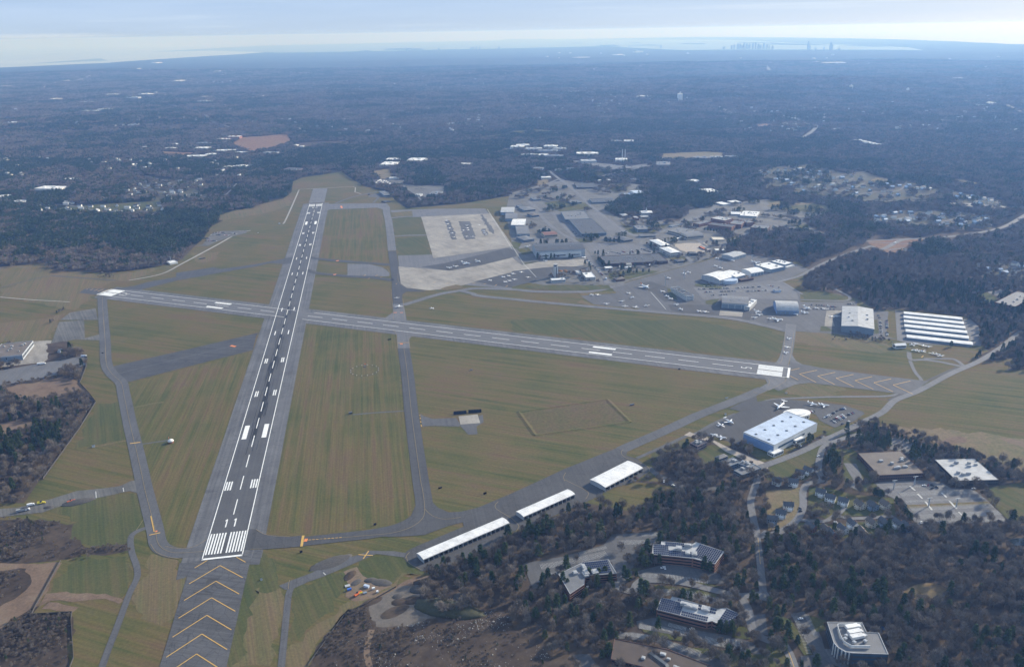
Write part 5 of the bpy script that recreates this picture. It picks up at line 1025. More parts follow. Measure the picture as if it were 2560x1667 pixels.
for i, s in enumerate("D:260,1442 D:450,1386 D:525,1391 D:590,1463 D:640,1461 D:20,1482 C:2255,1472".split()): plane('light', s, 20*i, 'light aircraft along the apron between the vaulted and the ribbed hangar', 'light aircraft by the ribbed hangar', 1.3)
for s, l_ in [("I:195,180", 'last of three light aircraft queueing on the taxiway to the numeral 5'), ("I:180,260", 'middle of three light aircraft queueing on the taxiway to the numeral 5'), ("I:165,312", 'first of three light aircraft queueing on the taxiway to the numeral 5')]: plane('light', s, 185 if 'middle' not in l_ else 60, l_, 'aircraft queueing for take-off', 1.2)
plane('jet', "I:115,815", 235, 'large white T-tailed jet behind the pale blue hangar', scale=1.4); plane('jet', "I:415,790", -20, 'white jet right of the round lobby', scale=.85); plane('jet', "I:520,803", -5, 'grey jet with a shadow farthest right behind the blue hangar', scale=.9)
plane('jet', "H:2020,955", -40, 'white jet left of the pale blue hangar, the larger of two', scale=1.0); plane('light', "H:1938,988", 25, 'white light aircraft next to the larger jet left of the blue hangar', scale=1.5)
plane('jet', "H:1870,1075", 150, 'white jet near the mauve hut, left one', scale=.6); plane('jet', "H:1950,1103", -10, 'white jet near the mauve hut, right one', scale=.8)
for i, s in enumerate("I:1340,240 I:1380,232 I:1440,245 I:1490,255 I:1360,290 I:1400,295 I:1440,300 I:1530,320 I:1565,325 I:1600,340".split()): plane('light', s, 35*i, 'light aircraft tied down at the near corner of the hangar rows', 'tied-down light aircraft by the hangar rows', 1.3)

# ------------------------------------------------------------------ vehicles
def car_mesh(col):
    mb = MB(); mb.cur = 0; sec = [(2.25, .45), (2.2, .85), (1.0, .95), (-1.9, .98), (-2.25, .8), (-2.25, .4)]
    mb.loft([[Vector((x, y, z)) for x, z in sec] for y in (-.88, .88)])
    mb.cur = 1; mb.loft([[Vector((x, y*.8, z)) for x, z in ((1.0, .95), (.3, 1.45), (-1.2, 1.45), (-1.9, .97))] for y in (-.95, .95)])
    mb.cur = 0; mb.box((-.45, 0, 1.44), (1.5, 1.4, .06))
    mb.cur = 2
    for x in (1.4, -1.4):
        for y in (-.8, .8): mb.box((x, y, 0), (.62, .24, .62))
    return mb.mesh('parked_car', [col, 'glass_dark', 'rubber_tyre'])
CARS = [(car_mesh('car_white'), 'white'), (car_mesh('car_silver'), 'silver'), (car_mesh('car_black'), 'black'), (car_mesh('car_blue'), 'dark blue'), (car_mesh('car_red'), 'dark red')]
cr_ = random.Random(5)
def car(x, y, a, where, group, k=None, s=1.12, z=.6):
    me, cn = CARS[cr_.choice([0, 0, 1, 1, 2, 2, 2, 3, 4]) if k is None else k]
    o = bpy.data.objects.new('parked_car', me); COL.objects.link(o); o.location = (x, y, z); o.rotation_euler = (0, 0, a); o.scale = (s,)*3
    tag(o, cn+' car '+where, 'car', group)
def cars(a, b_, n, occ, where, group, turn=90, z=.6):
    (A,), (B,) = PG(a), PG(b_); d = math.atan2(B.y-A.y, B.x-A.x)
    for k in range(n):
        if cr_.random() < occ:
            p = A.lerp(B, (k+.5)/n); car(p.x, p.y, d+R(turn)+cr_.uniform(-.05, .05)+cr_.choice([0, math.pi]), where, group, z=z)
w1, g1 = 'in the big car park behind the vented grey hangar', 'cars in the car park behind the hangars'
for a, b_, n in [("C:1710,1180", "C:1990,1172", 24), ("C:1730,1205", "C:2040,1195", 24), ("C:1790,1232", "C:2080,1222", 22), ("C:1830,1262", "C:2000,1255", 14), ("C:2080,1195", "C:2340,1180", 18), ("C:2180,1225", "C:2380,1215", 14), ("D:0,1170", "D:110,1190", 6)]: cars(a, b_, n, .62, w1, g1)
w2, g2 = 'in the yard behind the brick commissary', 'cars behind the commissary'
for a, b_, n in [("C:840,875", "C:900,868", 6), ("C:900,850", "C:1010,875", 10), ("C:1020,850", "C:1080,875", 8), ("C:1100,840", "C:1140,870", 6), ("C:1150,835", "C:1200,865", 7), ("C:1200,830", "C:1290,860", 8)]: cars(a, b_, n, .8, w2, g2, 60)
for a, b_ in [("C:690,925", "C:760,990"), ("C:770,1000", "C:850,1085")]: cars(a, b_, 14, .85, 'on the road between the fire station and the commissary', 'cars by the fire station')
w3, g3 = 'in the car park right of the pale blue hangar', 'cars by the blue hangar'
for a, b_, n in [("I:575,945", "I:740,960", 0), ("I:590,940", "I:700,885", 9), ("I:615,955", "I:720,905", 9), ("I:530,910", "I:625,860", 7), ("I:670,835", "I:720,825", 4), ("I:745,885", "I:795,865", 5), ("I:365,865", "I:430,850", 5)]: cars(a, b_, n, .85, w3, g3, 80)
for p_, l_ in [("I:525,912", 0), ("I:750,948", 0), ("I:690,970", 2), ("I:640,850", 2)]: q = G(*parse(p_)[0]); car(q.x, q.y, .4, w3, g3, l_)
w4, g4 = 'in the car park between the ribbed hangar and the hangar rows', 'cars by the ribbed hangar'
for a, b_, n in [("I:1045,10", "I:1050,120", 16), ("I:1105,0", "I:1108,150", 24), ("D:1020,1440", "D:1040,1480", 6)]: cars(a, b_, n, .65, w4, g4)
w5, g5 = 'along the tree-lined lot above the ribbed hangar', 'cars above the ribbed hangar'
for a, b_, n in [("D:400,1350", "D:560,1358", 14), ("D:560,1365", "D:640,1370", 6), ("D:740,1345", "D:800,1340", 6), ("D:420,1385", "D:620,1392", 12)]: cars(a, b_, n, .6, w5, g5)
w6, g6 = 'in the storage lot beside the dark pine wood', 'cars in the storage lot'
for a, b_, n in [("A:1980,680", "A:2090,678", 12), ("A:1960,700", "A:2050,700", 10), ("A:2060,700", "A:2130,705", 8), ("A:1920,730", "A:1960,735", 5), ("A:1910,755", "A:2020,755", 9), ("A:2150,685", "A:2210,690", 7)]: cars(a, b_, n, .7, w6, g6)
w7, g7 = 'in the car parks around the long dark warehouse', 'cars by the warehouses'
for a, b_, n in [("C:540,655", "C:610,700", 8), ("C:400,745", "C:470,742", 7), ("C:560,35", "C:1000,50", 26), ("C:1020,40", "C:1150,75", 16), ("C:660,290", "C:950,290", 10), ("C:1120,1320", "C:1150,1290", 0)]: cars(a, b_, n, .5, w7, g7)
for a, b_, n in [("B:1480,270", "B:1700,260", 14), ("B:1500,300", "B:1720,310", 12), ("B:1640,330", "B:1740,345", 6)]: cars(a, b_, n, .6, 'in the clearing depot behind the far taxiway', 'cars in the depot')
for i, (s, k, wh) in enumerate([("M:270,1155", 0, 'alone in the car park left of the curved-front office'), ("M:955,1235", 3, 'behind the curved-front office'), ("M:1295,50", 0, 'at the top of the big empty car park'), ("M:1328,48", 4, 'at the top of the big empty car park'), ("M:1362,48", 2, 'at the top of the big empty car park'), ("M:1362,72", 2, 'below the others in the big empty car park'), ("M:1400,65", 2, 'rightmost in the group in the big empty car park'),
     ("M:1705,75", 0, 'at the right corner of the big empty car park'), ("M:1270,355", 0, 'at the lower edge of the big empty car park'), ("M:1310,355", 0, 'at the lower edge of the big empty car park'), ("M:1395,357", 1, 'at the lower edge of the big empty car park'), ("M:265,240", 2, 'on the curving road by the houses'), ("M:266,262", 2, 'on the curving road by the houses'),
     ("L:1260,15", 0, 'on the service road above the lower wood'), ("L:1338,48", 0, 'at the end of the service road above the lower wood'), ("L:980,8", 2, 'beside the farthest white shelter'), ("H:1160,1475", 4, 'at the right end of the farthest white shelter'), ("L:1250,732", 0, 'in front of the farthest solar office'), ("L:1268,734", 0, 'beside the first one at the farthest solar office'), ("L:900,540", 0, 'in the upper lot by the solar offices'), ("L:625,893", 0, 'behind the leftmost solar office'),
     ("M:560,355", 0, 'on the cul-de-sac of houses'), ("I:470,1270", 0, 'on the drive below the blue hangar'), ("I:300,1170", 0, 'on the verge in front of the blue hangar'), ("L:1495,1240", 0, 'between the near office car parks')]):
    q = G(*parse(s)[0]); car(q.x, q.y, i*1.3, wh, 'single parked cars', k)
def lorry(s, a, label, col='car_white', Lg=9):
    q = G(*parse(s)[0]); r = empty('lorry', (q.x, q.y, .6), a); tag(r, label, 'lorry'); mb = MB(); mb.box((-.8, 0, 1), (Lg, 2.5, 2.6)); mb.obj('cargo_box', col, r); mb = MB(); mb.box((Lg/2+.5, 0, .6), (2, 2.4, 2.2), 0, .9); mb.obj('cab', 'car_white', r)
    for x in (-Lg*.35, Lg*.3, Lg*.55):
        mb = MB()
        mb.box((x, 0, 0), (1, 2.5, 1)); mb.obj('axle', 'rubber_tyre', r)
    return r
for i, s in enumerate("B:1120,215 B:1135,200 B:1150,195 B:1165,205 B:1180,215 B:1190,200 B:1210,205 B:1225,215 B:1245,225 B:1160,190".split()): q = lorry(s, 1.0, 'white trailer in the row beside the far depot'); q['group'] = 'white trailers beside the far depot'
lorry("C:1000,1000", 1.2, 'white lorry in the yard before the brick commissary, left one'); lorry("C:1280,985", 1.2, 'white tanker-like lorry at the right of the commissary yard'); lorry("D:1180,778", .5, 'white lorry on the slip road in the brown clearing'); lorry("E:385,415", .1, 'white trailer in the old left car park', Lg=12); lorry("E:780,345", .1, 'pale blue trailer at the corner of the old left car park', 'roof_blue', 8); lorry("C:875,1110", 1.4, 'blue and white lorry below the fire station', 'roof_blue')
def digger(s, a, label, col, kind='dump_truck'):
    q = G(*parse(s)[0]); r = empty(kind, (q.x, q.y, .6), a); tag(r, label, 'construction vehicle')
    mb = MB(); mb.box((0, 0, .7), (5.5, 2.6, 1.5)); mb.obj('body', col, r); mb = MB(); mb.box((1.4, .2, 2.2), (1.6, 1.6, 1.4)); mb.obj('cab', 'glass_dark', r)
    for y in (-1.2, 1.2): mb = MB(); mb.box((0, y, 0), (5, .6, .9)); mb.obj('track', 'rubber_tyre', r)
    mb = MB(); mb.box((4.2, 0, 1.6), (4.6, .5, .6)); mb.box((6.6, 0, .2), (.9, 1.6, 1.4)); mb.obj('boom', col, r)
digger("J:355,192", 2.9, 'yellow machine on the old pavement, right one', 'yellow'); digger("J:330,200", .2, 'yellow machine on the old pavement, left one', 'yellow', 'bulldozer'); digger("J:578,185", .5, 'orange machine beside the dark gravel heap', 'orange', 'excavator'); lorry("J:255,215", .3, 'white lorry beside the yellow machines', Lg=6); lorry("J:180,262", .2, 'silver trailer on the lower edge of the old pavement', 'roof_pale', 10)
lorry("J:210,255", .2, 'grey trailer behind the silver one', 'roof_grey', 8)
digger("K:835,958", .8, 'orange machine in the small works yard', 'orange', 'excavator')
def crate(s, label, mat, d, a=.3, name='container'):
    q = G(*parse(s)[0]); r = empty(name, (q.x, q.y, .5), a); r.scale = (.75,)*3; tag(r, label, name.replace('_', ' ')); mb = MB(); mb.box((0, 0, 0), d); mb.obj('box', mat, r); mb = MB(); mb.box((0, 0, d[2]), (d[0]*1.02, d[1]*1.02, .2)); mb.obj('lid', mat, r)
crate("K:775,913", 'blue container at the left of the works yard', 'tarp_blue', (6, 3, 2.6)); crate("K:918,888", 'large pale blue tank in the works yard', 'roof_blue', (8, 4, 3), -.6); crate("K:975,905", 'white container in the works yard', 'wall_white', (4, 3, 2.6)); crate("K:1008,932", 'small white container at the right edge of the works yard', 'wall_white', (3, 3, 2.5)); crate("K:760,880", 'flat pale pile of sheeting beside the blue container', 'roof_pale', (7, 5, .8), .2, 'pallet_pile'); crate("K:905,940", 'grey-blue skip in the middle of the works yard', 'wall_slate', (5, 3, 1.6)); crate("K:870,938", 'yellow stack of barriers in the works yard', 'yellow', (5, 1.5, 1), .4, 'pallet_pile')
def heap(s, r_, h_, label, mat, name='earth_mound', sx=1, a=0):
    q = G(*parse(s)[0]); mb = MB(); n, mrings = 20, 7; hr = random.Random(int(q.x)); rings = []
    for k in range(mrings+1):
        t = k/mrings; rr = r_*(1-t); z = h_*(1-(1-t)**2)
        rings.append([Vector((sx*rr*math.cos(j*2*math.pi/n)*hr.uniform(.9, 1.1), rr*math.sin(j*2*math.pi/n)*hr.uniform(.9, 1.1), z*hr.uniform(.92, 1.08)-.2)) for j in range(n)])
    mb.loft(rings); o = mb.obj(name, mat, None, (q.x, q.y, .2), True); o.rotation_euler = (0, 0, a); tag(o, label, 'mound', None); return o
heap("K:1590,1070", 15, 9, 'long dark grassed mound above the rocky scrub', 'hedge_mat', sx=2.7, a=-.45); heap("K:1600,960", 13, 5, 'rounded brown mound behind the long dark one', 'scrub_mat', sx=1.4, a=-.3); heap("K:1350,905", 8, 3.5, 'small dark heap beside the track', 'mound', sx=1.3)
heap("J:650,180", 9, 3, 'dark gravel heap on the old pavement', 'mound', 'gravel_heap', 2.4, .25); heap("J:405,225", 5, 2, 'small dark heap below the yellow machines', 'mound', 'gravel_heap', 1.4); heap("K:1200,1010", 7, 2, 'low brown brush heap on the gravel lot', 'scrub_mat', 'brush_heap', 1.6)
heap("K:950,830", 5, 2, 'dark brush heap in the works yard', 'mound', 'brush_heap', 1.6); heap("K:620,685", 11, 1.6, 'dark gravel heap beside the old runway spur', 'mound', 'gravel_heap', 2.4, .4)
for s, c_ in [("C:450,1035", 1), ("C:490,1030", 2), ("C:510,1042", 3)]: heap(s, 6, 3, ['', 'orange-brown heap right of the control tower, left', 'orange-brown heap right of the control tower, middle', 'orange-brown heap right of the control tower, right'][c_], 'leaves_rust', 'leafy_bush', 1.3)

for i, (s, r_, h_, mt, sx, a) in enumerate([("K:1420,860", 9, 3, 'scrub_mat', 1.8, -.3), ("K:1700,985", 10, 5, 'mound', 1.6, -.5), ("K:1290,1000", 7, 2.5, 'scrub_mat', 1.5, .2), ("K:1180,960", 5, 1.8, 'mound', 1.6, .4), ("K:780,790", 6, 1.6, 'scrub_mat', 1.8, 1.0), ("K:830,850", 5, 1.4, 'mound', 1.6, .8), ("K:1040,850", 7, 1.6, 'mound', 2, -.4), ("K:960,1010", 6, 1.2, 'scrub_mat', 2.4, .4), ("K:1480,930", 6, 2, 'mound', 2.2, -.5), ("K:1150,1090", 9, 1.2, 'litter', 2.2, .5)]):
    heap(s, r_, h_, ['rough brown mound at the head of the dirt track', 'dark mound nearest the lower wood', 'brown heap between the gravel lot and the long mound', 'low dark heap on the upper gravel lot', 'brush heap by the top of the works yard', 'dark brush heap inside the works yard', 'dark earth bank right of the works yard', 'low brown ridge along the dirt track', 'dark bank along the track behind the rounded mound', 'low litter ridge in the middle of the gravel lot'][i], mt, 'earth_mound', sx, a)
# airfield equipment
q = G(*parse("E:1590,1140")[0]); r = empty('radio_beacon', (q.x, q.y, .3)); tag(r, 'white domed radio beacon hut with a brick wall in the left field', 'beacon')
mb = MB(); mb.prism([(5*math.cos(k*math.pi/8), 5*math.sin(k*math.pi/8)) for k in range(16)], 0, 3.2); mb.obj('hut', 'brick', r); mb = MB(); mb.loft([[Vector((rr*math.cos(k*math.pi/8), rr*math.sin(k*math.pi/8), z)) for k in range(16)] for rr, z in ((5.4, 3.2), (5.2, 4.6), (4.0, 6), (2, 7), (.2, 7.4))]); mb.obj('dome', 'roof_white', r, smooth=True); mb = MB(); mb.box((-4, 5, 0), (.4, .4, 10)); mb.obj('mast', 'red_paint', r); r.scale = (.8,)*3
q = G(*parse("F:1010,468")[0]); r = empty('segmented_circle', (q.x, q.y, .3)); tag(r, 'ring of pale and dark panels round a wind cone in the middle field', 'wind indicator')
for k in range(32):
    a = k*2*math.pi/32; mb = MB(); mb.box((25*math.cos(a), 25*math.sin(a), 0), (1.0, 3.4, .5)); o = mb.obj('panel', 'stone' if k % 2 else 'mound', r)
mb = MB(); mb.box((0, 16, 0), (.4, .4, 6)); mb.obj('pole', 'metal', r); mb = MB(); mb.box((1.5, 16, 5.2), (3.4, .9, .9)); mb.obj('wind_cone', 'orange', r); mb = MB(); mb.box((0, 16, 0), (5, 3, .5)); mb.obj('base', 'mound', r)
for s0, s1, nm in (("F:1838,882", "F:1958,872", 'left'), ("F:1976,868", "F:2096,860", 'right')):
    (A,), (B,) = PG(s0), PG(s1); c = (A+B)/2; r = empty('blast_fence', (c.x, c.y, .3), math.atan2((B-A).y, (B-A).x)); l_ = (B-A).length; tag(r, nm+' black blast screen behind the concrete run-up pad', 'fence')
    mb = MB(); mb.loft([[Vector((x, 0, 0)), Vector((x, 3, 4.5)), Vector((x, 3.3, 4.5)), Vector((x, .3, 0))] for x in (-l_/2, l_/2)]); mb.obj('screen', 'black', r)
    for k in range(6): mb = MB(); mb.box((-l_/2+l_*k/5, 2.8, 0), (.3, 1.6, 4)); mb.obj('strut', 'metal_dark', r)
# grassed berm round the quadrangle
for s0, s1, nm in (("H:60,855", "H:215,1072", 'left'), ("H:215,1072", "H:1095,950", 'near'), ("H:1095,950", "H:880,738", 'right'), ("H:880,738", "H:60,855", 'far')):
    (A,), (B,) = PG(s0), PG(s1); d = (B-A).normalized(); nn = Vector((-d.y, d.x, 0)); mb = MB(); mb.loft([[A-nn*5+Vector((0, 0, .1)), A+Vector((0, 0, 1.3)), A+nn*5+Vector((0, 0, .1))], [B-nn*5+Vector((0, 0, .1)), B+Vector((0, 0, 1.3)), B+nn*5+Vector((0, 0, .1))]])
    o = mb.obj('grass_bank', 'grass5'); tag(o, nm+' side of the grassed bank that frames the rectangle in the right field', 'bank', 'grassed banks round the rectangle')
def equip(s, label, name, parts, a=0):
    q = G(*parse(s)[0]); r = empty(name, (q.x, q.y, .35), a); tag(r, label, name.replace('_', ' '))
    for pn, mt, c_, d in parts: mb = MB(); mb.box(c_, d); mb.obj(pn, mt, r)
BOX = lambda m, d: [('cabinet', m, (0, 0, 0), d), ('lid', m if m == 'black' else 'metal_dark', (0, 0, d[2]), (d[0]*1.1, d[1]*1.1, .2))]
for s, l_, m_, d in [("H:1995,727", 'white equipment box beside the diagonal taxiway', 'wall_white', (5, 1.5, 1.6)), ("H:1985,880", 'white box on the grass above the jets', 'wall_white', (3, 2, 1.5)), ("H:1115,792", 'dark instrument frame on the grass right of the banked rectangle', 'metal_dark', (7, 2, 1.8)), ("F:2000,468", 'grey instrument on the grass right of the dark taxiway', 'metal', (5, 2, 1.5)),
                    ("K:375,600", 'dark sign box below the hold line', 'black', (3, 1.4, 2)), ("K:988,372", 'dark sign box on the grass at the taxiway bend', 'black', (3, 1.4, 2)), ("K:1900,115", 'dark sign box near the taxiway junction', 'black', (4, 1.4, 2)), ("K:1528,68", 'dark low sign by the taxiway', 'black', (5, 1, 1.4)), ("F:1240,185", 'dark taxiway sign left of the junction', 'black', (7, 1, 1.6)), ("F:880,870", 'grey sensor hut at the end of the grass track', 'metal_dark', (5, 4, 2.5)),
                    ("E:870,1180", 'white glide path cabinet at the left end of the brown track', 'wall_white', (4, 3, 2.4)), ("E:955,308", 'black mark box on the left taxiway edge', 'black', (3, 2, 1)), ("E:560,286", 'blue-grey trailer on the scrub by the left taxiway', 'wall_slate', (7, 4, 3)), ("B:218,595", 'white antenna hut beside the curved service road', 'wall_white', (5, 4, 3)), ("B:20,680", 'small white antenna hut in the far left field', 'wall_white', (3, 3, 2)), ("K:45,828", 'white box on the dry grass at the left of the spur', 'wall_white', (2, 2, 1.5)),
                    ("H:1555,460", 'dark box on the grass below the runway', 'black', (3, 2, 1.5)), ("I:170,682", 'white box on the grass below the runway end', 'wall_white', (2.5, 2, 1.5)), ("B:1050,325", 'dark vehicle-like cabinet on the far apron spur', 'metal_dark', (8, 3, 3)), ("A:1880,920", 'dark antenna array on the grass by the storage lot', 'metal_dark', (16, 2, 2))]:
    equip(s, l_, 'equipment_box', BOX(m_, d), .3)
mastp = lambda h_: [('mast', 'wall_grey', (0, 0, 0), (1.0, 1.0, h_)), ('arm', 'metal', (0, 0, h_), (7, .8, .5))]
for s, l_, h_ in [("C:1425,1170", 'apron floodlight mast left of the slab office', 24), ("C:1600,1110", 'apron floodlight mast between the slab office and the arena hangar', 22), ("C:1940,1008", 'apron floodlight mast before the vaulted hangars', 18), ("C:2230,950", 'apron floodlight mast behind the cream arched hangar', 18), ("C:1830,1150", 'floodlight mast in front of the arena-roofed hangar', 18), ("M:1040,78", 'tall lamp at the upper left of the big empty car park', 13), ("M:1212,45", 'tall lamp at the top of the big empty car park', 13), ("M:1330,220", 'tall lamp in the middle left of the big empty car park', 12), ("M:1560,225", 'tall lamp in the middle right of the big empty car park', 12), ("A:1590,955", 'red and white mast beside the white shed at the wood', 16)]: equip(s, l_, 'lamp_mast', mastp(h_))
for s, l_ in [("O:512,742", 'left of two white power-plant chimneys'), ("O:525,742", 'right of two white power-plant chimneys')]: equip(s, l_, 'chimney', [('shaft', 'wall_white', (0, 0, 0), (2.6, 2.6, 46)), ('cap', 'metal_dark', (0, 0, 46), (3, 3, 1))])
equip("N:726,438", 'white water tower on the far left plain', 'water_tower', [('tank', 'wall_white', (0, 0, 22), (24, 24, 16)), ('stem', 'wall_white', (0, 0, 0), (9, 9, 22))])
# boundary fences
def fence(s, label, h_=2.2, mat='mound', post=8):
    P = [Vector((p.x, p.y, 0)) for p in PG(s)]; r = empty('fence', P[0]); tag(r, label, 'fence'); mb = MB(); pb = MB()
    for a, b_ in zip(P, P[1:]):
        l_ = (b_-a).length; ang = math.atan2((b_-a).y, (b_-a).x); mb.box(tuple((a+b_)/2-P[0]+Vector((0, 0, .2))), (l_, .12, h_), ang)
        for k in range(int(l_/post)): q = a.lerp(b_, k*post/l_)-P[0]; pb.box((q.x, q.y, .2), (.25, .25, h_+.3), ang)
    mb.obj('mesh_panel', mat, r); pb.obj('post_line', mat, r)
fence("J:505,670 380,900 290,1060 262,1120 598,1100 590,1160 612,1480 580,1560", 'grey mesh fence zigzagging round the lower left scrub'); fence("E:812,335 800,440 742,590 800,650 892,765 740,1010 400,1480", 'grey mesh fence between the left wood and the grass'); fence("K:1160,890 900,1040 740,1110 430,1540", 'mesh fence along the edge of the rocky scrub', 2, 'wall_dark')

# ------------------------------------------------------------------ houses
def house_parts(wall, roof, Lh=12, Wh=8.5, h_=6.2, rise=3.6, garage=True):
    r = empty('house'); mb = MB(); x, y = Lh/2, Wh/2
    for e in (-1, 1):
        ring = [Vector((e*x, -y, -.5)), Vector((e*x, y, -.5)), Vector((e*x, y, h_)), Vector((e*x, 0, h_+rise)), Vector((e*x, -y, h_))]; mb.poly(ring if e > 0 else ring[::-1])
    for s_ in (-1, 1): mb.poly([Vector((-x, s_*y, -.5)), Vector((x, s_*y, -.5)), Vector((x, s_*y, h_)), Vector((-x, s_*y, h_))][::1 if s_ < 0 else -1])
    if garage: mb.box((x*.2, -y-1.5, -.5), (5.5, 3.4, 3.6))
    mb.obj('wall', wall, r)
    mb = MB(); o = .5; k = rise/y
    up = [(-y-o, h_-o*k+.25), (0, h_+rise+.25), (y+o, h_-o*k+.25)]; outl = up+[(a, b_-.3) for a, b_ in up[::-1]]
    mb.loft([[Vector((e*(x+.5), a, b_)) for a, b_ in outl] for e in (-1, 1)]); rf = mb.obj('roof', roof, r)
    mb = MB(); mb.box((x*.5, .8, h_+rise-1.5), (1, .9, 2.6)); mb.obj('chimney', 'brick', rf)
    mb = MB()
    for z in (1.1, 3.9):
        for e in (-1, 1):
            for yy in (-2.2, 2.2): mb.poly([Vector((e*(x+.05), yy-.55, z)), Vector((e*(x+.05), yy+.55, z)), Vector((e*(x+.05), yy+.55, z+1.4)), Vector((e*(x+.05), yy-.55, z+1.4))][::e])
        for s_ in (-1, 1):
            for xx in (-4, -1.4, 1.4, 4): mb.poly([Vector((xx-.6, s_*(y+.05), z)), Vector((xx+.6, s_*(y+.05), z)), Vector((xx+.6, s_*(y+.05), z+1.4)), Vector((xx-.6, s_*(y+.05), z+1.4))])
    mb.obj('window_row', 'glass_dark', r); return r
HP = {}
def house(s, col, ang, label, sc=1):
    q = G(*parse(s)[0])
    wall = {'white': 'wall_white', 'slate': 'wall_slate', 'cream': 'wall_cream', 'red': 'brick'}[col]
    if col not in HP: o = HP[col] = house_parts(wall, 'shingle_brown' if col == 'cream' else 'shingle')
    else: o = copy_tree(HP[col])
    o.location = (q.x, q.y, .2); o.rotation_euler = (0, 0, ang); o.scale = (sc,)*3; tag(o, label, 'house', 'detached houses by the lower right cul-de-sac')
    clear([q+Vector((9*math.cos(a), 9*math.sin(a), 0)) for a in (0, 1.57, 3.14, 4.71)])
(A,), (B,) = PG("M:590,375"), PG("M:635,430"); ra = math.atan2((B-A).y, (B-A).x)
LH = ['leftmost', 'second', 'third', 'fourth', 'fifth', 'sixth', 'seventh', 'eighth']
for i, (s, c_) in enumerate([("M:435,125", 'white'), ("M:515,172", 'white'), ("M:622,200", 'white'), ("M:757,225", 'cream'), ("M:865,235", 'slate'), ("M:968,225", 'cream')]): house(s, c_, ra+(.9 if i < 3 else .3), c_+(' brick' if c_ == 'red' else '')+'-walled house, '+LH[i]+' from the left in the upper row of the cul-de-sac')
for i, (s, c_) in enumerate([("M:350,415", 'red'), ("M:478,435", 'cream'), ("M:615,430", 'white'), ("M:700,390", 'white'), ("M:855,375", 'cream'), ("M:958,375", 'slate'), ("M:1075,385", 'white'), ("M:1145,410", 'slate')]): house(s, c_, ra+(.2 if i else .5), c_+(' brick' if c_ == 'red' else '')+'-walled house, '+LH[i]+' from the left in the lower row of the cul-de-sac')
for s, c_, a, l_ in [("M:775,455", 'cream', ra, 'cream house half hidden by trees below the lower row'), ("M:525,470", 'red', ra, 'red-brown house half hidden by trees, left below the lower row'), ("M:205,40", 'white', ra+1.3, 'white house with a dark roof at the top of the left lawn'), ("M:165,235", 'white', ra+1.3, 'white house beside the curving road, upper of the left cluster'), ("M:105,300", 'white', ra+1.1, 'white house beside the curving road, middle of the left cluster'), ("M:30,350", 'slate', ra+1.2, 'blue-grey house beside the curving road, lowest of the left cluster'), ("M:70,28", 'white', ra+1.2, 'white house at the far left edge of the lawn cluster'), ("I:295,1450", 'white', ra+1, 'white gabled house on the upper lawn, left one'), ("I:372,1425", 'white', ra+.6, 'white gabled house on the upper lawn, right one')]: house(s, c_, a, l_)
for s_, mt_ in [("D:-100,120 80,60 380,40 700,120 900,110 1140,190 1400,200 1660,290 1650,350 1200,390 780,360 250,330 0,280", 'housing_mat'), ("D:930,520 1250,470 1500,470 2050,500 2080,640 1500,640 1020,600", 'housing_mat'), ("A:1450,180 1900,170 1950,400 1560,400 1150,340 1200,260", 'housing_mat'), ("D:1650,280 2250,390 2200,450 1700,380", 'housing_mat'), ("D:1930,970 2400,960 2400,1120 1930,1080", 'housing_mat')]: sheet('housing_ground', PG(s_), mt_, 1.2, clr=False)
# small far houses: one mesh each
def small_house(wall, roof, k=1):
    mb = MB(); x, y, h_, rs = 6*k, 4.2*k, 5, 3; mb.cur = 0
    for e in (-1, 1): mb.poly([Vector((e*x, -y, -3)), Vector((e*x, y, -3)), Vector((e*x, y, h_)), Vector((e*x, 0, h_+rs)), Vector((e*x, -y, h_))][::e])
    for s_ in (-1, 1): mb.poly([Vector((-x, s_*y, -3)), Vector((x, s_*y, -3)), Vector((x, s_*y, h_)), Vector((-x, s_*y, h_))][::-s_])
    mb.cur = 1; up = [(-y-.4, h_-.1), (0, h_+rs+.2), (y+.4, h_-.1)]; outl = up+[(a, b_-.3) for a, b_ in up[::-1]]; mb.loft([[Vector((e*(x+.4), a, b_)) for a, b_ in outl] for e in (-1, 1)])
    return mb.mesh('house', [wall, roof])
SH = [small_house('wall_white', 'shingle'), small_house('wall_white', 'roof_grey'), small_house('wall_slate', 'roof_blue', 1.1), small_house('wall_cream', 'shingle_brown'), small_house('wall_white', 'roof_pale', 1.2)]
hr = random.Random(3)
def inpoly(P, x, y):
    c = False; j = len(P)-1
    for i in range(len(P)):
        if (P[i][1] > y) != (P[j][1] > y) and x < (P[j][0]-P[i][0])*(y-P[i][1])/(P[j][1]-P[i][1])+P[i][0]: c = not c
        j = i
    return c
def scatter_houses(s, n, label, group, mix, base=None, aligned=0):
    P = parse(s); xs = [p[0] for p in P]; ys = [p[1] for p in P]; k = 0; t = 0; done = []
    while k < n and t < 5000:
        t += 1; x, y = hr.uniform(min(xs), max(xs)), hr.uniform(min(ys), max(ys))
        if not inpoly(P, x, y): continue
        q = G(x, y)
        if any((q.x-a)**2+(q.y-b_)**2 < 22**2 for a, b_ in done): continue
        done.append((q.x, q.y)); o = bpy.data.objects.new('house', SH[hr.choice(mix)]); COL.objects.link(o); o.location = q; o.rotation_euler = (0, 0, aligned+hr.choice([0, 0, 1.57])+hr.uniform(-.3, .3)); o.scale = (hr.uniform(.9, 1.3),)*3
        tag(o, label, 'house', group); k += 1
        if k % 2: clear([q+Vector((9*math.cos(a), 9*math.sin(a), 0)) for a in (0, 1.57, 3.14, 4.71)])
scatter_houses("A:340,440 640,400 900,440 1500,410 1520,470 1250,490 1000,500 850,480 700,460 560,490 480,480 350,470", 34, 'pale house in the row at the far edge of the left wood', 'pale houses beyond the left wood', [0, 0, 0, 1, 4])
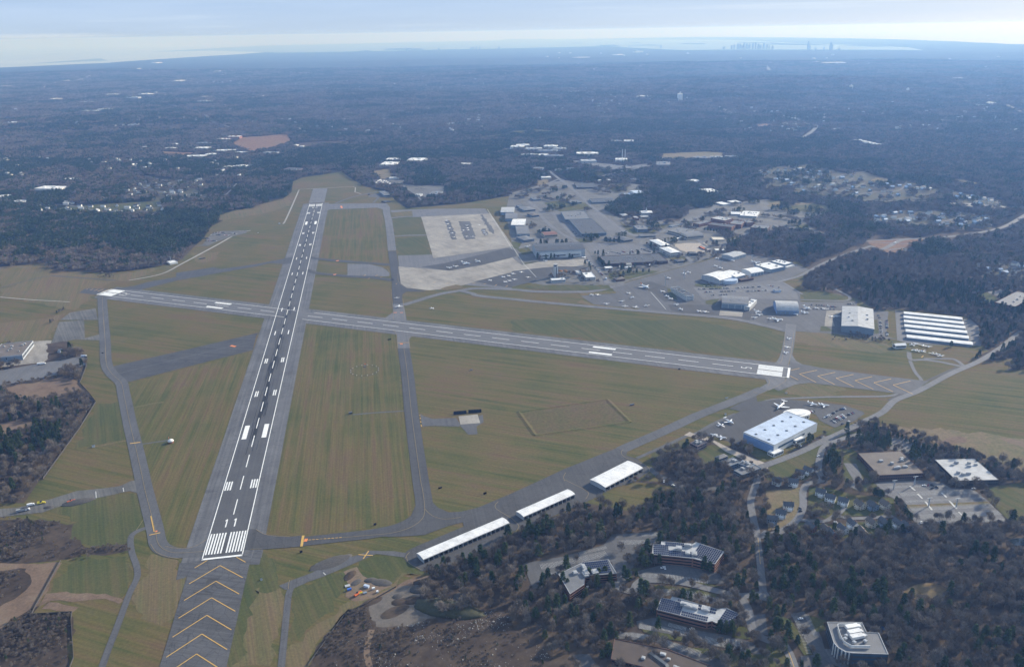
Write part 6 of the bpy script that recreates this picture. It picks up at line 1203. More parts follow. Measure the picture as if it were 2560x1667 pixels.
scatter_houses("A:1450,180 1900,170 1950,400 1750,420 1560,380 1150,330 1200,260", 34, 'house half hidden among bare trees beyond the left field', 'houses among the trees beyond the left field', [0, 1, 3, 4])
scatter_houses("D:80,80 380,60 700,140 900,120 900,220 1140,200 1300,220 1400,210 1620,290 1650,330 1250,320 1200,360 1000,350 780,330 250,300 60,220 -100,120 C:1960,180", 74, 'small house in the dense estate above the right wood', 'houses of the upper estate on the right', [2, 1, 2, 0, 3, 4])
scatter_houses("D:950,520 1250,490 1500,480 1700,500 2050,520 2060,630 1800,630 1500,610 1400,600 1020,600", 48, 'small house in the lower estate between the right woods', 'houses of the lower estate on the right', [2, 2, 1, 0, 4])
scatter_houses("D:1650,290 2200,400 2180,440 1800,410", 16, 'small house along the wooded edge of the right estates', 'houses along the wooded edge', [2, 1, 3])
scatter_houses("D:1930,980 2380,960 2380,1100 1950,1050", 12, 'house among trees at the far right above the pond-shaped drive', 'houses at the far right', [2, 3, 1])
# beyond the first 300 houses: specks on the far plain, one mass
mb = MB(); hr2 = random.Random(21); ZS = [parse(q) for q in ("N:0,560 0,350 700,330 1100,360 1300,420 1000,560 500,600", "N:700,340 1900,300 2380,340 2380,420 1500,420 900,400", "N:1300,560 2100,560 2380,520 2380,600 1700,640 1400,620", "O:0,420 500,400 900,430 800,520 100,560", "O:0,240 900,245 1400,260 2300,240 2300,330 1200,300 300,330 0,300", "O:1500,450 2380,440 2380,640 1600,600", "A:0,0 2380,0 2300,200 1500,150 600,160 0,200", "O:900,480 1500,500 1400,640 950,600")]
mb.m = []
for k in range(900):
    Pq = ZS[k % len(ZS)]; x = hr2.uniform(min(q[0] for q in Pq), max(q[0] for q in Pq)); y = hr2.uniform(min(q[1] for q in Pq), max(q[1] for q in Pq))
    if not inpoly(Pq, x, y) or mnoise.noise(Vector((x/60, y/18, 2.2))) < .05: continue
    q = G(x, y); f = max(1, math.hypot(q.x-CX, q.y-CY)/6500); mb.cur = hr2.choice([0, 0, 1]); mb.box((q.x, q.y, q.z-1), (hr2.uniform(9, 20)*f, 9*f, 14+2*f), hr2.uniform(0, 3)); mb.cur = 2; mb.box((q.x, q.y, q.z+13+2*f), (8*f, 8*f, 3), 0, .2)
tag(mb.obj('distant_houses', ['wall_white', 'wall_cream', 'roof_grey']), kind='stuff', label='houses scattered over the far plain')
# far commercial roofs
bx = random.Random(8)
def boxm(wall, roof):
    mb = MB(); mb.cur = 0; mb.prism([(-.5, -.5), (.5, -.5), (.5, .5), (-.5, .5)], -.5, 1, top=False); mb.cur = 1; mb.poly([Vector((-.5, -.5, 1)), Vector((.5, -.5, 1)), Vector((.5, .5, 1)), Vector((-.5, .5, 1))]); mb.cur = 0; mb.box((.1, .05, 1), (.18, .22, .3)); mb.box((-.25, -.1, 1), (.1, .15, .25)); return mb.mesh('warehouse', [wall, roof])
BX = {'w': boxm('wall_white', 'roof_white'), 'g': boxm('wall_grey', 'roof_pale'), 'b': boxm('brick', 'roof_white'), 'c': boxm('wall_cream', 'roof_white'), 'd': boxm('wall_slate', 'roof_grey')}
def farbox(t, x, y, wpx, L_, h_, c_, label, depth=None, group='far commercial roofs'):
    a, b_, k = TILES[t]; p = G(a+x/k, b_+y/k); q = G(a+(x+wpx)/k, b_+y/k); w_ = (q-p).length
    o = bpy.data.objects.new('warehouse', BX[c_]); COL.objects.link(o); o.location = ((p.x+q.x)/2, (p.y+q.y)/2, p.z); o.rotation_euler = (0, 0, math.atan2(q.y-p.y, q.x-p.x)+bx.uniform(-.2, .2)); o.scale = (w_, L_, h_)
    tag(o, label, 'building', group); clear([Vector(o.location)+Vector((w_*.62*math.cos(i*1.57+.785), (w_*.62)*math.sin(i*1.57+.785), 0)) for i in range(4)])
FB = [('A', 'white warehouse roofs in the woods left of the runway end', [(360, 275, 250, 60, 9, 'w'), (600, 190, 140, 35, 7, 'w'), (0, 345, 70, 50, 6, 'w'), (120, 400, 110, 50, 7, 'g'), (245, 238, 30, 25, 6, 'w'), (2085, 80, 90, 60, 9, 'c'), (2190, 72, 80, 60, 9, 'w'), (2280, 70, 60, 50, 8, 'w'), (1250, 290, 20, 12, 10, 'w')]),
      ('B', 'white industrial roof beyond the far runway end', [(1175, 50, 140, 90, 10, 'w'), (1215, 8, 130, 60, 9, 'w'), (1420, 10, 170, 90, 9, 'w'), (1100, 20, 60, 30, 7, 'd'), (1240, 175, 90, 40, 5, 'g'), (1480, 335, 60, 30, 6, 'g'), (1620, 320, 100, 60, 6, 'd'), (1900, 45, 120, 30, 6, 'c'), (10, 20, 60, 30, 7, 'g')]),
      ('C', 'laboratory building above the base', [(960, 10, 110, 50, 10, 'w'), (640, 20, 140, 50, 9, 'g'), (1340, 60, 130, 90, 14, 'd'), (2150, 5, 60, 30, 6, 'w'), (200, 90, 90, 40, 8, 'd'), (500, 90, 90, 30, 6, 'd'), (400, 100, 60, 20, 6, 'g')]),
      ('N', 'pale commercial roof on the far left plain', [(380, 520, 100, 70, 9, 'w'), (470, 512, 80, 90, 10, 'w'), (530, 505, 50, 60, 9, 'g'), (210, 542, 70, 60, 8, 'w'), (0, 578, 60, 60, 8, 'g'), (50, 572, 40, 40, 8, 'w'), (600, 585, 45, 60, 9, 'g'), (500, 445, 50, 80, 14, 'w'), (610, 462, 40, 60, 20, 'g'), (650, 445, 60, 70, 18, 'w'), (240, 465, 40, 80, 12, 'c'), (370, 478, 60, 70, 10, 'g'), (920, 478, 60, 60, 14, 'g'), (940, 455, 40, 60, 12, 'c'), (0, 405, 45, 150, 10, 'w'), (0, 438, 30, 120, 10, 'w'), (290, 380, 30, 160, 12, 'w'), (370, 374, 20, 120, 14, 'w'), (810, 380, 45, 200, 12, 'w'), (870, 372, 20, 100, 12, 'w'), (750, 368, 20, 100, 12, 'g'), (1210, 450, 40, 90, 10, 'w'), (1150, 458, 40, 60, 8, 'g'), (1960, 505, 40, 60, 9, 'w'), (110, 337, 100, 260, 12, 'w'), (720, 294, 20, 200, 14, 'w'), (1000, 335, 35, 200, 12, 'w'), (640, 325, 10, 80, 20, 'w')]),
      ('N', 'pale office roof by the brown meadow beyond the runway', [(1065, 645, 55, 45, 14, 'b'), (1015, 655, 55, 40, 12, 'b'), (920, 672, 60, 40, 10, 'd'), (910, 695, 70, 50, 10, 'w'), (770, 695, 50, 40, 8, 'w'), (800, 675, 30, 30, 8, 'w'), (870, 732, 90, 45, 9, 'w'), (960, 722, 50, 30, 8, 'w'), (1000, 705, 90, 50, 8, 'w'), (1090, 712, 80, 25, 6, 'w'), (1225, 714, 70, 30, 7, 'g'), (1360, 680, 25, 25, 7, 'w'), (1395, 685, 20, 20, 7, 'w'), (660, 688, 30, 20, 7, 'w'), (1500, 575, 40, 40, 8, 'c')]),
      ('O', 'laboratory and office roofs beyond the base', [(-5, 690, 60, 50, 12, 'w'), (60, 700, 80, 50, 12, 'g'), (20, 685, 60, 40, 14, 'w'), (150, 690, 60, 45, 14, 'w'), (120, 710, 90, 50, 12, 'd'), (190, 700, 60, 40, 12, 'g'), (100, 728, 70, 40, 10, 'w'), (40, 725, 60, 40, 8, 'g'), (160, 732, 80, 40, 10, 'd'), (300, 722, 100, 60, 12, 'c'), (520, 662, 50, 40, 10, 'w'), (460, 662, 50, 30, 9, 'g'), (770, 468, 20, 60, 50, 'w'), (840, 740, 90, 50, 9, 'd'), (920, 738, 60, 45, 9, 'g'), (990, 735, 60, 45, 9, 'd')]),
      ('O', 'pale roof in the far plain on the right', [(585, 452, 60, 120, 9, 'w'), (640, 455, 50, 60, 8, 'g'), (280, 432, 40, 90, 12, 'w'), (330, 435, 50, 60, 9, 'g'), (1250, 580, 30, 50, 9, 'w'), (1300, 583, 30, 50, 9, 'w'), (2150, 495, 60, 90, 12, 'w'), (2210, 488, 30, 80, 18, 'w'), (2170, 512, 40, 60, 9, 'g'), (2320, 610, 40, 60, 9, 'w'), (1985, 448, 40, 60, 9, 'w'), (2040, 368, 60, 150, 9, 'g'), (1570, 415, 12, 30, 30, 'w'), (1835, 428, 8, 20, 30, 'w'), (1375, 293, 60, 200, 14, 'w'), (1440, 296, 100, 200, 12, 'w'), (580, 245, 14, 250, 30, 'w'), (300, 270, 40, 300, 14, 'w'), (480, 257, 25, 250, 16, 'w'), (2100, 474, 30, 60, 8, 'c'), (1490, 605, 40, 60, 8, 'g')])]
for t, lb, L_ in FB:
    for x, y, w_, l_, h_, c_ in L_: farbox(t, x, y, w_, l_, h_, c_, lb, group=lb)
for k in range(5):
    q0, q1 = G(*parse("O:%d,%d" % (1595+k*22, 657+k*5.2))[0]), G(*parse("O:%d,%d" % (1620+k*22, 655+k*5.2))[0]); o = bpy.data.objects.new('warehouse', BX['w']); COL.objects.link(o); o.location = (q0+q1)/2; o.rotation_euler = (0, 0, math.atan2((q1-q0).y, (q1-q0).x)); o.scale = ((q1-q0).length, 26, 7); tag(o, 'long white parallel shed in the woods on the right', 'building', 'white parallel sheds in the right woods')
    clear([Vector(o.location)+Vector((45*math.cos(i*1.57+.785), 45*math.sin(i*1.57+.785), 0)) for i in range(4)])
for s, mt in [("N:1080,670 1130,640 1340,625 1350,665 1230,700 1180,710 1120,690", 'marsh'), ("N:750,705 900,712 870,725 760,720", 'marsh'), ("N:0,552 130,548 100,560 0,562", 'marsh'), ("N:960,600 1050,597 1040,608 980,607", 'marsh'), ("N:1360,670 1450,662 1600,655 1640,662 1560,675 1480,672 1400,700", 'scrub_mat'), ("N:1880,632 1970,625 1960,635", 'marsh'), ("N:2200,640 2380,622 2380,630 2240,645", 'grass_green'),
              ("O:1135,578 1200,576 1220,590 1150,594", 'marsh'), ("O:1000,398 1120,405 1130,412 1010,405", 'grass_tan'), ("O:590,358 740,358 730,364 640,364", 'grass_tan'), ("O:0,612 60,608 70,620 0,625", 'grass_green'), ("O:90,600 190,610 170,622 100,615", 'grass_green'), ("O:700,715 900,705 1000,712 960,735 800,744 690,744", 'grass_tan'), ("D:1690,175 1800,180 1950,215 1940,235 1850,230 1720,215", 'grass_tan'),
              ("D:900,230 1000,165 1100,170 1130,190 960,215", 'grass_tan'), ("D:900,755 1200,735 1480,728 1330,800 1280,870 1150,880 1050,840", 'marsh'), ("D:2040,1220 2150,1200 2220,1240 2180,1290", 'asph_light'), ("D:1960,1260 2040,1230 2200,1340 2100,1340", 'grass_green'), ("D:2120,1020 2200,1010 2220,1060 2150,1080", 'grass_green'), ("A:660,430 1500,380 1500,480 1000,500 400,480", 'grass_green'), ("B:1060,110 1250,80 1280,150 1180,180", 'grass_tan'), ("B:1080,185 1260,175 1300,240 1130,240", 'asph_mid'),
              ("B:1240,180 1420,190 1340,230 1260,215", 'pave_mix'), ("B:1330,215 1480,240 1750,240 1760,330 1600,350 1500,330 1400,280", 'pave_mix'), ("D:1000,540 1080,520 1060,590 1010,590", 'grass_tan'), ("D:860,370 1300,385 1600,380 1280,405 870,400", 'grass_tan'), ("D:1690,395 2150,420 2280,460 2200,455 1900,440 1700,415", 'road_pale'), ("N:2340,690 2380,688 2380,705 2340,705", 'pave_mix'), ("A:240,690 330,680 320,710 240,710", 'marsh')]:
    sheet('clearing', PG(s), mt, 2.6, clr=mt not in ('pave_mix',) or True)
# skyline
for i, (x, yb, yt, w_) in enumerate([(985, 232, 220, 9), (1020, 232, 214, 6), (1032, 231, 211, 6), (1048, 230, 207, 8), (1060, 230, 208, 7), (1078, 230, 203, 7), (1090, 230, 206, 8), (1104, 230, 207, 7), (1118, 230, 204, 8), (1131, 230, 202, 6), (1144, 230, 208, 8), (1155, 230, 212, 8), (1170, 230, 206, 9), (1184, 230, 210, 7), (1195, 231, 216, 6), (1210, 231, 217, 8), (1375, 233, 199, 7), (1383, 234, 217, 6), (1480, 235, 204, 9), (1488, 235, 213, 5), (1450, 235, 223, 7), (1410, 235, 224, 8), (1520, 236, 227, 10), (692, 226, 214, 6), (545, 226, 215, 3), (414, 222, 212, 8), (1068, 229, 214, 9), (1098, 229, 215, 9)]):
    p, q = G(*parse("O:%d,%d" % (x-w_/2, yb))[0], 5), G(*parse("O:%d,%d" % (x+w_/2, yb))[0], 5); c = (p+q)/2; wd = (q-p).length; hh = (yb-yt)/1.859/FPX*math.hypot(c.x-CX, c.y-CY)
    mb = MB(); mb.box((0, 0, -20), (wd, wd*.8, 20+hh*.82)); mb.box((0, 0, hh*.82), (wd*.7, wd*.55, hh*.18)); mb.box((wd*.1, 0, hh), (wd*.08, wd*.08, hh*.08)); o = mb.obj('skyscraper', 'city_far', None, tuple(c)); tag(o, {16: 'tallest slab tower standing alone right of the downtown cluster', 18: 'broad tower farthest right on the skyline'}.get(i, 'grey-blue tower in the distant skyline against the harbour'), 'skyscraper', 'towers of the distant skyline')
for i, (x, y) in enumerate([(2190, 232), (2200, 230), (2215, 231), (2230, 230), (2040, 236), (1890, 241), (2320, 229)]):
    p = G(*parse("N:%d,%d" % (x, y))[0], 5); mb = MB(); mb.box((0, 0, -20), (60, 45, 95)); mb.box((0, 0, 75), (20, 20, 8)); tag(mb.obj('tower_block', 'city_far', None, tuple(p)), 'grey tower block on the distant shore left of the skyline', 'building', 'tower blocks on the distant shore')

# ------------------------------------------------------------------ woods
rng = np.random.default_rng(4)
def crown_mesh(name, n, rx, rz, zc, size, mat, kind='bare', seed=0, extra=None, gap=.35):
    r = np.random.default_rng(seed); V = []; lumps = [(r.normal(0, .5, 3), r.uniform(.45, .75)) for _ in range(6)]
    k = 0
    while k < n:
        if kind == 'bare':
            c_, s_ = lumps[r.integers(len(lumps))]; d = r.normal(size=3); d /= np.linalg.norm(d); p = c_*np.array([.9, .9, .6])+d*s_*r.uniform(.35, 1)**.5
            if np.linalg.norm(p) > 1.15 or p[2] < -.85: continue
            q = np.array([p[0]*rx, p[1]*rx, zc+p[2]*rz]); up = np.array([p[0]*.8, p[1]*.8, .75+.5*p[2]])+r.normal(0, .45, 3)
        elif kind == 'pine':
            t = r.uniform(0, 1)**.75; rad = rx*(1-t)**.8*(.75+.25*math.sin(t*22+seed)); a = r.uniform(0, 6.283); f = r.uniform(.45, 1)
            q = np.array([rad*f*math.cos(a), rad*f*math.sin(a), zc-rz+2*rz*t]); up = np.array([math.cos(a), math.sin(a), -.25])+r.normal(0, .3, 3)
        up /= np.linalg.norm(up); side = np.cross(up, r.normal(size=3)); side /= np.linalg.norm(side); l_ = size*r.uniform(.7, 1.4); w_ = l_*(.15 if kind == 'bare' else .5)
        V += [q-side*w_*.5, q+side*w_*.5, q+up*l_]; k += 1
    V = np.array(V); return V
def mesh_np(name, V, mats, midx=None, F=None):
    me = bpy.data.meshes.new(name); me.from_pydata(V.tolist(), [], F if F is not None else [(3*i, 3*i+1, 3*i+2) for i in range(len(V)//3)])
    for q in mats: me.materials.append(M[q])
    if midx is not None: me.polygons.foreach_set('material_index', midx)
    me.update(); return me
def trunk_mb(h_, r0, limbs, seed=0, spread=.5):
    mb = MB(); rr = random.Random(seed); mb.loft([[Vector((q*math.cos(k*1.2566), q*math.sin(k*1.2566), z)) for k in range(5)] for q, z in ((r0, -.5), (r0*.7, h_*.45), (r0*.2, h_*.9))])
    for i in range(limbs):
        a = i*2.4+rr.uniform(-.4, .4); z0 = h_*rr.uniform(.25, .6); l_ = h_*rr.uniform(.3, .45); A = Vector((0, 0, z0)); B = Vector((math.cos(a)*l_*spread*1.3, math.sin(a)*l_*spread*1.3, z0+l_*.85)); q = r0*.35
        mb.loft([[A+Vector((q*math.cos(k*2.094), q*math.sin(k*2.094), 0)) for k in range(3)], [B+Vector((q*.25*math.cos(k*2.094), q*.25*math.sin(k*2.094), 0)) for k in range(3)]])
    return mb
PT = []    # (trunk mesh, crown mesh, combined mesh)
def combine(name, mb, V, mats):
    nv = len(mb.v); vv = list(mb.v)+V.tolist(); ff = list(mb.f)+[(nv+3*i, nv+3*i+1, nv+3*i+2) for i in range(len(V)//3)]
    me = bpy.data.meshes.new(name); me.from_pydata(vv, [], ff); [me.materials.append(M[q]) for q in mats]; me.polygons.foreach_set('material_index', [0]*len(mb.f)+[1]*(len(V)//3)); me.update(); return me
wood_col = bpy.data.collections.new('tree_kinds')      # never linked to the scene: only instanced by the woods
def proto_obj(name, me): o = bpy.data.objects.new(name, me); wood_col.objects.link(o); return o
for i in range(6):
    hh = [12, 13.5, 11, 14.5, 12.5, 10][i]; rx = [5.2, 5.8, 4.6, 5.4, 6.4, 4.2][i]; V = crown_mesh('c', 640, rx*.9, hh*.38, hh*.62, 1.9, 'twigs', 'bare', i); tb = trunk_mb(hh, .32, 7, i)
    PT.append((tb.mesh('trunk', 'bark'), mesh_np('crown', V, ['twigs']), combine('tree', tb, V, ['bark', 'twigs']))); proto_obj('kind_%02d' % i, PT[-1][2])
for i in range(3):
    hh = [15, 17, 13][i]; rx = [3.6, 4.0, 4.4][i]; V = crown_mesh('c', 420, rx, hh*.43, hh*.57, 1.9, 'needles', 'pine', i+20); tb = trunk_mb(hh, .3, 0, i)
    PT.append((tb.mesh('trunk', 'bark'), mesh_np('crown', V, ['needles']), combine('tree', tb, V, ['bark', 'needles']))); proto_obj('kind_%02d' % (6+i), PT[-1][2])
# patches of many small trees for the farther woods
def patch(name, size, cnt, conif, ntri, seed, big=1.0):
    r = np.random.default_rng(seed); VV = []; MI = []
    for k in range(cnt):
        a = r.uniform(-size/2, size/2, 2); s_ = r.uniform(.75, 1.2)*big; cn = r.random() < conif
        V = crown_mesh('c', ntri, (3.4 if cn else 4.7)*s_, (6.2 if cn else 4.2)*s_, (8.5 if cn else 7.2)*s_, 3.0*s_, '', 'pine' if cn else 'bare', int(r.integers(1e6))); 
        if not cn: # wider twig fans, so that fewer are needed
            c3 = V.reshape(-1, 3, 3); mid = (c3[:, 0]+c3[:, 1])/2; c3[:, 0] = mid+(c3[:, 0]-mid)*2.2; c3[:, 1] = mid+(c3[:, 1]-mid)*2.2; V = c3.reshape(-1, 3)
        V[:, 0] += a[0]; V[:, 1] += a[1]; VV.append(V); MI += [1 if cn else 0]*(len(V)//3)
    me = mesh_np(name, np.concatenate(VV), ['twigs', 'needles'], MI); return proto_obj(name, me)
for i in range(4): patch('kind_%02d' % (9+i), 30, 15, .06, 46, 40+i)
for i in range(3): patch('kind_%02d' % (13+i), 30, 15, .92, 46, 60+i)
for i in range(3): patch('kind_%02d' % (16+i), 75, 40, .08, 26, 80+i, 1.35)
for i in range(3): patch('kind_%02d' % (19+i), 75, 40, .8, 26, 90+i, 1.3)
# candidates
def insidev(P, X, Y):
    res = np.zeros(len(X), bool); bb = (X >= P[:, 0].min()) & (X <= P[:, 0].max()) & (Y >= P[:, 1].min()) & (Y <= P[:, 1].max()); idx = np.nonzero(bb)[0]
    if not len(idx): return res
    x, y = X[idx], Y[idx]; c = np.zeros(len(idx), bool); n = len(P); j = n-1
    for i in range(n):
        if P[i, 1] != P[j, 1]:
            c ^= ((P[i, 1] > y) != (P[j, 1] > y)) & (x < (P[j, 0]-P[i, 0])*(y-P[i, 1])/(P[j, 1]-P[i, 1])+P[i, 0])
        j = i
    res[idx] = c; return res
def poly2(s): return np.array([(p.x, p.y) for p in PG(s)])
SPARSE = [(poly2("D:1650,280 2250,390 2200,450 1700,380"), .3), (poly2("C:-20,310 330,215 480,190 800,225 1080,215 1240,240 1230,330 930,390 890,480 960,520 1300,560 1560,570 1640,440 1730,450 1900,410 2380,375 D:430,405 600,450 560,500 320,560 420,640 560,690 400,690 130,640 C:2200,690 2000,690 1985,860 1700,960 1100,1120 930,1190 600,1160 300,1165 140,1140 280,1100 100,980 0,790 -60,480"), .2),
          (poly2("D:-100,120 80,60 380,40 700,120 900,110 1140,190 1400,200 1660,290 1650,350 1200,390 780,360 250,330 0,280"), .33), (poly2("D:930,520 1250,470 1500,470 2050,500 2080,640 1500,640 1020,600"), .36),
          (poly2("A:340,440 900,400 1500,380 1520,480 1250,500 700,480 350,480"), .3), (poly2("A:1450,180 1900,170 1950,400 1560,400 1150,340 1200,260"), .45), (poly2("D:1900,960 2400,960 2400,1120 1930,1080"), .5),
          (poly2("C:960,460 1500,460 1750,480 1780,560 1500,590 960,590"), .8), (poly2("C:520,0 1300,0 1300,100 900,200 500,190 380,80"), .45), (poly2("B:1330,215 1480,240 1750,240 1760,330 1600,350 1400,280"), .15)]
GREEN = [poly2(s) for s in ["A:1330,540 1480,470 1980,470 2000,560 1880,720 1780,840 1600,900 1300,880 900,800 930,700 1500,620", "A:600,760 700,690 800,720 820,790 640,800", "E:-200,1050 350,960 620,1000 560,1150 400,1260 0,1290 -200,1280", "I:650,1150 750,1060 1120,1080 1130,1210 800,1240", "C:325,215 480,200 500,330 430,385 330,360", "I:470,1250 650,1250 660,1430 500,1420", "I:1320,1210 1560,1210 1560,1330 1330,1320", "B:1460,100 1640,60 1760,200 1740,360 1620,400 1450,330",
                            "D:1270,830 1380,750 1560,760 1800,860 1500,930", "D:640,600 1100,580 1080,680 760,700", "D:260,820 450,740 600,850 300,950", "C:880,400 1250,330 1230,500 1000,520 900,480", "C:1290,280 1900,300 1900,430 1600,450 1300,440", "A:0,0 950,0 900,120 600,60 0,150", "A:1050,230 1180,230 1180,340 1040,350", "N:60,590 440,560 760,560 800,580 420,600 60,600", "L:600,260 800,260 800,420 620,400", "L:540,1150 760,1150 780,1400 560,1380", "L:960,900 1200,820 1200,1000 1080,1100",
                            "M:1780,620 1890,620 1890,720 1780,720", "O:0,560 1100,560 1100,600 600,620 0,610", "O:840,560 1150,550 1150,590 860,590", "N:2080,670 2380,650 2380,720 2200,700"]]
def candidates(sp, d0, d1, azm):
    """jittered grid between two distances from the camera"""
    n = int(2*d1/sp)+2; X, Y = np.meshgrid((np.arange(n)-n/2)*sp+CX, (np.arange(n)-n/2)*sp+CY); X = X.ravel(); Y = Y.ravel()
    D = np.hypot(X-CX, Y-CY); az = np.arctan2(X-CX, Y-CY)-YAW; k = (D > d0) & (D < d1) & (np.abs(az) < R(azm)); X, Y = X[k], Y[k]
    return X+rng.uniform(-.42, .42, len(X))*sp, Y+rng.uniform(-.42, .42, len(Y))*sp
def keep(X, Y, clr_off=0):
    """probability mask of standing wood"""
    p = np.ones(len(X))
    for P in CLEAR: p[insidev(P, X, Y)] = 0
    if clr_off:
        for P in CLEAR:
            for dx, dy in ((clr_off, 0), (-clr_off, 0), (0, clr_off), (0, -clr_off)): p[insidev(P, X+dx, Y+dy)] = 0
    for P, q in SPARSE: k = insidev(P, X, Y); p[k] = np.minimum(p[k], q)
    return p
def green_p(X, Y):
    g_ = np.array([mnoise.fractal(Vector((x/520, y/380, 7.7)), 1., 2., 3) for x, y in zip(X, Y)]); p = np.clip((g_-.02)*3.5, .06, .8)
    near = np.hypot(X-CX, Y-CY) < 1900; p[near] = np.clip(p[near]*.5, 0, .3)+.03
    for P in GREEN: p[insidev(P, X, Y)] = .88
    return p
# near belt: single trees
X, Y = candidates(8.4, 480, 2300, 42)
p = keep(X, Y); lay = rng.random(len(X)) < p*np.where(insidev(poly2('M:-20,480 1200,440 2700,330 2700,2200 300,2200 200,1100'), X, Y), .86, .72); X, Y = X[lay], Y[lay]
gp = green_p(X, Y)
park = insidev(poly2("K:1500,700 1900,560 2124,450 L:300,330 800,260 1900,900 1800,1500 600,1500 300,1500 0,900 K:1500,850"), X, Y); gp[park] = .30
isg = rng.random(len(X)) < gp; kind = np.where(isg, 6+rng.integers(0, 3, len(X)), rng.integers(0, 6, len(X))); sc = rng.uniform(.6, 1.3, len(X)); rot = rng.uniform(0, 6.28, len(X))
low = insidev(poly2("E:-300,500 560,540 760,580 860,740 700,700 300,760 -300,700"), X, Y); sc[low] *= .6
D = np.hypot(X-CX, Y-CY)
# which of them the photograph shows, nearest first
d = np.stack([X-CX, Y-CY, np.full(len(X), 6-CZ)], 1); zf = d@np.array(Fv); u_ = 1280+FPX*(d@np.array(R2))/zf; v_ = 833.5-FPX*(d@np.array(U2))/zf
vis = (u_ > 5) & (u_ < 2555) & (v_ < 1662) & (v_ > 0); order = np.argsort(D); single = np.zeros(len(X), bool)
for gk, mxn in ((False, 290), (True, 150)):
    c_ = 0
    for i in order:
        if vis[i] and isg[i] == gk: single[i] = True; c_ += 1
        if c_ >= mxn: break
for i in np.nonzero(single)[0]:
    k = int(kind[i]); nm = 'pine_tree' if isg[i] else 'bare_tree'; r = empty(nm, (X[i], Y[i], 0), rot[i]); r.scale = (sc[i],)*3
    for n_, me in (('trunk', PT[k][0]), ('crown', PT[k][1])):
        o = bpy.data.objects.new(n_, me); COL.objects.link(o); o.parent = r
    wh = 'in the dense wood right of the curved-front office' if u_[i] > 2120 else 'among the solar-roofed offices at the bottom' if u_[i] > 1500 else 'at the wooded edge of the rocky scrub' if u_[i] > 900 else 'in the scrub and wood at the lower left'
    tag(r, ('dark green pine ' if isg[i] else 'leafless grey-brown tree ')+wh, 'tree', ('pines ' if isg[i] else 'bare trees ')+wh)
rest = ~single
P0 = np.stack([X, Y, np.zeros(len(X))], 1)[rest]; K0, R0, S0 = kind[rest], rot[rest], sc[rest]
def woods(name, P, K, RT, SC):
    me = bpy.data.meshes.new(name); me.vertices.add(len(P)); me.vertices.foreach_set('co', np.asarray(P, np.float32).ravel())
    for nm, tp, arr in (('kind_id', 'INT', K.astype(np.int32)), ('turn', 'FLOAT', RT.astype(np.float32)), ('size', 'FLOAT', SC.astype(np.float32))):
        a = me.attributes.new(nm, tp, 'POINT'); a.data.foreach_set('value', arr)
    o = bpy.data.objects.new(name, me); COL.objects.link(o); ng = bpy.data.node_groups.new(name, 'GeometryNodeTree'); ng.interface.new_socket('Geometry', in_out='INPUT', socket_type='NodeSocketGeometry'); ng.interface.new_socket('Geometry', in_out='OUTPUT', socket_type='NodeSocketGeometry')
    N_ = ng.nodes; a = N_.new('NodeGroupInput'); z = N_.new('NodeGroupOutput'); ip = N_.new('GeometryNodeInstanceOnPoints'); ci = N_.new('GeometryNodeCollectionInfo'); ci.inputs[0].default_value = wood_col; ci.inputs[1].default_value = True; ci.inputs[2].default_value = True
    def att(nm, tp): q = N_.new('GeometryNodeInputNamedAttribute'); q.data_type = tp; q.inputs[0].default_value = nm; return q.outputs[0]
    cx = N_.new('ShaderNodeCombineXYZ'); ng.links.new(att('turn', 'FLOAT'), cx.inputs[2]); ng.links.new(a.outputs[0], ip.inputs['Points']); ng.links.new(ci.outputs[0], ip.inputs['Instance']); ip.inputs['Pick Instance'].default_value = True
    ng.links.new(att('kind_id', 'INT'), ip.inputs['Instance Index']); ng.links.new(cx.outputs[0], ip.inputs['Rotation']); ng.links.new(att('size', 'FLOAT'), ip.inputs['Scale']); ng.links.new(ip.outputs[0], z.inputs[0])
    o.modifiers.new('trees', 'NODES').node_group = ng; return o
tag(woods('woodland', P0, K0, R0, S0), kind='stuff', label='bare and evergreen woods round the airfield')
def far_belt(name, sp, d0, d1, azm, base_b, base_g, off, label):
    X, Y = candidates(sp, d0, d1, azm); p = keep(X, Y, off); k = rng.random(len(X)) < p; X, Y = X[k], Y[k]
    land = np.array([True]*len(X)); g_ = rng.random(len(X)) < green_p(X, Y); K = np.where(g_, base_g, base_b)+rng.integers(0, 3, len(X)); Z = np.array([hgt(x, y) for x, y in zip(X, Y)])
    o = woods(name, np.stack([X, Y, Z-.3], 1), K, rng.uniform(0, 6.28, len(X)), rng.uniform(.85, 1.15, len(X))); tag(o, kind='stuff', label=label); print(name, len(X))
far_belt('far_woodland', 26, 2300, 5200, 40, 9, 13, 8, 'wooded plain beyond the airfield')
far_belt('distant_woodland', 62, 5200, 15000, 38, 16, 19, 0, 'hazy wooded plain reaching to the coast')
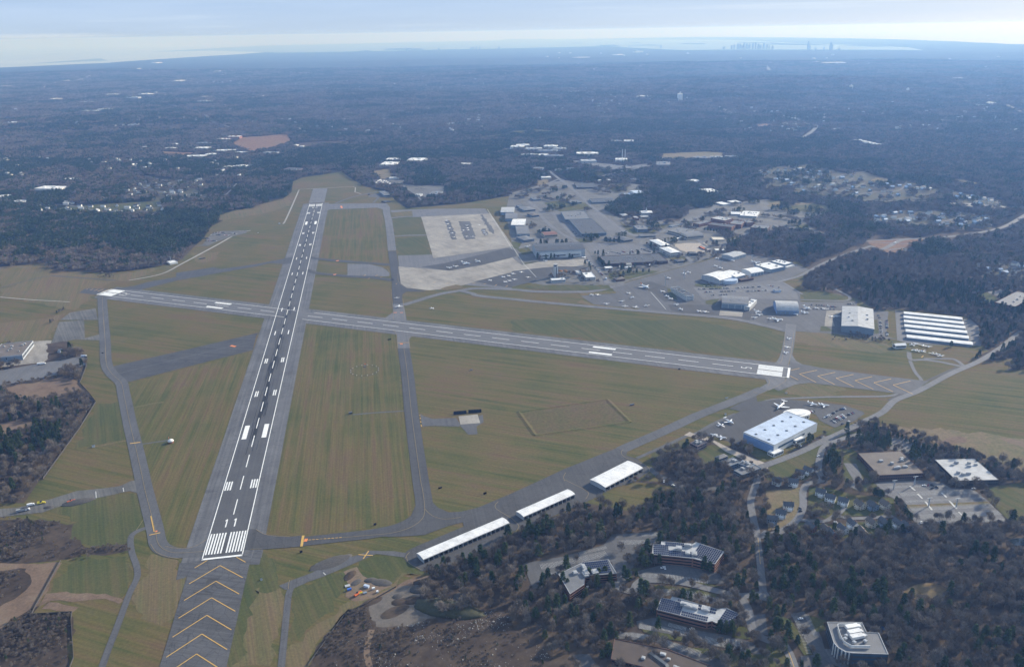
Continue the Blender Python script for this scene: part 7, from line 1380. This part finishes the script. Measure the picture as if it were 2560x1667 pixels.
# scrub bushes and stones
def scrub(name, s, sp, size, label):
    Pp = [poly2(x) for x in s]; al = np.concatenate(Pp); x0, y0 = al.min(0); x1, y1 = al.max(0); x0 = max(x0, -500); y0 = max(y0, -420); nx, ny = int((x1-x0)/sp), int((y1-y0)/sp); X, Y = np.meshgrid(np.linspace(x0, x1, nx), np.linspace(y0, y1, ny)); X = X.ravel()+rng.uniform(-.5, .5, nx*ny)*sp; Y = Y.ravel()+rng.uniform(-.5, .5, nx*ny)*sp
    k = np.zeros(len(X), bool)
    for P in Pp: k |= insidev(P, X, Y)
    g_ = np.array([mnoise.fractal(Vector((x/60, y/60, 1.7)), 1., 2., 3) for x, y in zip(X, Y)]); k &= rng.random(len(X)) < np.clip(.55+g_*1.6, .1, 1); X, Y = X[k], Y[k]
    tag(woods(name, np.stack([X, Y, np.zeros(len(X))], 1), np.where(rng.random(len(X)) < .05, 7, rng.integers(0, 6, len(X))), rng.uniform(0, 6.28, len(X)), rng.uniform(.5, 1.2, len(X))*size), kind='stuff', label=label)
scrub('scrub_bushes', ["J:-600,300 80,320 330,340 600,370 610,480 700,560 1060,540 1080,590 780,600 500,640 -600,700", "J:-600,740 230,750 270,800 220,900 150,950 0,1020 -600,1250", "J:-600,1700 0,1240 140,1140 280,1080 260,1130 580,1110 600,1480 520,1600 400,2300 -600,2300"], 3.8, .34, 'low brown scrub at the lower left')
scrub('scrub_bushes', ["K:740,1110 900,1050 960,1180 980,1250 1450,1160 1780,1090 2124,1040 2124,1250 L:300,1120 250,1400 300,1700 K:300,2300 420,1550 600,1290"], 3.6, .30, 'low dark scrub between the stones at the bottom')
scrub('scrub_trees', ["J:80,560 480,560 700,600 760,640 500,660 0,640", "A:0,900 430,930 480,1000 300,1010 0,990", "A:480,1060 1060,1110 1050,1060 560,1020", "E:0,0 400,60 560,0 A:560,1480 640,1390 300,1330 0,1330", "B:20,180 330,200 300,290 60,400 -80,340 -60,200", "I:590,130 800,130 1180,180 1150,215 800,190 600,190", "C:880,1050 1000,1040 1060,1100 960,1120", "I:790,960 1050,940 1200,1020 1600,1140 2000,1260 1900,1280 1500,1170 1150,1060 800,1020"], 7, .5, 'scrubby young trees on the field edges')
mb = MB(); sr = random.Random(2); Pp = [poly2(s) for s in ["K:1040,1230 1300,1230 1560,1400 1580,1600 1000,1600 980,1400", "K:640,1300 2124,1060 2124,1600 640,1600", "L:0,1180 250,1200 350,1700 0,1700"]]; al = np.concatenate(Pp)
for i in range(5200):
    x, y = sr.uniform(al[:, 0].min(), al[:, 0].max()), sr.uniform(-330, al[:, 1].max()); n = mnoise.fractal(Vector((x/38, y/38, 9)), 1., 2., 4)
    if sr.random() > (.9 if n > .22 else .06): continue
    if not any(inpoly([tuple(q) for q in P], x, y) for P in Pp): continue
    s_ = sr.uniform(.2, .65) if sr.random() < .95 else sr.uniform(.8, 1.3); mb.box((x, y, .2), (s_*1.5, s_, s_*.7), sr.uniform(0, 3), .6)
tag(mb.obj('stones', 'stone'), kind='stuff', label='pale stones strewn over the dark scrub')
# lone trees and hedges on lawns, in car parks and along streets
def lone(s_list, k, label, group, sc_=1):
    for i, s in enumerate(s_list):
        q = G(*parse(s)[0]); kk = k if isinstance(k, int) else k[i % len(k)]; r = empty('pine_tree' if kk > 5 else 'bare_tree', (q.x, q.y, q.z), i*1.7); r.scale = (sc_*(.85+.3*((i*37) % 10)/10),)*3
        for n_, me in (('trunk', PT[kk][0]), ('crown', PT[kk][1])): o = bpy.data.objects.new(n_, me); COL.objects.link(o); o.parent = r
        tag(r, label, 'tree', group)
lone("L:540,680 L:960,700 L:1020,720 L:1090,590 L:910,590 L:1500,1330 L:1360,1310 L:1460,1360 L:1750,800 L:1490,900 L:1290,860 L:1590,870 L:1180,1480 L:1640,1500 L:1700,1480 L:1800,1440".split(), [0, 3, 5, 1], 'bare tree standing on an island or verge of the office park', 'bare trees in the office park lots')
lone("L:460,900 L:420,880 L:1160,690 L:1220,700 L:1590,750 L:1640,760 L:1120,930 L:1080,1000 L:770,800 L:720,820 L:930,800 L:960,830 L:640,820 L:1770,1270 L:1720,1260 L:1820,1270 L:1210,1240 L:800,1450 L:1950,1520 L:1900,1540 L:1150,1080 L:1190,1100".split(), [6, 7, 8], 'dark evergreen close to a wall of the solar-roofed offices', 'evergreens beside the solar-roofed offices', 1.05)
lone("M:240,1370 M:60,1230 M:100,1260 M:20,1330 M:400,1540 M:130,1420 M:650,60 M:400,410 M:540,460 M:720,470 M:905,440 M:960,470 M:1000,410 M:1110,430 I:730,1050 I:550,1340 I:600,1380 I:580,1300 D:190,605 I:1700,250 I:1740,1250".split(), [6, 8, 7], 'dark evergreen on a lawn near the houses or offices on the right', 'evergreens on the right lawns')
lone(["M:%d,%d" % (1060+k*17, 190+k*21) for k in range(8)]+["M:%d,%d" % (880+k*14, 130+k*3) for k in range(6)], [6, 8], 'evergreen in the hedge between the houses and the big empty car park', 'evergreen hedge by the big car park', .8)
lone(["I:%d,%d" % (1040+k*40, 1030+k*17) for k in range(14)]+["I:%d,%d" % (1600+k*48, 1215+k*20) for k in range(14)], [8, 6], 'small evergreen in the tree line along the brown field', 'tree line along the brown field', .65)
lone(["C:%d,%d" % (1790+k*28, 660+k*3) for k in range(9)]+["C:%d,%d" % (800+k*9, 935+k*8) for k in range(7)], [6, 7], 'dark evergreen in front of the dormitories or beside the commissary', 'evergreens on the air base', .8)
lone("M:400,240 M:450,260 M:500,250 M:420,290 M:480,300 M:350,270 M:380,40 M:450,20 M:560,60 M:640,90 M:1230,340 M:1380,330 M:1420,330 M:1480,335 M:1510,330".split(), [0, 1, 4, 2], 'bare tree near the cul-de-sac or the edge of the empty car park', 'bare trees near the cul-de-sac', .9)
